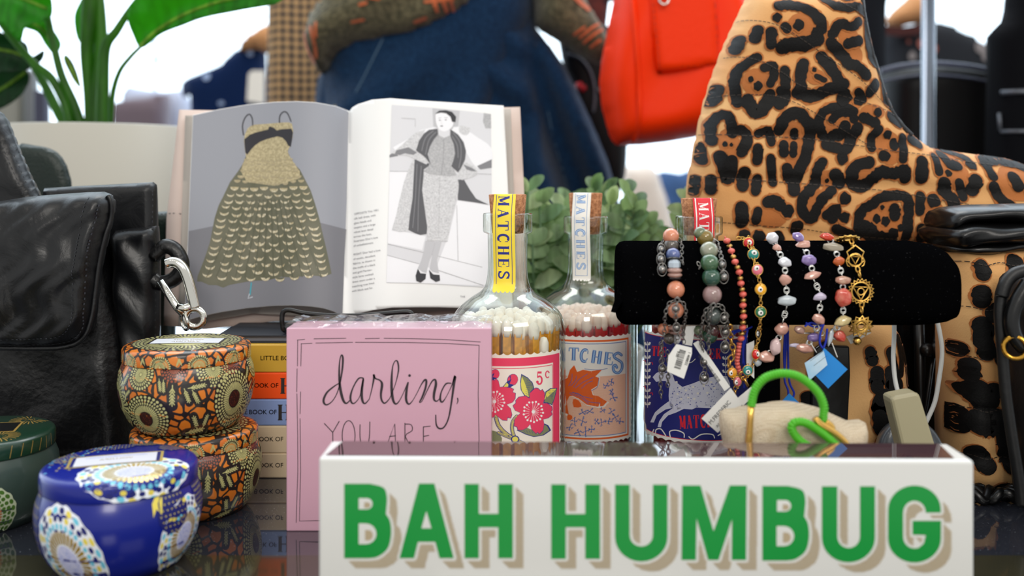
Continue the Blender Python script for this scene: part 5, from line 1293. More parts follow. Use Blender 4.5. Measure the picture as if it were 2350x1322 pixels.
for x, y, r, col, sq, off in ((1000, 433, 12.0, (200, 24, 30), 1, (.1, .1)), (1035, 516, 12.2, (20, 130, 120), 1.05, (.1, .3)), (1065, 628, 12.2, (224, 110, 130), 1, (-.2, .3)), (1088, 768, 12.5, (236, 168, 24), 1, (-.1, .0)), (1088, 932, 12.6, (24, 104, 60), 1, (-.05, -.1))): eye(*Z1(x, y), r, col, 0, sq, off)
for x, y, r, col, sq, off in ((1250, 240, 11, (30, 28, 28), .5, (-.2, 0)), (1228, 416, 12, (206, 30, 30), .75, (.3, .1)), (1160, 552, 11.6, (20, 134, 130), 1, (0, -.2)), (1075, 645, 11.5, (206, 96, 112), .8, (-.3, -.1)), (1030, 572, 11.5, (222, 150, 30), .9, (-.3, 0))): eye(*Z2(x, y), r, col, 0, sq, off, .001)
strand(b4, 'chain', CH([(930, 400), (975, 405), (1012, 470), (1040, 560), (1075, 680), (1088, 830), (1085, 1010), (1080, 1100), (1050, 1200)], Z1), .0021, .00025, M_gold, .0012)
strand(b4, 'chain', CH([(1215, 480), (1180, 540), (1110, 600), (1060, 680), (1055, 770)], Z2), .0024, .00028, M_gold, .001)
strand(b4, 'clasp', CH([(1010, 190), (1020, 300), (1040, 400), (1010, 470), (1000, 520)], Z2), .0034, .0005, M_gold, .003)
strand(b4, 'clasp', CH([(1120, 600), (1150, 660), (1180, 700)], Z2), .0042, .0006, M_gold, .002)
# --- 5, 6, 7 chip-stone bracelets
def chips(lab, px0, L, wires):
    root = origin(bracelet(lab), px0); prev = None
    for (Z, x, y, w_, h_, mt, ang) in L:
        px, py = Z(x, y); s_ = 3.148 if Z is Z1 else 3.672; q = w_ / s_ * PXM; hq = h_ / s_ * PXM
        c = BP(px, py, hq * .6, 0 if Z is Z1 else .0)
        bm = bmesh.new(); bmesh.ops.create_icosphere(bm, subdivisions=1, radius=1)
        for v in bm.verts: v.co *= U(.72, 1.18)
        bmesh.ops.bevel(bm, geom=bm.edges[:], offset=.13, segments=2, profile=.5, affect='EDGES')
        T = Matrix.Translation(c) @ Matrix.Rotation(ang, 4, 'Y') @ Matrix.Diagonal((q * 1.18, min(q, hq) * .8, hq * 1.18, 1))
        m = MB(); m.bm(bm, T); m.build('stone_chip', mt, root)
        if prev:
            (ax, ay, ah), b_ = prev, (px, py, hq)
            m = MB(); n = Vector((0, 0, 0)); y0_ = ay + ah / PXM * .7; y1_ = py - hq / PXM * .7
            if y1_ - y0_ > 6 or abs(px - ax) > 18:
                A_ = BP(ax, min(y0_, (y0_ + y1_) / 2), .0012); Bq = BP(px, max(y1_, (y0_ + y1_) / 2), .0012); Mid = (A_ + Bq) / 2
                m.tube([A_, A_.lerp(Mid, .6)], .0004, 6); m.tube([Bq, Bq.lerp(Mid, .6)], .0004, 6)
                m.torus(A_.lerp(Mid, .9), .0014, .00036, (.3, 1, 0)); m.torus(Bq.lerp(Mid, .9), .0014, .00036, (-.4, 1, 0))
                m.build('wire_link', M_silver, root)
        prev = (px, py, hq)
    return root
wh = stone('milky_quartz', (206, 206, 212), .12, trans=.0); pk = stone('peach_moonstone', (204, 156, 140), .15, var=(186, 134, 118)); ic = stone('ice_quartz', (182, 190, 196), .08); rose = stone('rose_quartz', (208, 180, 180), .12); ame = stone('amethyst', (112, 88, 150), .08, var=(150, 130, 180)); lil = stone('lilac_quartz', (188, 178, 200), .12); car = stone('carnelian', (206, 62, 22), .1, var=(180, 40, 20)); amb_ = stone('orange_agate', (186, 86, 30), .08); tan = stone('honey_agate', (196, 160, 138), .1, var=(170, 110, 90)); cit = stone('citrine', (198, 178, 128), .05); redst = stone('red_jasper', (186, 50, 36), .15, var=(206, 110, 90))
chips('rose and milky quartz chip bracelet on silver wire', 1790, [(Z1, 1175, 395, 43, 40, wh, .3), (Z1, 1202, 468, 38, 34, pk, 0), (Z1, 1258, 570, 56, 36, wh, .1), (Z1, 1270, 697, 45, 40, pk, .4), (Z1, 1280, 852, 64, 38, ic, 0), (Z1, 1243, 1057, 52, 52, pk, .5), (Z2, 1392, 350, 50, 66, rose, .2), (Z2, 1310, 440, 76, 48, pk, .1), (Z2, 1245, 490, 40, 30, ic, .2)], None)
chips('amethyst and peach moonstone chip bracelet on silver wire', 1870, [(Z1, 1362, 390, 50, 38, ame, .2), (Z1, 1392, 455, 52, 36, pk, -.3), (Z1, 1448, 556, 58, 42, ame, .1), (Z1, 1467, 670, 60, 30, pk, -.1), (Z1, 1524, 825, 54, 30, lil, -.05), (Z1, 1508, 982, 50, 38, pk, .4), (Z2, 1720, 272, 64, 42, ame, -.1), (Z2, 1640, 362, 84, 42, pk, .1), (Z2, 1560, 340, 50, 20, lil, 0)], None)
chips('orange carnelian, clear quartz and red jasper chip bracelet', 1930, [(Z1, 1568, 390, 58, 30, car, .3), (Z1, 1620, 466, 82, 40, stone('glass_quartz', (150, 140, 122), .03), .05), (Z1, 1655, 563, 50, 38, amb_, .1), (Z1, 1678, 702, 68, 36, tan, .05), (Z1, 1685, 822, 60, 66, redst, .2), (Z1, 1683, 1002, 60, 42, cit, 0), (Z2, 1860, 262, 26, 80, ic, .25), (Z2, 1940, 258, 60, 56, redst, .5), (Z2, 1590, 205, 54, 40, mauve, .3)], None)
# --- 8 gold filigree
b8 = origin(bracelet('gold filigree medallion bracelet, rightmost on the bar'), 1970)
def g8(c, pts, r=.00042, closed=True, m=None):
    m.tube([c + Vector((x, 0, z)) for x, z in pts], r, 6, 0, closed=closed)
def circ(R_, n=26, sx=1, a0=0): return [(R_ * sx * math.cos(a0 + 2 * PI * k / n), R_ * math.sin(a0 + 2 * PI * k / n)) for k in range(n)]
def medal(x, y, kind, s=1.0, Z=Z1, tilt=0):
    px, py = Z(x, y); c = BP(px, py, .001); m = MB()
    if tilt: m.M = Matrix.Translation(c) @ Matrix.Rotation(tilt, 4, 'X'); c = Vector((0, 0, 0))
    q = PXM / 3.148
    if kind == 'eye':
        g8(c, [(-60 * q, 60 * q), (0, 108 * q), (62 * q, 60 * q), (50 * q, 30 * q), (68 * q, -10 * q), (60 * q, -38 * q), (0, -70 * q), (-58 * q, -38 * q), (-68 * q, -5 * q), (-50 * q, 30 * q)], m=m)
        g8(c, circ(48 * q), m=m); g8(c, [(-30 * q, 26 * q), (30 * q, 26 * q), (0, -30 * q)], m=m); g8(c, [(-66 * q, 0), (-30 * q, 34 * q), (0, 42 * q), (30 * q, 34 * q), (66 * q, 0), (30 * q, -34 * q), (0, -42 * q), (-30 * q, -34 * q)], m=m)
    elif kind == 'sun':
        n = 20; g8(c, [((94 if k % 2 else 76) * q * math.cos(PI * k / n + .08), (94 if k % 2 else 76) * q * math.sin(PI * k / n + .08)) for k in range(2 * n)], m=m)
        g8(c, circ(68 * q), m=m, r=.0006); g8(c, [(-56 * q, 34 * q), (56 * q, 34 * q), (0, -62 * q)], m=m, r=.0006); g8(c, circ(24 * q), m=m)
    else:
        for k in range(4 if kind == 'star' else 3):
            a = k * PI / 6
            g8(c, [((88 if j % 2 == 0 else 50) * q * s * math.cos(a + j * PI / 3.0), (88 if j % 2 == 0 else 50) * q * s * math.sin(a + j * PI / 3.0)) for j in range(6)], m=m, r=.0005)
            g8(c, [(86 * q * s * math.cos(a + j * 2 * PI / 3), 86 * q * s * math.sin(a + j * 2 * PI / 3)) for j in range(3)], m=m, r=.0005)
        g8(c, circ(28 * q * s), m=m, r=.0006)
    m.build('gold_medallion', M_gold, b8)
medal(1715, 408, 'star', .95, tilt=1.15); medal(1772, 558, 'eye'); medal(1812, 785, 'sun'); medal(1812, 1035, 'star', 1.0, tilt=.35)
strand(b8, 'link', CH([(1745, 425), (1750, 460)], Z1), .0026, .0005, M_gold, .0015); strand(b8, 'link', CH([(1790, 625), (1800, 655), (1808, 690)], Z1), .0026, .0005, M_gold, .0015); strand(b8, 'link', CH([(1818, 880), (1818, 930)], Z1), .0028, .0005, M_gold, .0015)
m = MB(); m.ball(BP(*Z1(1785, 1140), .001), .0024, 0, 10, 8); m.build('gold_knob', M_gold, b8)

# ---------------------------------------------------------------- price tags and cords under the bar
M_tag = mat('tag_card', (222, 221, 217), rough=.4); M_tagink = mat('tag_ink', (40, 40, 42), rough=.5)
def ptag(zs, d, lab, art=None, col=M_tag, name='price_tag', cat='tag', dtop=None):
    pts = [Z2(x, y) for x, y in zs]; cx_ = sum(p[0] for p in pts) / len(pts); cy_ = sum(p[1] for p in pts) / len(pts)
    c = W(cx_, cy_, d); o = slab(name, pts, d, .0004, [col]); tag(o, lab, cat)
    if art: art.build('tag_print', [M_tagink], lambda x, y, l: W(x, y, d) + Vector((0, -l - .0001, 0)), o, smooth=False)
    return o
A = Art()
def barcode(A, x, y, ang, L_, h_, n):
    ca, sa = math.cos(ang), math.sin(ang); t = 0
    while t < L_:
        w_ = random.choice((.7, 1.1, 1.6)); P = [(t, 0), (t + w_, 0), (t + w_, h_), (t, h_)]
        A.poly([(x + a * ca - b * sa, y + a * sa + b * ca) for a, b in P], 0, 1); t += w_ + random.choice((.8, 1.2, 1.8))
barcode(A, *Z2(640, 388), 1.87, 45, 15, 0); A.text('1 408832', *Z2(662, 392), 8.5, 0, 1, 1.87, 1.0, bold=.02); A.text('9.00', *Z2(568, 385), 8.5, 0, 1, 1.87, 1.0, bold=.02)
ptag([(560, 330), (690, 360), (690, 410), (622, 622), (480, 560), (492, 430)], .530, 'white barcode price tag hanging from the peach-bead bracelet', A)
o = ptag([(640, 180), (720, 175), (690, 345), (610, 330)], .549, 'white tag stem behind the dark chains, left of the long barcode strip')
A = Art(); barcode(A, *Z2(765, 415), .92, 74, 9, 0)
ptag([(700, 325), (745, 300), (1012, 690), (965, 726)], .545, 'long slanting white barcode strip across the deer label', A)
A = Art(); A.text('M.FREDERIC', *Z2(850, 1010), 13.5, 0, 1, -.83, .95); A.text('AS', *Z2(905, 1035), 9, 0, 1, -.83, 1.0)
ptag([(772, 958), (1018, 700), (1115, 835), (908, 1078)], .533, 'white shop tag lettered M.FREDERIC beside the cream purse', A)
ptag([(1070, 790), (1190, 690), (1215, 760), (1120, 850)], .540, 'small white folded tag just left of the green handle')
ptag([(1150, 330), (1215, 300), (1215, 620), (1150, 560)], .552, 'pale tag hanging behind the coral rods')
M_bt = mat('blue_tag', (30, 130, 208), rough=.5); M_lb = mat('light_blue_tag', (150, 190, 218), rough=.5, var=(186, 208, 224), vscale=120)
ptag([(1805, 362), (2002, 542), (1838, 704), (1700, 560)], .541, 'solid blue diamond-shaped tag hanging at right', None, M_bt)
A = Art()
for i, t in enumerate(['Aquarius', 'Pisces']): A.text('~~~~~~~~~', *Z2(1690 + i * 30, 480 + i * 40), 9, 0, 1, -.65, .8)
ptag([(1800, 385), (1832, 505), (1680, 637), (1640, 490)], .538, 'light blue tag with faint writing, in front of the solid blue one', A, M_lb)
ptag([(1512, 745), (1600, 830), (1430, 830)], .560, 'small blue tag peeping up behind the purse', None, M_bt)
ptag([(1990, 268), (2190, 190), (2200, 235), (2030, 330)], .552, 'grey tag behind the lowest gold medallion', None, mat('grey_tag', (176, 172, 166)))
M_cord = mat('royal_blue_cord', (22, 42, 160), rough=.7)
def cord(zs_list, d, lab, r=.0006, mt=M_cord, name='blue_string'):
    m = MB()
    for zs in zs_list: m.tube(spline([W(*Z2(x, y), d) for x, y in zs], 6), r, 6)
    o = m.build(name, mt); tag(o, lab, 'string'); return o
cord([[(1490, 140), (1480, 400), (1470, 620), (1500, 720), (1500, 800)], [(1500, 140), (1500, 420), (1510, 640), (1550, 740), (1530, 800)], [(1480, 150), (1465, 400), (1475, 600)]], .564, 'royal blue double cord hanging behind the green handle')
cord([[(1800, 160), (1770, 250), (1770, 330), (1810, 380)], [(1830, 200), (1820, 300), (1800, 360)], [(1650, 150), (1720, 185), (1790, 170)], [(1640, 180), (1700, 150), (1770, 190)]], .543, 'royal blue cord tied to the blue diamond tag')
cord([[(980, 250), (1060, 215), (1160, 200), (1200, 180)], [(990, 300), (1060, 230), (1150, 205)], [(1130, 230), (1120, 400), (1140, 560), (1130, 700)], [(1160, 210), (1130, 350), (1120, 500)]], .556, 'frayed royal blue cord behind the coral beads')
cord([[(1870, 320), (1900, 400), (1915, 440)], [(1690, 320), (1740, 400)]], .545, 'fine white thread above the blue tags', .0003, M_tag, 'thread')

# ================================================================ cream purse with green wrapped handles
DPU = .500
M_canvas = mat('cream_canvas', (226, 212, 186), rough=.9, bump=.8, bscale=1400, spec=.1)
nt, N, Lk, B = nodes_of(M_canvas)
tc = N.new('ShaderNodeTexCoord'); mp_ = N.new('ShaderNodeMapping'); mp_.inputs['Rotation'].default_value = (0, .06, 0); ck = N.new('ShaderNodeTexVoronoi'); ck.inputs['Scale'].default_value = 1100; ck.inputs['Randomness'].default_value = .0
cr = N.new('ShaderNodeValToRGB'); cr.color_ramp.elements[0].position = .0; cr.color_ramp.elements[1].position = .5
cr.color_ramp.elements[0].color = rgb((244, 234, 214)); cr.color_ramp.elements[1].color = rgb((206, 186, 158))
Lk.new(tc.outputs['Object'], mp_.inputs[0]); Lk.new(mp_.outputs[0], ck.inputs['Vector']); Lk.new(ck.outputs['Distance'], cr.inputs['Fac']); Lk.new(cr.outputs['Color'], B.inputs['Base Color'])
pu = empty('mini_purse', (W(1820, 0, DPU).x, DPU, 0), 'cream woven mini purse with bright green wrapped handle and gold arms', 'purse')
out = [(1652, 948), (1665, 938), (1690, 936), (1720, 930), (1760, 924), (1800, 921), (1840, 925), (1880, 936), (1920, 955), (1945, 966), (1970, 962), (1986, 970), (1990, 990), (1984, 1030), (1975, 1130), (1950, 1250), (1820, 1284), (1690, 1250), (1670, 1140), (1662, 1030), (1650, 975)]
Pillow(out, DPU, .014, 55, 12, lambda x, y: .0006 * math.sin(x * .06 + y * .03)).build('pouch', M_canvas, pu)
M_gthread = mat('green_thread', (70, 168, 20), rough=.45, bump=.2, bscale=300)
def wrapped(zs, r0, d0, root, name='wrapped_handle'):
    P = spline([W(*Z2(x, y), d0) for x, y in zs], 14); m = MB()
    # resample evenly and swell at every turn of the thread
    acc = [0]
    for a, b in zip(P, P[1:]): acc.append(acc[-1] + (b - a).length)
    n = int(acc[-1] / .00028); Q = []; rs = []
    for i in range(n):
        s_ = acc[-1] * i / (n - 1); j = max(0, min(len(P) - 2, int(np.searchsorted(acc, s_)) - 1)); t = (s_ - acc[j]) / max(1e-9, acc[j + 1] - acc[j])
        Q.append(P[j].lerp(P[j + 1], t)); rs.append(r0 * (.76 + .24 * abs(math.sin(PI * s_ / .00135))))
    m.tube(Q, rs, 12); return m.build(name, M_gthread, root)
wrapped([(1190, 855), (1205, 760), (1235, 690), (1300, 620), (1390, 585), (1480, 578), (1580, 600), (1680, 665), (1760, 750), (1800, 850), (1798, 930), (1795, 1000)], .0022, .4835, pu)
wrapped([(1700, 1205), (1620, 1160), (1560, 1100), (1530, 1040), (1545, 1000), (1590, 985), (1660, 1000), (1760, 1060), (1850, 1130), (1920, 1200)], .0022, .4805, pu)
m = MB(); m.tube([W(*Z2(x, y), .4838) for x, y in [(1188, 850), (1182, 960), (1175, 1080), (1165, 1200), (1160, 1260)]], [.0018, .0016, .0017, .0018, .0018], 10); m.build('gold_arm', M_gold, pu); m = MB()
m.tube(spline([W(*Z2(x, y), .4815) for x, y in [(1735, 960), (1770, 1000), (1850, 1050), (1920, 1100), (1980, 1160), (2020, 1220)]], 5), .0017, 10); m.build('gold_arm', M_gold, pu); m = MB()
m.tube(spline([W(*Z2(x, y), .4825) for x, y in [(1815, 985), (1850, 1010), (1870, 1035), (1860, 1055), (1820, 1045), (1780, 1010), (1745, 975), (1730, 950)]], 5), .0017, 10)
m.build('gold_hook', M_gold, pu)
# ================================================================ leopard boots
M_leo = mat('pony_hair_tan', (222, 174, 116), rough=.75, sheen=.1, bump=.12, bscale=900, var=(208, 150, 92), vscale=14, spec=.25)
M_brn = mat('pony_hair_brown', (168, 102, 54), rough=.75, sheen=.1, bump=.12, bscale=900, var=(176, 106, 54), vscale=60, spec=.25)
M_blk = mat('pony_hair_black', (9, 8, 8), rough=.6, bump=.12, bscale=900, spec=.25)
M_stitch = mat('dark_stitching', (44, 34, 26), rough=.6)
LEO = [M_leo, M_brn, M_blk, M_stitch]
ZA = lambda P: z2p(P, 1200, 0, 2.9375)
ZB = lambda P: z2p(P, 1550, 200, 2.9375)
DBT = .705
def quilt(x, y):
    # rows of quilting stitched across the boot
    rows = [139 + (x - 1640) * .02, 228 + (x - 1600) * .03, 308 + (x - 1580) * .055, 404 + (x - 1570) * .058, 507 + (x - 1570) * .1]
    dd = min(abs(y - r) for r in rows)
    return .0022 * (1 - math.exp(-(dd / 14.0) ** 2)) + .0016 * math.sin(x * .021 + y * .013) * math.sin(y * .017 - x * .006)
boot_out = [(1716, -14), (1700, 20), (1676, 70), (1652, 125), (1630, 185), (1612, 245), (1598, 310), (1586, 370), (1577, 420), (1573, 470), (1574, 530), (1584, 580), (1598, 604), (1700, 610), (1900, 612), (2100, 612), (2280, 612), (2400, 606), (2450, 570), (2455, 520), (2440, 460), (2405, 412), (2350, 380), (2290, 362), (2220, 352), (2160, 345), (2120, 336), (2085, 312), (2058, 285), (2035, 250), (2016, 205), (2000, 150), (1984, 90), (1974, 40), (1968, -14)]
zbt = pz(611, DBT)
b = empty('ankle_boot', (W(1950, 0, DBT).x, DBT, zbt), 'big leopard print quilted pointed boot raised up behind the bracelet bar', 'boot')
BT = Pillow(boot_out, DBT + .02, .042, 95, 12, quilt)
BT.build('boot_upper', [M_leo], b)
inside = dist_to(BT.out)
def in_poly(P, x, y):
    c = False; j = len(P) - 1
    for i in range(len(P)):
        if (P[i][1] > y) != (P[j][1] > y) and x < (P[j][0] - P[i][0]) * (y - P[i][1]) / (P[j][1] - P[i][1]) + P[i][0]: c = not c
        j = i
    return c
def clipart(A, out, extra=0):
    K = []
    for pts, m, L in A.p:
        c = (sum(p[0] for p in pts) / len(pts), sum(p[1] for p in pts) / len(pts))
        if in_poly(out, *c): 
            ok = sum(in_poly(out, *p) for p in pts)
            if ok == len(pts): K.append((pts, m, L))
            elif ok >= len(pts) * .3:
                q = [p if in_poly(out, *p) else None for p in pts]
                r = []
                for p, pp in zip(pts, q):
                    if pp: r.append(p)
                    else:
                        lo, hi = 0.0, 1.0
                        for _ in range(8):
                            t = (lo + hi) / 2; s_ = (c[0] + (p[0] - c[0]) * t, c[1] + (p[1] - c[1]) * t)
                            if in_poly(out, *s_): lo = t
                            else: hi = t
                        r.append((c[0] + (p[0] - c[0]) * lo, c[1] + (p[1] - c[1]) * lo))
                K.append((r, m, L))
    A.p = K; return A
SP_A = [([(1630, 100), (1690, 92), (1770, 110), (1850, 170), (1885, 240), (1850, 285)], 58), ([(1610, 178)], 46), ([(1500, 250), (1480, 310)], 52), ([(1405, 300), (1378, 370)], 52), ([(1572, 272), (1570, 352)], 56), ([(1655, 240), (1668, 255)], 48), ([(1740, 232)], 56),
 ([(1640, 370), (1700, 352), (1780, 350), (1860, 318)], 74), ([(1930, 48), (1985, 100), (2060, 112), (2140, 104), (2190, 125)], 52), ([(2238, 5), (2215, 70), (2195, 120)], 42), ([(2075, 32), (2115, 15)], 56), ([(1670, 2), (1790, 8), (1850, 2)], 34),
 ([(1950, 290), (2000, 222), (2070, 240), (2140, 200)], 50), ([(2050, 350), (2130, 325)], 56), ([(1945, 345), (2000, 400), (2060, 470), (2120, 500), (2170, 545)], 62), ([(2225, 200), (2222, 330), (2245, 440), (2300, 450)], 60), ([(2330, 520), (2340, 620)], 50),
 ([(1362, 725), (1352, 600), (1372, 520), (1430, 462), (1490, 430)], 48), ([(1525, 500), (1580, 488), (1585, 550), (1562, 600)], 46), ([(1442, 570)], 30), ([(1482, 614)], 44), ([(1655, 515), (1658, 600), (1640, 680), (1612, 735)], 52), ([(1425, 700), (1450, 770), (1495, 780), (1545, 720), (1562, 670)], 64),
 ([(1272, 620), (1250, 690)], 52), ([(1775, 470), (1752, 560), (1760, 640), (1800, 690), (1860, 668), (1940, 632), (2010, 615)], 58), ([(1890, 430), (1940, 500), (1990, 590)], 62), ([(1838, 514)], 24), ([(1852, 555), (1900, 580)], 28), ([(2245, 598), (2195, 655)], 56), ([(2030, 692)], 78), ([(2115, 655), (2150, 700)], 44), ([(2380, 120)], 30), ([(2240, 140)], 40)]
SP_B = [([(235, 25), (208, 115)], 52), ([(322, 15), (332, 130)], 48), ([(455, 30)], 44), ([(395, 125), (430, 190), (480, 172), (535, 108)], 66), ([(600, 58), (640, 92), (590, 150)], 52), ([(705, 70), (790, 92), (880, 60), (990, 18)], 60), ([(720, 15), (702, 70)], 42),
 ([(192, 375), (190, 290), (220, 222), (262, 205), (295, 250), (300, 330)], 48), ([(345, 305), (388, 350), (350, 450)], 54), ([(256, 395)], 26), ([(290, 400)], 18), ([(128, 400), (140, 500)], 48), ([(228, 470), (250, 560), (275, 620), (292, 500)], 58), ([(455, 330), (520, 312), (540, 385)], 46), ([(450, 425), (448, 500)], 54), ([(535, 485), (552, 640)], 46),
 ([(590, 305), (620, 240), (690, 200), (755, 240), (790, 330), (772, 420), (740, 520), (702, 590), (682, 690)], 62), ([(686, 320), (692, 345)], 44), ([(620, 400), (620, 450)], 54), ([(684, 400), (680, 460)], 42), ([(640, 548), (658, 620)], 56), ([(370, 575), (358, 660)], 64), ([(452, 620), (438, 690)], 54), ([(100, 620), (88, 700)], 48), ([(180, 620), (175, 690)], 52),
 ([(1060, 190), (980, 160), (900, 172), (846, 230), (850, 300), (880, 355)], 50), ([(922, 242), (965, 202), (1040, 200), (1060, 240)], 46), ([(1005, 280), (990, 328), (930, 342)], 58), ([(1085, 290), (1050, 360), (1000, 435), (950, 420), (890, 400)], 56), ([(985, 485)], 60), ([(1152, 512), (1062, 540), (1042, 620), (1082, 662), (1145, 640), (1195, 600), (1240, 572), (1320, 582), (1382, 560), (1388, 610)], 64),
 ([(862, 510), (830, 565), (820, 640), (780, 690), (742, 742), (732, 820), (790, 872), (830, 800), (862, 740), (920, 690)], 54), ([(942, 590), (970, 640)], 66), ([(893, 628)], 22), ([(1225, 302), (1180, 345), (1172, 420)], 44), ([(1280, 335)], 48), ([(1320, 400)], 58), ([(1252, 470)], 58), ([(1392, 355), (1372, 490)], 50), ([(1462, 362), (1520, 390)], 56), ([(1502, 510), (1492, 610)], 68),
 ([(1610, 475), (1610, 570)], 48), ([(1680, 460), (1700, 520), (1752, 532)], 52), ([(1850, 522)], 58), ([(1732, 422), (1800, 450), (1852, 485)], 42), ([(1638, 640), (1645, 695), (1692, 765)], 64), ([(1670, 580)], 36), ([(1730, 640), (1752, 730)], 48), ([(1840, 625), (1812, 682)], 72), ([(1952, 515), (1960, 600)], 52), ([(1965, 500), (2060, 488), (2160, 518), (2255, 560), (2290, 620)], 56),
 ([(2098, 610), (2112, 660)], 68), ([(2200, 695)], 68), ([(1950, 665), (1990, 740), (2050, 785)], 58), ([(515, 762), (560, 755), (592, 785)], 66), ([(640, 822)], 64), ([(450, 822), (438, 880)], 50), ([(350, 800), (350, 885)], 70), ([(700, 922)], 68), ([(890, 845), (950, 805), (925, 870)], 54), ([(1000, 742)], 60), ([(1000, 860)], 58),
 ([(1100, 965), (1090, 880), (1112, 812), (1180, 770), (1240, 732), (1340, 720), (1402, 745), (1412, 820), (1402, 900), (1392, 985)], 54), ([(1130, 925), (1200, 990), (1290, 1005)], 84), ([(1318, 805), (1320, 850)], 60), ([(1205, 868)], 44), ([(1260, 882)], 48), ([(1240, 797)], 24), ([(1355, 925)], 36), ([(1312, 962)], 56), ([(1490, 722), (1480, 820)], 48), ([(1570, 752)], 68), ([(1640, 882), (1572, 962)], 84), ([(1490, 932), (1490, 992)], 56),
 ([(370, 970)], 58), ([(460, 980)], 66), ([(580, 1000)], 74), ([(950, 932), (1040, 970)], 52), ([(1120, 228), (1150, 240), (1200, 262)], 56), ([(1220, 190)], 46), ([(1320, 212), (1390, 262)], 52), ([(1090, 122)], 52), ([(1300, 20), (1310, 110), (1350, 130)], 44), ([(2330, 640), (2380, 720)], 60), ([(1350, 1060), (1450, 1100)], 60), ([(760, 1080)], 60), ([(1700, 1020), (1760, 980)], 60)]
A = Art()
def spots(A, LS, Z, s, halo=18, wild=.2):
    for i, (P, w_) in enumerate(LS):
        Q = Z(P); A.blob(Q, (w_ * 1.2 + halo) / s, 1, 1 + (i % 7) * .35, .14); A.blob(Q, w_ * 1.22 / s, 2, 5 + (i % 5) * .35, wild)
spots(A, SP_A, ZA, 2.9375); spots(A, [(p, w_) for p, w_ in SP_B if not (p[0][1] < 60 and p[0][0] < 1000 and False)], ZB, 2.9375)
# brown hearts of the rosettes
for (x, y, rx, ry) in ((1760, 230, 90, 80), (1480, 590, 90, 90), (1850, 560, 60, 50), (2060, 300, 70, 60), (2100, 420, 60, 60)): A.ell(*ZA([(x, y)])[0], rx / 2.94, ry / 2.94, 1, .6)
for (x, y, rx, ry) in ((280, 380, 60, 90), (690, 400, 80, 150), (960, 280, 80, 70), (1150, 600, 90, 60), (900, 620, 60, 60), (1290, 420, 90, 110), (1260, 850, 130, 100), (1700, 570, 110, 120), (2130, 640, 150, 120), (540, 860, 100, 70), (820, 760, 60, 90), (1560, 840, 80, 90), (1190, 190, 90, 50)): A.ell(*ZB([(x, y)])[0], rx / 2.94, ry / 2.94, 1, .6)
rows = [[(1650, 139), (1700, 150), (1760, 182), (1800, 210), (1900, 235), (2000, 265), (2040, 285)], [(1612, 228), (1700, 228), (1760, 235), (1830, 270)], [(1588, 310), (1700, 318), (1800, 322), (1900, 335), (2000, 350), (2100, 360), (2200, 375), (2350, 392), (2420, 410)], [(1576, 403), (1700, 413), (1800, 420), (1900, 428), (2000, 438), (2100, 455), (2200, 470), (2350, 475), (2440, 478)], [(1576, 500), (1700, 510), (1800, 518), (1880, 530), (2000, 540), (2200, 552)], [(1830, 270), (1880, 300), (1940, 335)], [(1660, 50), (1700, 60), (1760, 85), (1830, 130), (1900, 180), (1960, 225), (2010, 262), (2050, 290)], [(1870, 10), (1920, 45), (1975, 60)]]
for P in rows:
    pts = [(v.x, v.y) for v in spline([(x, y, 0) for x, y in P], 8)]
    for i in range(len(pts) - 1):
        a, c = pts[i], pts[i + 1]; L_ = math.hypot(c[0] - a[0], c[1] - a[1]); n = max(1, int(L_ / 9))
        for k in range(n):
            t0, t1 = k / n, (k + .72) / n; A.stroke([(a[0] + (c[0] - a[0]) * t0, a[1] + (c[1] - a[1]) * t0), (a[0] + (c[0] - a[0]) * t1, a[1] + (c[1] - a[1]) * t1)], 1.7, 3, 9, smooth=0, caps=False)
clipart(A, BT.out)
A.build('leopard_pattern', LEO, BT.map, b, step=12, stepy=12, lay=.00016)
M_sole = mat('black_sole', (18, 18, 18), rough=.5)
slab('sole', [(1586, 606), (2420, 608), (2460, 590), (2462, 622), (1584, 622)], DBT - .018, .075, [M_sole], b)
m = MB(); P = spline([W(x, y, DBT - .006) + Vector((0, -.004, 0)) for x, y in [(1968, -14), (1976, 40), (1986, 90), (2002, 150), (2018, 205), (2036, 250), (2060, 286), (2086, 312)]], 5)
m.tube(P, .0022, 8); m.build('zip', mat('black_zip', (28, 24, 24), rough=.4, bump=.6, bscale=1200), b)
# riser under the boot
zr_ = pz(622, DBT - .018)
m = MB(); m.box((W(1600, 0, DBT).x, DBT - .016, 0), (.345, DBT + .07, zr_ - .0003), bev=.001); o = m.build('display_riser', mat('black_acrylic', (10, 10, 11), rough=.15), smooth=False)
tag(o, 'black display block carrying the big leopard boot', 'display block')

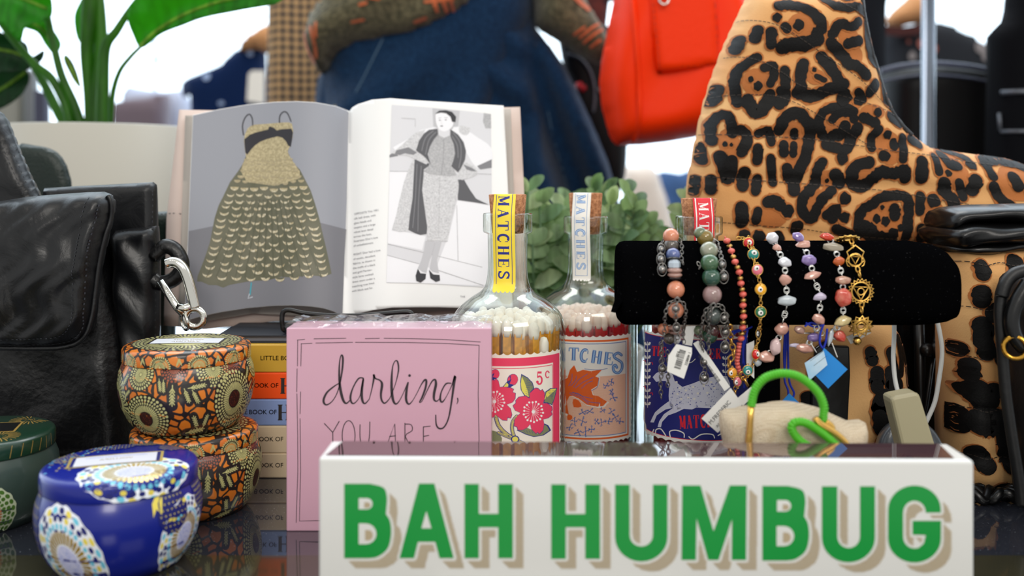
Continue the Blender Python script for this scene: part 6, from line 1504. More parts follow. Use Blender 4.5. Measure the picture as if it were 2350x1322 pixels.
# second boot at the right: padded black collar over leopard shaft
DR = .625
M_nappa = mat('black_nappa', (9, 9, 10), rough=.3, spec=.5, bump=.18, bscale=60, bdet=5)
b = empty('ankle_boot', (W(2250, 0, DR).x, DR, 0), 'leopard boot standing at right with shiny black padded collar', 'boot')
ZR = lambda P: z2p(P, 1850, 430, 1.974)
sh = [(2168, 560), (2166, 640), (2160, 740), (2162, 850), (2158, 950), (2160, 1030), (2163, 1080), (2180, 1112), (2300, 1118), (2400, 1115), (2440, 1100), (2450, 900), (2450, 560)]
def q2(x, y):
    dd = min(abs(y - r) for r in (596, 695, 804, 917, 1020)); return .002 * (1 - math.exp(-(dd / 12.0) ** 2))
SH = Pillow(sh, DR + .012, .028, 55, 12, q2); SH.build('boot_shaft', [M_leo], b)
A = Art()
SPR = [([(703, 335), (705, 375)], 38), ([(850, 325), (846, 370)], 52), ([(925, 330), (930, 370)], 48), ([(700, 450), (700, 490)], 46), ([(745, 545), (785, 525), (820, 555)], 55), ([(700, 590), (705, 650), (722, 710)], 52), ([(818, 655), (820, 665)], 20), ([(790, 690), (783, 745)], 40), ([(848, 580), (860, 620)], 40), ([(662, 770), (660, 815)], 44), ([(840, 770), (870, 830), (890, 860)], 70), ([(680, 880), (715, 920)], 75), ([(740, 880), (705, 900)], 60), ([(622, 990), (622, 1040)], 52), ([(700, 1010), (750, 1010)], 85), ([(898, 990), (900, 1010)], 50), ([(812, 1080), (835, 1140), (840, 1180)], 85), ([(920, 1175), (890, 1215)], 62), ([(680, 1150), (720, 1200)], 52), ([(900, 1300), (940, 1290)], 60), ([(630, 700), (628, 720)], 36), ([(1000, 600), (1010, 680)], 60), ([(1000, 900), (1010, 960)], 70), ([(790, 1310), (850, 1330)], 50), ([(640, 880)], 30), ([(960, 470), (990, 500)], 55)]
spots(A, [(p_, w_ * 1.2) for p_, w_ in SPR], ZR, 1.974, 10)
for y in (596, 695, 804, 917, 1020):
    x = 2160
    while x < 2450: A.stroke([(x, y + 3 * math.sin(x * .1) + (x - 2160) * .01), (x + 7, y + 3 * math.sin(x * .1 + .7) + (x - 2160) * .01)], 1.8, 3, 9, smooth=0, caps=False); x += 10
clipart(A, SH.out); A.build('leopard_pattern', LEO, SH.map, b, step=12, stepy=12, lay=.00016)
for nm, P, th in (('padded_collar', [(2146, 492), (2160, 478), (2200, 471), (2290, 468), (2400, 466), (2470, 468), (2475, 520), (2460, 530), (2300, 512), (2200, 512), (2160, 530), (2142, 520)], .026), ('padded_collar', [(2134, 530), (2160, 512), (2200, 505), (2300, 506), (2400, 508), (2470, 512), (2475, 556), (2400, 562), (2300, 560), (2220, 562), (2170, 572), (2146, 560)], .032), ('padded_collar', [(2146, 560), (2180, 552), (2250, 548), (2400, 548), (2470, 550), (2475, 585), (2400, 572), (2300, 574), (2240, 586), (2210, 586), (2175, 580), (2152, 574)], .030)):
    Pillow(P, DR + .012, th, 22, 9, lambda x, y: .0012 * math.sin(x * .05 + y * .12), sm=3).build(nm, M_nappa, b)

# leopard bag lying between, with a black strap tab
DM = .640
o_ = [(1800, 700), (1900, 690), (1990, 700), (2040, 740), (2060, 800), (2068, 880), (2060, 960), (2035, 1030), (1990, 1068), (1900, 1078), (1800, 1070), (1770, 960), (1770, 800)]
b = empty('leopard_handbag', (W(1930, 0, DM).x, DM, 0), 'leopard print bag with black leather strap, half hidden behind the cream purse', 'handbag')
MBG = Pillow(o_, DM + .01, .035, 70, 12, None, sm=3); MBG.build('bag_body', [M_leo], b)
A = Art()
SPM = [([(290, 700), (310, 790), (330, 850)], 34), ([(345, 650), (350, 740), (340, 800)], 26), ([(285, 780), (290, 860), (300, 900)], 36), ([(255, 890), (240, 960), (250, 1030)], 56), ([(230, 790), (230, 850)], 50), ([(375, 700), (385, 760)], 22), ([(395, 790), (405, 850)], 22), ([(350, 880), (345, 950)], 26), ([(290, 980), (300, 1050), (320, 1090)], 34), ([(360, 1000), (350, 1080)], 26), ([(400, 900), (395, 980)], 22), ([(250, 1090), (240, 1150)], 40), ([(330, 1130), (320, 1180)], 26), ([(385, 1060), (380, 1110)], 22), ([(-30, 760), (-20, 840)], 60), ([(-60, 900), (-50, 990)], 50), ([(10, 680), (20, 740)], 46), ([(40, 820), (30, 900)], 40), ([(-10, 1020), (0, 1100)], 50), ([(200, 700), (210, 740)], 40), ([(180, 1180), (260, 1200)], 40)]
spots(A, SPM, ZR, 1.974, 12); clipart(A, MBG.out); A.build('leopard_pattern', LEO, MBG.map, b, step=12, stepy=12, lay=.00016)
slab('leather_strap', [(1872, 800), (1882, 792), (1950, 795), (1952, 860), (1948, 940), (1944, 1030), (1860, 1030), (1862, 900)], DM - .028, .004, [M_nappa], b, bev=.001)

# black tripod gear, cables, charger in the gap
M_bp = mat('black_plastic', (14, 14, 15), rough=.3)
b = empty('microphone_stand', (W(2115, 0, .69).x, .665, 0), 'black jointed stand in the dark gap between the boots', 'stand')
m = MB(); m.tube([W(2118, 1060, .67), W(2112, 900, .67), (W(2108, 0, .67).x, .67, .118)], .0035, 10); m.build('pole', M_bp, b)
m = MB(); m.ball(W(2128, 803, .664), .0048, 0, 14, 10, (1, .8, 1)); m.build('knob', M_bp, b)
m = MB(); m.ball(W(2146, 803, .664), .0052, 0, 14, 10, (.7, .8, 1.1)); m.build('knob', M_bp, b)
m = MB(); m.tube([W(2150, 760, .668), W(2125, 930, .668), W(2095, 1060, .668)], .0016, 8); m.build('leg', M_bp, b)
M_cable = mat('grey_cable', (196, 196, 192), rough=.45)
def cable(zs, d0, d1, lab, r=.0014):
    n = len(zs); m = MB(); m.tube(spline([W(x, y, d0 + (d1 - d0) * i / (n - 1)) for i, (x, y) in enumerate(zs)], 6), r, 8); o = m.build('charging_cable', M_cable); tag(o, lab, 'cable', None); return o
cable([(2052, 700), (2052, 770), (2050, 820), (2054, 870), (2062, 905), (2068, 925)], .60, .575, 'pale grey cable going down to the top of the beige power brick')
cable([(2146, 720), (2156, 760), (2162, 810), (2155, 870), (2146, 920), (2132, 955), (2122, 975), (2112, 1000), (2100, 1040)], .60, .60, 'pale grey cable curling down beside the right-hand leopard boot')
M_beigep = mat('beige_plastic', (164, 156, 126), rough=.45)
slab('power_brick', [(2044, 918), (2050, 911), (2102, 901), (2112, 906), (2150, 1030), (2170, 1110), (2090, 1110), (2066, 1010)], .556, .014, [M_beigep], None, bev=.0018)
tag(bpy.data.objects['power_brick'], 'beige plastic power brick leaning behind the right end of the front box', 'power adapter')
m = MB(); c = W(2090, 0, .600); m.M = Matrix.Translation((c.x - .001, .606, .024)) @ Matrix.Rotation(.35, 4, 'Y') @ Matrix.Rotation(1.25, 4, 'X')
m.lathe([(0, 0), (.018, 0), (.0205, .003), (.0205, .009), (.019, .011), (.013, .0115), (.012, .0105), (0, .0105)], (0, 0, 0), 40)
o = m.build('charging_puck', mat('grey_puck_plastic', (84, 88, 94), rough=.3, coat=.3)); tag(o, 'round grey charging puck behind the beige power brick', 'charger')
b = empty('woven_chain_strap', (W(2290, 0, .60).x, .60, .001), 'black braided leather strap lying on the glass at the foot of the right-hand boot', 'strap')
for j in range(3):
    m = MB(); n = 60
    m.tube([Vector((W(2225 + i * 3.6, 0, .59).x, .588 + .0055 * math.cos(i * .24 + j * 2.094), .0052 + .0022 * math.sin(i * .48 + j * 2.094))) for i in range(n)], .0029, 8); m.build('braid_strand', M_nappa, b)
# black leather bag at the right edge
DK = .560
M_blkleather = mat('black_matt_leather', (14, 14, 15), rough=.45, bump=.1, bscale=300)
b = empty('black_handbag', (W(2400, 0, DK).x, DK, 0), 'black leather bag with brass ring, cut by the right edge of the picture', 'handbag')
Pillow([(2326, 640), (2345, 622), (2400, 615), (2480, 620), (2490, 900), (2490, 1160), (2380, 1165), (2358, 1150), (2352, 1080), (2340, 960), (2330, 860), (2320, 760), (2312, 700)], DK + .01, .024, 16, 12).build('bag_body', M_blkleather, b)
m = MB(); m.tube(spline([W(x, y, DK - .018) for x, y in [(2298, 680), (2308, 650), (2330, 628), (2370, 618)]], 6) , .0035, 10); m.tube(spline([W(x, y, DK - .0165) for x, y in [(2298, 680), (2294, 720), (2300, 800), (2308, 900), (2322, 1000), (2338, 1100), (2345, 1158)]], 6), .003, 10); m.build('edge_binding', M_blkleather, b)
m = MB(); m.tube(spline([W(x, y, DK - .022) for x, y in [(2360, 650), (2335, 690), (2322, 730), (2328, 770), (2350, 800)]], 6), .0042, 10); m.build('strap', M_nappa, b)
m = MB(); m.torus(W(2330, 798, DK - .0245), .0058, .0014, (.5, 1, 0)); m.build('brass_ring', mat('brass', (200, 150, 60), rough=.22, metal=.95), b)
# ================================================================ black leather bags at the left
M_calf = mat('black_calf_leather', (11, 12, 15), rough=.33, spec=.55, bump=.5, bscale=42, bdet=9)
nt, N, Lk, B = nodes_of(M_calf)
n1 = [n for n in N if n.type == 'TEX_NOISE'][0]; n1.inputs['Distortion'].default_value = 1.2
r1 = N.new('ShaderNodeMapRange'); r1.inputs['To Min'].default_value = .22; r1.inputs['To Max'].default_value = .5; Lk.new(n1.outputs['Fac'], r1.inputs['Value']); Lk.new(r1.outputs[0], B.inputs['Roughness'])
M_calf2 = mat('black_grained_leather', (7, 7, 9), rough=.36, spec=.5, bump=.5, bscale=160, bdet=6)
M_thread = mat('charcoal_thread', (48, 50, 56), rough=.6)
M_greenl = mat('dark_green_leather', (16, 32, 26), rough=.4, spec=.5, bump=.3, bscale=500)
def stitches(A, P, L=3, step=7.5, w_=1.7, m=0):
    pts = [(v.x, v.y) for v in spline([(x, y, 0) for x, y in P], 10)]; acc = 0
    for a, c in zip(pts, pts[1:]):
        acc += math.hypot(c[0] - a[0], c[1] - a[1])
        if acc > step:
            acc = 0; L_ = math.hypot(c[0] - a[0], c[1] - a[1]) or 1; dx, dy = (c[0] - a[0]) / L_, (c[1] - a[1]) / L_
            A.stroke([a, (a[0] + dx * step * .62, a[1] + dy * step * .62)], w_, m, L, smooth=0, caps=False)
DL = .66
bg_ = empty('leather_satchel', (W(120, 0, DL).x, DL, 0), 'big glossy black leather satchel with stitched front flap at the left edge', 'handbag')
Pillow([(-60, 560), (60, 520), (180, 500), (262, 510), (300, 620), (330, 760), (346, 860), (350, 960), (340, 1040), (310, 1046), (100, 1052), (-60, 1048), (-120, 1000), (-120, 640)], DL + .02, .040, 60, 13, lambda x, y: .0018 * math.sin(x * .03 + .8 * math.sin(y * .02)) * math.sin(y * .024), sm=3).build('bag_body', M_calf2, bg_)
# side gusset and back panel
Pillow([(262, 530), (300, 524), (362, 518), (366, 600), (366, 760), (362, 860), (340, 900), (300, 880), (262, 700)], DL, .012, 26, 10, lambda x, y: .0014 * math.sin((x - y) * .06), sm=0).build('side_gusset', M_calf, bg_)
Pillow([(102, 432), (180, 427), (260, 423), (352, 418), (360, 424), (361, 520), (361, 600), (240, 610), (110, 590)], DL + .012, .008, 14, 10).build('back_panel', M_calf, bg_)
fl = [(-60, 472), (0, 462), (60, 452), (130, 446), (200, 441), (240, 440), (256, 446), (264, 462), (262, 490), (250, 540), (236, 600), (228, 660), (222, 716), (212, 760), (192, 782), (160, 794), (110, 798), (0, 796), (-60, 796)]
def flb(x, y):
    t = (y - 440) / 360.0
    return .010 * math.sin(PI * min(1, max(0, t * .9 + .1))) + .0018 * math.sin(x * .035 + y * .02) * math.sin(y * .03 - x * .012) + .0009 * math.sin(x * .11 + y * .07 + 2 * math.sin(y * .05))
FL = Pillow(fl, DL - .040, .010, 30, 9, flb); FL.build('front_flap', M_calf, bg_)
A = Art()
stitches(A, [(-50, 772), (60, 772), (140, 768), (170, 758), (188, 735), (194, 700), (196, 640), (205, 560), (216, 490), (222, 450)]); stitches(A, [(-50, 786), (60, 787), (150, 783), (185, 772), (204, 750), (212, 710), (218, 650), (228, 580), (242, 510), (250, 470)])
clipart(A, FL.out); A.build('flap_stitching', [M_thread], FL.map, bg_, step=9, stepy=9)
m = MB(); m.tube(spline([FL.map(x, y, .0002) for x, y in [(256, 448), (263, 466), (260, 500), (248, 545), (235, 602), (227, 662), (221, 714), (210, 758), (190, 781), (160, 792), (110, 796), (0, 795)]], 5), .0016, 8); m.build('flap_edge', M_calf, bg_)
A = Art(); stitches(A, [(112, 441), (200, 436), (280, 432), (342, 430), (350, 440), (350, 500), (350, 514)]); A.build('panel_stitching', [M_thread], lambda x, y, l: W(x, y, DL + .0025) + Vector((0, -l, 0)), bg_)
A = Art(); stitches(A, [(264, 533), (310, 528), (350, 527), (357, 560), (357, 700), (355, 850)]); A.build('gusset_stitching', [mat('black_thread', (6, 6, 7), rough=.6)], lambda x, y, l: W(x, y, DL - .0135) + Vector((0, -l, 0)), bg_)
# wide strap rising at the far left
Pillow([(-60, 230), (0, 256), (14, 275), (40, 340), (66, 400), (90, 448), (104, 474), (60, 500), (-60, 510)], DL + .004, .010, 16, 9, lambda x, y: .0008 * math.sin(y * .05), sm=0).build('shoulder_strap', M_calf, bg_)
A = Art(); stitches(A, [(2, 290), (30, 350), (56, 410), (80, 460)]); stitches(A, [(-8, 310), (18, 366), (44, 424), (66, 470)]); A.build('strap_stitching', [M_thread], lambda x, y, l: W(x, y, DL - .0072) + Vector((0, -l, 0)), bg_)
# green leather tab and green pouch corner behind
GP = Pillow([(40, 334), (80, 334), (112, 340), (134, 352), (150, 374), (160, 402), (164, 440), (150, 470), (60, 480), (30, 400)], .77, .006, 18, 10, None, sm=3); o = GP
g2 = empty('green_leather_bag', (W(380, 0, .73).x, .73, 0), 'dark green leather bag behind the satchel, its squared corner by the silver clip', 'handbag')
GP.build('leather_tab', M_greenl, g2)  # separate leather tab, only grouped under this bag
Pillow([(330, 488), (380, 485), (426, 483), (424, 520), (414, 570), (404, 640), (400, 720), (396, 900), (390, 990), (330, 990), (320, 800)], .74, .012, 14, 12).build('bag_body', M_greenl, g2)
A = Art(); stitches(A, [(340, 494), (416, 491), (416, 520), (406, 570)]); A.build('stitching', [M_thread], lambda x, y, l: W(x, y, .7275) + Vector((0, -l, 0)), g2)
m = MB(); m.tube(spline([W(x, y, .655) for x, y in [(352, 590), (378, 566), (404, 576), (418, 610), (400, 640), (368, 650), (350, 640)]], 5), [.005] * 31, 8); o = m.build('gathered_loop', mat('black_satin', (12, 12, 13), rough=.35, bump=.8, bscale=90), None); tag(o, 'black gathered fabric loop that the silver clip hangs from', 'strap')
# carabiner clip
M_chrome = mat('polished_silver', (214, 212, 204), rough=.12, metal=1.0)
ZC = lambda P: [W(x / 3.3057, 400 + y / 3.3057, .628) for x, y in P]
cl = empty('carabiner_clip', ZC([(1400, 950)])[0], 'polished silver carabiner clip hanging beside the black satchel', 'clip')
m = MB(); m.tube(spline(ZC([(1265, 680), (1300, 668), (1345, 675), (1385, 710), (1415, 770), (1440, 850), (1465, 950), (1480, 1010)]), 6), .0034, 10); m.build('clip_frame', M_chrome, cl)
m = MB(); c = ZC([(1478, 1090)])[0]; m.torus(c, .0058, .0023, (0, 1, 0), 0, 28); m.build('clip_ring', M_chrome, cl)
m = MB(); m.tube(ZC([(1215, 810), (1345, 1010), (1395, 1060)]), .0026, 10); m.build('gate', M_chrome, cl)
m = MB(); m.tube(ZC([(1345, 1005), (1400, 1020), (1450, 1000)]), .0030, 8); m.build('hinge', M_chrome, cl)
m = MB(); m.torus(ZC([(1400, 1120)])[0], .0052, .0010, (.8, .7, .2), 0, 24); o = m.build('split_ring', M_chrome); tag(o, 'thin silver split ring threaded on the carabiner clip', 'ring')

# ================================================================ big planter
DPt = .97
M_pot = mat('white_ceramic', (180, 177, 167), rough=.5, spec=.3)
cxp = W(215, 0, DPt).x; rp_ = 222 * DPt / F * .93; zp = pz(282, DPt - rp_)
pt = empty('large_planter', (cxp, DPt, 0), 'large white planter with broad-leaved tropical plant behind the satchel', 'potted plant')
m = MB(); m.lathe([(0, .0), (rp_ * .80, .0), (rp_ * .84, .01), (rp_, zp), (rp_ - .004, zp + .001), (rp_ - .006, zp - .002), (rp_ - .012, zp - .03), (0, zp - .03)], (cxp, DPt, 0), 72); m.build('pot', M_pot, pt)
m = MB(); m.lathe([(0, zp - .024), (rp_ - .012, zp - .026)], (cxp, DPt, 0), 40); m.build('soil', mat('dark_soil', (40, 32, 26), rough=.9), pt)
def leafmat(name, col, tcol):
    m = mat(name, col, rough=.42, spec=.4)
    nt, N, Lk, B = nodes_of(m); out = N['Material Output']
    wv = N.new('ShaderNodeTexNoise'); wv.inputs['Scale'].default_value = 38; wv.inputs['Detail'].default_value = 3; tcx = N.new('ShaderNodeTexCoord'); mpx = N.new('ShaderNodeMapping'); mpx.inputs['Scale'].default_value = (4, 1, .6); Lk.new(tcx.outputs['Object'], mpx.inputs[0]); Lk.new(mpx.outputs[0], wv.inputs['Vector'])
    mr = N.new('ShaderNodeValToRGB'); mr.color_ramp.elements[0].position = .35; mr.color_ramp.elements[1].position = .65; mr.color_ramp.elements[0].color = rgb(tuple(v * .62 for v in col)); mr.color_ramp.elements[1].color = rgb(col); Lk.new(wv.outputs['Fac'], mr.inputs['Fac']); Lk.new(mr.outputs['Color'], B.inputs['Base Color'])
    t = N.new('ShaderNodeBsdfTranslucent'); t.inputs['Color'].default_value = rgb(tcol); mx = N.new('ShaderNodeMixShader'); mx.inputs['Fac'].default_value = .45
    Lk.new(B.outputs[0], mx.inputs[1]); Lk.new(t.outputs[0], mx.inputs[2]); Lk.new(mx.outputs[0], out.inputs['Surface']); return m
M_stem = leafmat('plant_stem', (58, 108, 28), (110, 176, 48)); M_lf = leafmat('banana_leaf', (40, 128, 26), (120, 205, 40)); M_lfd = leafmat('banana_leaf_dark', (18, 66, 30), (40, 110, 44)); M_rib = leafmat('leaf_midrib', (150, 200, 70), (180, 225, 90))
def stem(zs, r0, r1, d0=DPt, d1=DPt):
    n = len(zs); m = MB(); P = spline([W(x, y, d0 + (d1 - d0) * i / (n - 1)) for i, (x, y) in enumerate(zs)], 6); m.tube(P, [r0 + (r1 - r0) * i / (len(P) - 1) for i in range(len(P))], 10); return m.build('stem', M_stem, pt)
PXp = DPt / F
stem([(165, 300), (150, 240), (118, 180), (80, 148), (30, 90), (-20, 20)], 11 * PXp, 8 * PXp); stem([(190, 300), (170, 240), (140, 170), (118, 80), (98, -20)], 12 * PXp, 7 * PXp)
stem([(205, 300), (205, 220), (200, 120), (205, 60), (212, -20)], 10 * PXp, 22 * PXp); stem([(215, 300), (222, 220), (232, 120), (232, 40), (228, -20)], 20 * PXp, 9 * PXp)
stem([(235, 300), (236, 200), (242, 110), (268, 70), (300, 20), (330, -20)], 16 * PXp, 5 * PXp, DPt - .03, DPt - .03); stem([(252, 300), (258, 220), (274, 165), (300, 130), (322, 108)], 7 * PXp, 4 * PXp, DPt - .01, DPt - .01)
stem([(160, 300), (135, 260), (100, 190), (76, 150)], 14 * PXp, 8 * PXp, DPt + .02, DPt + .02)
def leaf(out_, rib, d0, slope, mt, curl=.02):
    "broad blade: outline and midrib traced, tilted in depth, folded along the rib"
    rp2 = [(v.x, v.y) for v in spline([(x, y, 0) for x, y in rib], 6)]
    def rd(x, y): return min(math.hypot(x - a, y - b_) for a, b_ in rp2)
    def dd(x, y): return d0 + slope[0] * (x - rib[0][0]) / 400 + slope[1] * (y - rib[0][1]) / 200 - curl * (1 - math.exp(-(rd(x, y) / 45.0) ** 2)) + .0012 * math.sin(rd(x, y) * .5 + x * .25)
    o = slab('leaf', smooth_outline(out_, 5), 0, .0006, [mt], pt, dfun=dd, step=12)
    m = MB(); m.tube([W(x, y, dd(x, y) - .0012) for x, y in rp2], .0016, 6); m.build('midrib', M_rib, o)
    return o
leaf([(300, 10), (330, -10), (420, -30), (520, -40), (650, -30), (640, 5), (560, 22), (470, 40), (420, 58), (370, 78), (325, 110), (305, 80), (292, 40)], [(322, 106), (360, 70), (430, 30), (520, 0), (640, -15)], DPt - .05, (-.05, 0), M_lf)
leaf([(-30, -20), (60, -40), (110, -20), (120, 30), (100, 48), (60, 60), (45, 96), (10, 60), (-30, 30)], [(108, 20), (60, 0), (0, -20)], DPt - .02, (.0, .02), M_lf)
leaf([(-40, 70), (20, 80), (60, 100), (70, 130), (100, 115), (95, 140), (60, 160), (0, 168), (-40, 160)], [(80, 140), (30, 120), (-30, 110)], DPt + .03, (0, 0), M_lfd)
leaf([(170, 40), (180, 10), (200, -20), (225, -20), (222, 20), (205, 70), (190, 100), (176, 85)], [(190, 98), (200, 40), (212, -20)], DPt + .01, (0, 0), M_lf, .01)
leaf([(48, 30), (90, 40), (116, 60), (140, 100), (125, 125), (105, 105), (85, 75), (50, 60)], [(128, 120), (100, 70), (52, 44)], DPt + .01, (0, 0), M_lf, .01)
leaf([(150, 125), (165, 140), (178, 170), (185, 200), (172, 190), (158, 165), (146, 138)], [(182, 198), (165, 160), (150, 130)], DPt, (0, 0), M_lfd, .005)
leaf([(-40, 130), (60, 160), (55, 210), (0, 250), (-40, 240)], [(60, 165), (10, 200), (-30, 220)], DPt + .05, (0, 0), M_lfd, .01)

# ================================================================ little faux plant behind the bottles
DG = .80
gp = empty('small_plant', (W(1350, 0, DG).x, DG, 0), 'small pot plant with plump pale green leaves behind the match bottles', 'potted plant')
cxg = W(1345, 0, DG).x
m = MB(); m.lathe([(0, 0), (.040, 0), (.046, .055), (.043, .055), (.042, .05), (0, .05)], (cxg, DG, 0), 40); m.build('pot', M_pot, gp)
GM = [leafmat('faux_leaf_a', (142, 172, 128), (160, 190, 120)), leafmat('faux_leaf_b', (108, 142, 106), (134, 170, 96)), leafmat('faux_leaf_c', (184, 206, 162), (190, 212, 140))]
def oval(c, dirv, L, wd, nrm, mi, mb):
    dirv = dirv.normalized(); side = dirv.cross(nrm).normalized(); up = side.cross(dirv)
    P = []; prof = [(0, .06), (.12, .38), (.3, .78), (.5, 1), (.7, .95), (.85, .7), (.95, .38), (1, .03)]
    n = len(mb.v); vs = []
    for t, w_ in prof:
        bend = up * (-.25 * L * t * t); b_ = c + dirv * L * t + bend
        vs += [b_ - side * wd * w_ + up * wd * w_ * .3, b_, b_ + side * wd * w_ + up * wd * w_ * .3]
    fs = []
    for i in range(len(prof) - 1):
        for k in range(2): fs.append((i * 3 + k, i * 3 + k + 1, i * 3 + 4 + k, i * 3 + 3 + k))
    mb.add(vs, fs, mi)
sprigs = [((1205, 600), (1212, 440)), ((1245, 640), (1238, 470)), ((1225, 690), (1222, 560)), ((1262, 700), (1262, 540)), ((1290, 640), (1296, 480)), ((1340, 600), (1362, 440)), ((1385, 620), (1402, 470)), ((1420, 600), (1442, 450)), ((1440, 640), (1478, 520)), ((1470, 640), (1500, 545)), ((1330, 660), (1330, 520)), ((1400, 690), (1410, 560)), ((1300, 720), (1280, 600)), ((1370, 700), (1372, 580)), ((1450, 700), (1452, 590)), ((1250, 620), (1210, 520)), ((1390, 560), (1380, 450)), ((1440, 560), (1460, 480)), ((1545, 600), (1560, 505)), ((1590, 520), (1606, 462)), ((1620, 540), (1640, 480)), ((1230, 560), (1205, 455)), ((1262, 590), (1270, 500)), ((1310, 560), (1312, 470)), ((1500, 620), (1530, 560))]
for (x0, y0), (x1, y1) in sprigs:
    mb = MB(); dz = DG + U(-.015, .03); a = W(x0, y0, dz); b_ = W(x1, y1, dz + U(-.015, .015))
    mb.tube([Vector((cxg + (a.x - cxg) * .3, DG, .05)), a, b_], [.0016, .0012, .0008], 6, 1)
    n = 5
    for k in range(n):
        t = k / (n - 1); c = a.lerp(b_, t); rr = .95 - .35 * t
        for q in range(2 if t < 1 else 3):
            an = U(0, 2 * PI) if q == 0 else an + PI + U(-.4, .4)
            dv = Vector((math.cos(an) * 1.0, math.sin(an) * .9 - .15, .35 + .9 * t))
            oval(c, dv, .027 * rr * U(.85, 1.25), .0082 * rr * U(.9, 1.2), Vector((U(-.2, .2), -.8, .6)), random.choice([0, 0, 1, 2]), mb)
    mb.build('leafy_sprig', GM, gp)
# ================================================================ clothes and shop things far behind, in the window light
def garment(name, out, d, th, mt, lab, cat='clothing', rim=60, step=26, bump=None, sm=3, part='cloth_body'):
    b = empty(name, (W(sum(p[0] for p in out) / len(out), 0, d).x, d, min(pz(p[1], d) for p in out)), lab, cat)
    P = Pillow(out, d, th, rim, step, bump, sm=sm); P.build(part, mt, b); return b, P
# denim wrap skirt
M_denim = mat('indigo_denim', (12, 36, 64), rough=.9, bump=.7, bscale=420, var=(24, 54, 86), vscale=320, sheen=.1, spec=.15)
M_denim_s = mat('denim_seam_thread', (70, 96, 120), rough=.8)
def pleat(x, y):
    k = max(0, min(1, (y - 20) / 300.0)); u = (x - (1060 + (x - 1060) * 0)) / (1 + .9 * k)
    s_ = .014 * math.sin(x / (20 + 10 * k) + .8 * math.sin(y * .006) + (x > 1230) * 1.2)
    if x > 1215: return (.020 + .022 * k) * math.sin((x - 1215 - (y - 60) * .38) / (15 + 9 * k)) 
    return s_ * (.35 + .5 * k)
b, SK = garment('denim_skirt', [(760, -60), (770, 40), (752, 110), (730, 200), (715, 300), (700, 450), (680, 640), (660, 900), (1500, 900), (1470, 700), (1440, 560), (1420, 460), (1395, 370), (1362, 290), (1330, 220), (1295, 150), (1262, 105), (1232, 66), (1225, 0), (1225, -60)], 1.20, .075, [M_denim], 'deep blue denim wrap skirt on a figure behind the open book', 'skirt', 90, 18, pleat, 0)
WP = Pillow([(770, -60), (1228, -60), (1229, 0), (1226, 50), (1210, 95), (1185, 150), (1160, 210), (1140, 280), (1120, 400), (1110, 700), (720, 700), (735, 300), (760, 110)], 1.19, .085, 100, 18, lambda x, y: .012 * math.sin((x - 1180) / 30 + (y - 60) * .014 * (1 + (1180 - x) / 260)) * min(1, max(.15, (y - 40) / 200)), sm=3); WP.build('wrap_panel', [M_denim], b)
A = Art()
for P in ([(1225, 60), (1205, 115), (1180, 170), (1155, 240), (1134, 310)], [(905, 110), (880, 160), (850, 225)], [(1255, 260), (1270, 330), (1290, 400), (1300, 470)]):
    A.stroke(P, 3, 0, 3, smooth=5)
A.build('topstitching', [M_denim_s], lambda x, y, l: (WP.map(x - 6, y, .001 + l) if x < 1230 else SK.map(x, y, .001 + l)), b, step=18, stepy=18)
# paisley sweater over the hips
M_knit = mat('olive_knit', (64, 62, 48), rough=.95, bump=.9, bscale=260, var=(104, 98, 76), vscale=190, sheen=.2, spec=.1); M_rustk = mat('rust_knit', (186, 96, 58), rough=.95, bump=.8, bscale=260, sheen=.2)
b, SW = garment('paisley_sweater', [(790, -60), (1130, -60), (1105, -10), (1080, 22), (1030, 52), (975, 78), (915, 92), (860, 102), (810, 116), (770, 134), (752, 158), (744, 172), (728, 158), (712, 130), (702, 100), (704, 70), (718, 30), (740, 0)], 1.13, .055, [M_knit], 'chunky olive knit sweater with rust paisley marks, draped over the denim skirt', 'sweater', 55, 16, lambda x, y: .006 * math.sin(x * .03 + y * .05), 3, 'knit_body')
RS = Pillow([(1226, -60), (1330, -60), (1345, 0), (1372, 45), (1392, 80), (1396, 112), (1384, 146), (1350, 140), (1305, 112), (1262, 84), (1232, 64), (1226, 20)], 1.16, .05, 45, 16, lambda x, y: .004 * math.sin(x * .05), sm=3); RS.build('sleeve', [M_knit], b)
A = Art()
for P, w_ in (([(716, 88), (720, 120), (732, 150)], 7), ([(735, 78), (742, 110), (740, 140)], 7), ([(748, 70), (748, 100)], 6), ([(1000, 5), (1010, 40)], 9), ([(1018, 0), (1030, 38)], 9), ([(1040, 12), (1044, 34)], 8), ([(985, 22), (1010, 20), (1045, 16)], 7), ([(860, 15), (885, 18)], 8), ([(845, 32), (858, 28)], 7), ([(800, 0), (835, 4)], 6), ([(825, 68), (850, 62)], 5), ([(705, 60), (712, 76)], 6), ([(960, 65), (985, 56)], 6)): A.blob(P, w_, 0, 2)
A.build('paisley_marks', [M_rustk], lambda x, y, l: SW.map(x, y, l + .001), b, step=16, stepy=16)
A = Art()
for P, w_ in (([(1325, 98), (1350, 78), (1368, 66)], 6), ([(1335, 108), (1358, 90), (1376, 78)], 6), ([(1312, 92), (1335, 76)], 5), ([(1300, 0), (1320, 16), (1345, 32)], 12), ([(1350, 118), (1370, 104)], 6)): A.blob(P, w_, 0, 2)
A.build('paisley_marks', [M_rustk], lambda x, y, l: RS.map(x, y, l + .001), b, step=16, stepy=16)
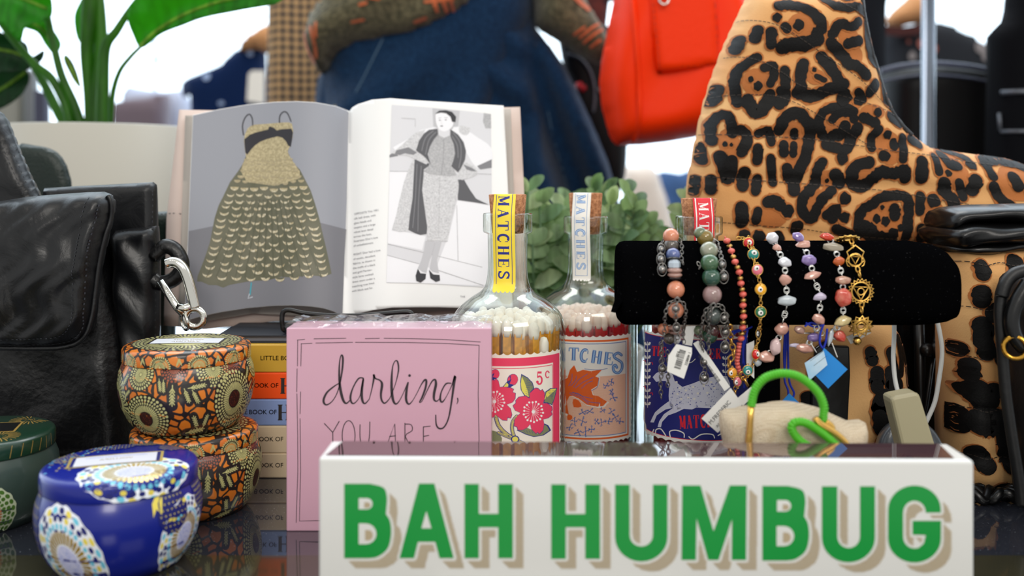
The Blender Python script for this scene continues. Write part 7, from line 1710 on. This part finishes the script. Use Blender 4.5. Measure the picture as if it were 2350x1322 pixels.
# checked coat
M_chk = mat('gingham_wool', (186, 152, 108), rough=.9, spec=.1)
nt, N, Lk, B = nodes_of(M_chk); tc = N.new('ShaderNodeTexCoord'); sp = N.new('ShaderNodeSeparateXYZ'); Lk.new(tc.outputs['Object'], sp.inputs[0])
def stripe(o_):
    mu = N.new('ShaderNodeMath'); mu.operation = 'MULTIPLY'; mu.inputs[1].default_value = 2 * PI / .0115; Lk.new(sp.outputs[o_], mu.inputs[0])
    si = N.new('ShaderNodeMath'); si.operation = 'SINE'; Lk.new(mu.outputs[0], si.inputs[0]); g_ = N.new('ShaderNodeMath'); g_.operation = 'GREATER_THAN'; g_.inputs[1].default_value = .1; Lk.new(si.outputs[0], g_.inputs[0]); return g_
a_, b__ = stripe(0), stripe(2); ad = N.new('ShaderNodeMath'); ad.operation = 'ADD'; Lk.new(a_.outputs[0], ad.inputs[0]); Lk.new(b__.outputs[0], ad.inputs[1]); dv = N.new('ShaderNodeMath'); dv.operation = 'DIVIDE'; dv.inputs[1].default_value = 2; Lk.new(ad.outputs[0], dv.inputs[0])
cr = N.new('ShaderNodeValToRGB'); cr.color_ramp.elements[0].color = rgb((204, 164, 116)); cr.color_ramp.elements[1].color = rgb((38, 42, 50)); e = cr.color_ramp.elements.new(.5); e.color = rgb((124, 106, 88)); Lk.new(dv.outputs[0], cr.inputs['Fac']); Lk.new(cr.outputs['Color'], B.inputs['Base Color'])
garment('checked_coat', [(616, -60), (770, -60), (800, 100), (790, 260), (800, 700), (600, 700), (612, 300)], 1.42, .03, [M_chk], 'tan and navy checked coat hanging between the window and the sweater', 'coat', 50, 24, lambda x, y: .006 * math.sin(x * .06), 0)
# black trousers with zip and studs
b, TR_ = garment('black_trousers', [(1288, 60), (1400, 60), (1440, 120), (1440, 330), (1430, 420), (1400, 440), (1340, 300), (1300, 180)], 1.26, .02, [mat('black_cotton', (13, 13, 15), rough=.8)], 'black garment with zip and red and silver studs beside the orange bag', 'trousers', 30, 20, None, 3)
m = MB(); m.tube(spline([TR_.map(x, y, .001) for x, y in [(1300, 128), (1330, 140), (1352, 170), (1362, 215), (1358, 262)]], 5), .0022, 6); m.build('zip', mat('dull_zip', (92, 96, 106), rough=.35, metal=.6), b)
for (x, y, c) in ((1327, 200, (190, 40, 50)), (1334, 206, (160, 20, 30)), (1378, 210, (210, 205, 198))):
    m = MB(); m.ball(TR_.map(x, y, .002), .0052, 0, 12, 8); m.build('stud', mat('stud_%d' % c[0], c, rough=.2, metal=.3), b)
garment('plaid_shirt', [(1325, -60), (1420, -60), (1415, 10), (1392, 60), (1392, 700), (1325, 700)], 1.36, .02, [mat('dark_red_plaid', (96, 40, 34), rough=.9, var=(36, 22, 26), vscale=60)], 'dark red and black patterned cloth above the sweater sleeve', 'clothing', 20, 16)
# orange leather bag
M_org = mat('orange_leather', (230, 50, 2), rough=.5, spec=.15, bump=.15, bscale=200); M_orgs = mat('orange_stitch', (170, 34, 8), rough=.5)
DO = .98
b = empty('orange_handbag', (W(1540, 0, DO).x, DO, pz(335, DO)), 'bright orange leather handbag hanging in the middle of the background', 'handbag')
OB = Pillow([(1412, -20), (1402, 30), (1390, 90), (1380, 140), (1375, 190), (1380, 240), (1392, 290), (1403, 322), (1416, 334), (1470, 333), (1530, 326), (1590, 316), (1660, 300), (1720, 280), (1760, 120), (1705, 10), (1694, -60), (1415, -60)], DO + .02, .055, 60, 14, lambda x, y: .003 * math.sin(x * .03 + y * .02), sm=0); OB.build('bag_body', [M_org], b)
m = MB(); P = spline([OB.map(x, y, .001) for x, y in [(1438, -50), (1440, 40), (1444, 120), (1450, 200), (1452, 280), (1446, 326)]], 5); m.tube(P, .0026, 8); m.build('piping', [M_org], b)
FLP = Pillow([(1484, -60), (1488, 0), (1492, 60), (1500, 130), (1506, 160), (1512, 169), (1560, 164), (1610, 157), (1646, 151), (1652, 140), (1650, 80), (1644, 0), (1640, -60)], DO - .036, .008, 14, 13); FLP.build('front_flap', [M_org], b)
A = Art(); 
for P in ([(1494, -40), (1499, 40), (1508, 120), (1515, 160), (1560, 156), (1640, 144), (1642, 90), (1634, -40)],): 
    pts = [(v.x, v.y) for v in spline([(x, y, 0) for x, y in P], 12)]
    for i in range(0, len(pts) - 1, 2): A.stroke([pts[i], pts[i + 1]], 1.6, 0, 3, smooth=0, caps=False)
A.build('flap_stitching', [M_orgs], FLP.map, b, step=13, stepy=13)
m = MB(); m.torus(W(1524, 0, DO - .05), .0042, .0012, (0, 1, 0)); m.build('clasp', M_silver, b)
m = MB(); m.tube(spline([W(1450, -50, DO), W(1470, -200, DO), W(1560, -300, DO), W(1650, -200, DO), W(1670, -50, DO)], 6), .005, 8); m.build('hanging_handle', [M_org], b)
# left: navy jacket, mannequin neck, bags, posts
b, NJ = garment('navy_jacket', [(416, 196), (430, 180), (470, 164), (510, 146), (536, 118), (560, 112), (590, 108), (611, 120), (611, 700), (430, 700), (440, 260), (422, 226)], 2.0, .06, [mat('navy_cloth', (14, 34, 72), rough=.8, spec=.1)], 'dark navy jacket with tan mannequin neck, blurred in the window left of the checked coat', 'jacket', 40, 24)
slab('hang_tag', [(570, 170), (578, 162), (607, 162), (606, 238), (566, 232)], 1.92, .002, [ST_W], None); tag(bpy.data.objects['hang_tag'], 'blurred white hang tag on the navy jacket', 'tag')
A = Art(); A.ell(494, 182, 9, 9, 0, 1); A.ell(590, 130, 6, 6, 0, 1); A.ell(528, 242, 7, 5, 0, 1); A.build('pale_buttons', [mat('pale_blue_button', (140, 160, 196))], lambda x, y, l: NJ.map(x, y, .002), b)
M_tanf = mat('tan_felt', (196, 142, 96), rough=.9)
def collar(pts, d, root):  # tan mannequin neck above the garment, built as its part
    o = Pillow(pts, d, .04, 25, 14, None, sm=3).build('collar', [M_tanf], root); o['label'] = 'tan neck piece of the mannequin'
collar([(548, 118), (560, 92), (585, 72), (620, 56), (640, 90), (620, 124), (590, 112), (566, 116)], 1.95, b)
b, _ = garment('brown_shopping_bag', [(262, 236), (300, 226), (384, 216), (388, 700), (264, 700)], 2.1, .05, [mat('mauve_brown_paper', (112, 98, 108), rough=.7)], 'blurred mauve-brown bag just above the planter rim', 'bag', 16, 20, None, 0)
garment('pale_shopping_bag', [(286, 214), (300, 198), (330, 204), (378, 210), (420, 205), (440, 240), (440, 700), (290, 700)], 2.25, .05, [mat('pale_blue_paper', (188, 196, 220), rough=.7)], 'blurred pale bag behind the mauve-brown one', 'bag', 16, 20, None, 0)
m = MB(); m.tube([W(356, 700, 2.3), W(356, 210, 2.3), W(354, 90, 2.3)], .0045, 8); m.tube([W(352, 130, 2.3), W(362, 138, 2.3), W(374, 135, 2.3)], .004, 8); o = m.build('display_hook', mat('pale_steel', (150, 176, 210), rough=.3, metal=.4)); tag(o, 'thin pale steel hook rail in the bright window left of the jacket', 'rail')
b, _ = garment('storage_cabinet', [(-60, 150), (56, 158), (62, 166), (64, 700), (-60, 700)], 1.8, .03, [mat('greige_panel', (136, 136, 128), rough=.6)], 'greige cabinet side blurred at the far left', 'cabinet', 10, 24, None, 0, 'side_panel')
slab('door_edge', [(58, 156), (76, 166), (78, 700), (58, 700)], 1.78, .02, [mat('grey_edge', (112, 116, 120), rough=.5)], b)
slab('shelf', [(60, 420), (110, 420), (110, 428), (60, 428)], 1.69, .1, [mat('grey_edge')], b)
slab('upright_book', [(78, 206), (102, 212), (104, 420), (80, 420)], 1.7, .02, [mat('slate_spine', (60, 62, 82), rough=.6)], None); tag(bpy.data.objects['upright_book'], 'blurred slate-coloured book spine beside the greige cabinet', 'book')
# under the orange bag: cream trousers, jeans, lamps
garment('cream_trousers', [(1425, 392), (1455, 382), (1500, 384), (1520, 430), (1545, 520), (1560, 720), (1440, 720), (1430, 500)], 2.3, .05, [mat('cream_cloth', (226, 214, 204), rough=.9)], 'cream trousers far off, blurred beneath the orange bag', 'trousers', 40, 20)
garment('blue_jeans', [(1510, 396), (1560, 398), (1620, 410), (1640, 720), (1560, 720), (1545, 560), (1522, 450)], 2.4, .05, [mat('mid_denim', (60, 92, 140), rough=.9)], 'mid blue jeans far off, between the cream trousers and the leopard boot', 'jeans', 30, 20)
# right side
M_char = mat('charcoal_knit', (24, 27, 33), rough=.9, spec=.15)
garment('charcoal_top', [(1950, -60), (2030, -60), (2036, 0), (2030, 20), (2028, 120), (2030, 240), (2040, 700), (1900, 700), (1960, 200)], 1.33, .03, [M_char], 'charcoal garment hanging right behind the leopard boot shaft', 'clothing', 40, 20, lambda x, y: .004 * math.sin(x * .1), 0)
b, FT = garment('floral_tunic', [(2028, 62), (2080, 66), (2130, 54), (2160, 52), (2190, 64), (2230, 84), (2268, 112), (2300, 160), (2300, 700), (2020, 700), (2024, 200)], 1.85, .05, [mat('black_floral_cloth', (28, 32, 40), rough=.9)], 'black tunic with tan mannequin neck and faint pink and white flowers behind the chrome pole', 'clothing', 40, 22)
collar([(2030, 52), (2045, 28), (2070, 6), (2090, -10), (2112, -6), (2125, 10), (2125, 52), (2090, 56), (2066, 62), (2046, 58)], 1.80, b)
slab('neck_band', [(2028, 58), (2070, 62), (2125, 52), (2125, 76), (2070, 82), (2028, 78)], 1.76, .02, [mat('dark_red_band', (64, 22, 20), rough=.8)], b)
A = Art(); A.blob([(2090, 108), (2112, 120)], 24, 0, 2); A.blob([(2068, 136)], 18, 1, 2); A.blob([(2220, 116), (2240, 130)], 26, 1, 2); A.blob([(2060, 104)], 8, 0, 2); A.blob([(2230, 140), (2250, 144)], 14, 1, 2)
clipart(A, FT.out); A.build('printed_flowers', [mat('dusty_coral_print', (168, 92, 80)), mat('dull_white_print', (128, 122, 124))], lambda x, y, l: FT.map(x, y, l + .002), b, step=22, stepy=22)
M_blkg = mat('gloss_black_tote', (4, 4, 6), rough=.5, spec=.2)
DTt = 1.22
b = empty('black_tote', (W(2146, 0, DTt).x, DTt, pz(700, DTt)), 'big round-rimmed black tote behind the toe of the leopard boot', 'bag')
Pillow([(2020, 166), (2060, 156), (2110, 150), (2146, 148), (2190, 151), (2232, 156), (2274, 164), (2276, 400), (2280, 720), (2010, 720), (2016, 400)], DTt, .05, 40, 18).build('tote_body', M_blkg, b)
m = MB(); m.tube(spline([W(x, y, DTt - .045 + .0) for x, y in [(2022, 164), (2060, 154), (2110, 148), (2146, 146), (2190, 149), (2232, 154), (2272, 162)]], 5), .0035, 8); m.tube(spline([W(x, y, DTt - .053) for x, y in [(2022, 188), (2060, 179), (2110, 173), (2146, 172), (2190, 175), (2232, 180), (2272, 188)]], 5), .0015, 8); m.build('rim_highlight', mat('rim_highlight_grey', (70, 76, 96), rough=.4), b)  # grey tubes along the rim stand in for its highlight
m = MB(); m.tube([W(2131, -80, 1.09), W(2127, 2690, 1.09)], 15.5 * 1.09 / F, 20); o = m.build('chrome_pole', mat('chrome', (120, 126, 136), rough=.16, metal=1.0)); tag(o, 'vertical chrome rail post behind the toe of the leopard boot', 'pole')
b, BC = garment('black_cardigan', [(2322, -60), (2314, 0), (2312, 28), (2296, 52), (2276, 70), (2272, 84), (2274, 200), (2270, 320), (2268, 520), (2270, 2300), (2440, 2300), (2440, -60)], 1.10, .03, [mat('inky_knit', (9, 10, 14), rough=.9, spec=.1)], 'black belted cardigan at the upper right corner', 'clothing', 36, 20, None, 0)
m = MB()
m.tube([BC.map(2276, y, .002) for y in (262, 300)], .002, 6); m.tube([BC.map(x, 304 + (x - 2276) * .01, .003) for x in (2276, 2310, 2345)], .0022, 6); m.tube([BC.map(x, 216, .003) for x in (2278, 2310, 2345)], .003, 6)
m.build('belt_edges', mat('grey_steel_trim', (92, 96, 104), rough=.35, metal=.5), b)
garment('dark_mass', [(2010, 300), (2100, 290), (2300, 300), (2460, 300), (2460, 720), (1990, 720), (2000, 400)], 1.42, .04, [mat('deep_black', (8, 8, 10), rough=.9)], 'dark mass filling the space above the right-hand boot', 'coat', 30, 26, None, 0)  # plain dark mass behind everything on the right
# ================================================================ printed patterns and stitching belong to the surface that wears them
FUSE = {'leopard_pattern': ('boot_upper', 'boot_shaft', 'bag_body'), 'flap_stitching': ('front_flap',), 'panel_stitching': ('back_panel',), 'gusset_stitching': ('side_gusset',), 'strap_stitching': ('shoulder_strap',), 'stitching': ('bag_body',),
        'left_page_print': ('left_pages',), 'right_page_print': ('right_pages',), 'body_pattern': ('tin_body',), 'lid_rim_pattern': None, 'lid_pattern': None, 'tag_print': None, 'paisley_marks': ('knit_body',), 'printed_flowers': ('cloth_body',), 'topstitching': ('cloth_body',), 'pale_buttons': ('cloth_body',), 'label_art': None}
done = set(); gone = []
for o in list(bpy.data.objects):
    k = o.name.split('.')[0]
    if k not in FUSE or o.parent is None: continue
    tgt = o.parent if FUSE[k] is None else next((c for c in o.parent.children if c.name.split('.')[0] in FUSE[k]), None)
    if tgt is None or tgt.type != 'MESH': continue
    key = (o.data.name, tgt.data.name)
    if key not in done:
        done.add(key); n0 = len(tgt.data.materials); nf = len(tgt.data.polygons)
        for m_ in o.data.materials: tgt.data.materials.append(m_)
        bm = bmesh.new(); bm.from_mesh(tgt.data); bm.from_mesh(o.data); bm.faces.ensure_lookup_table()
        for f in bm.faces[nf:]: f.material_index += n0
        bm.to_mesh(tgt.data); bm.free(); tgt.data.update()
    gone.append(o)
for o in gone: bpy.data.objects.remove(o)
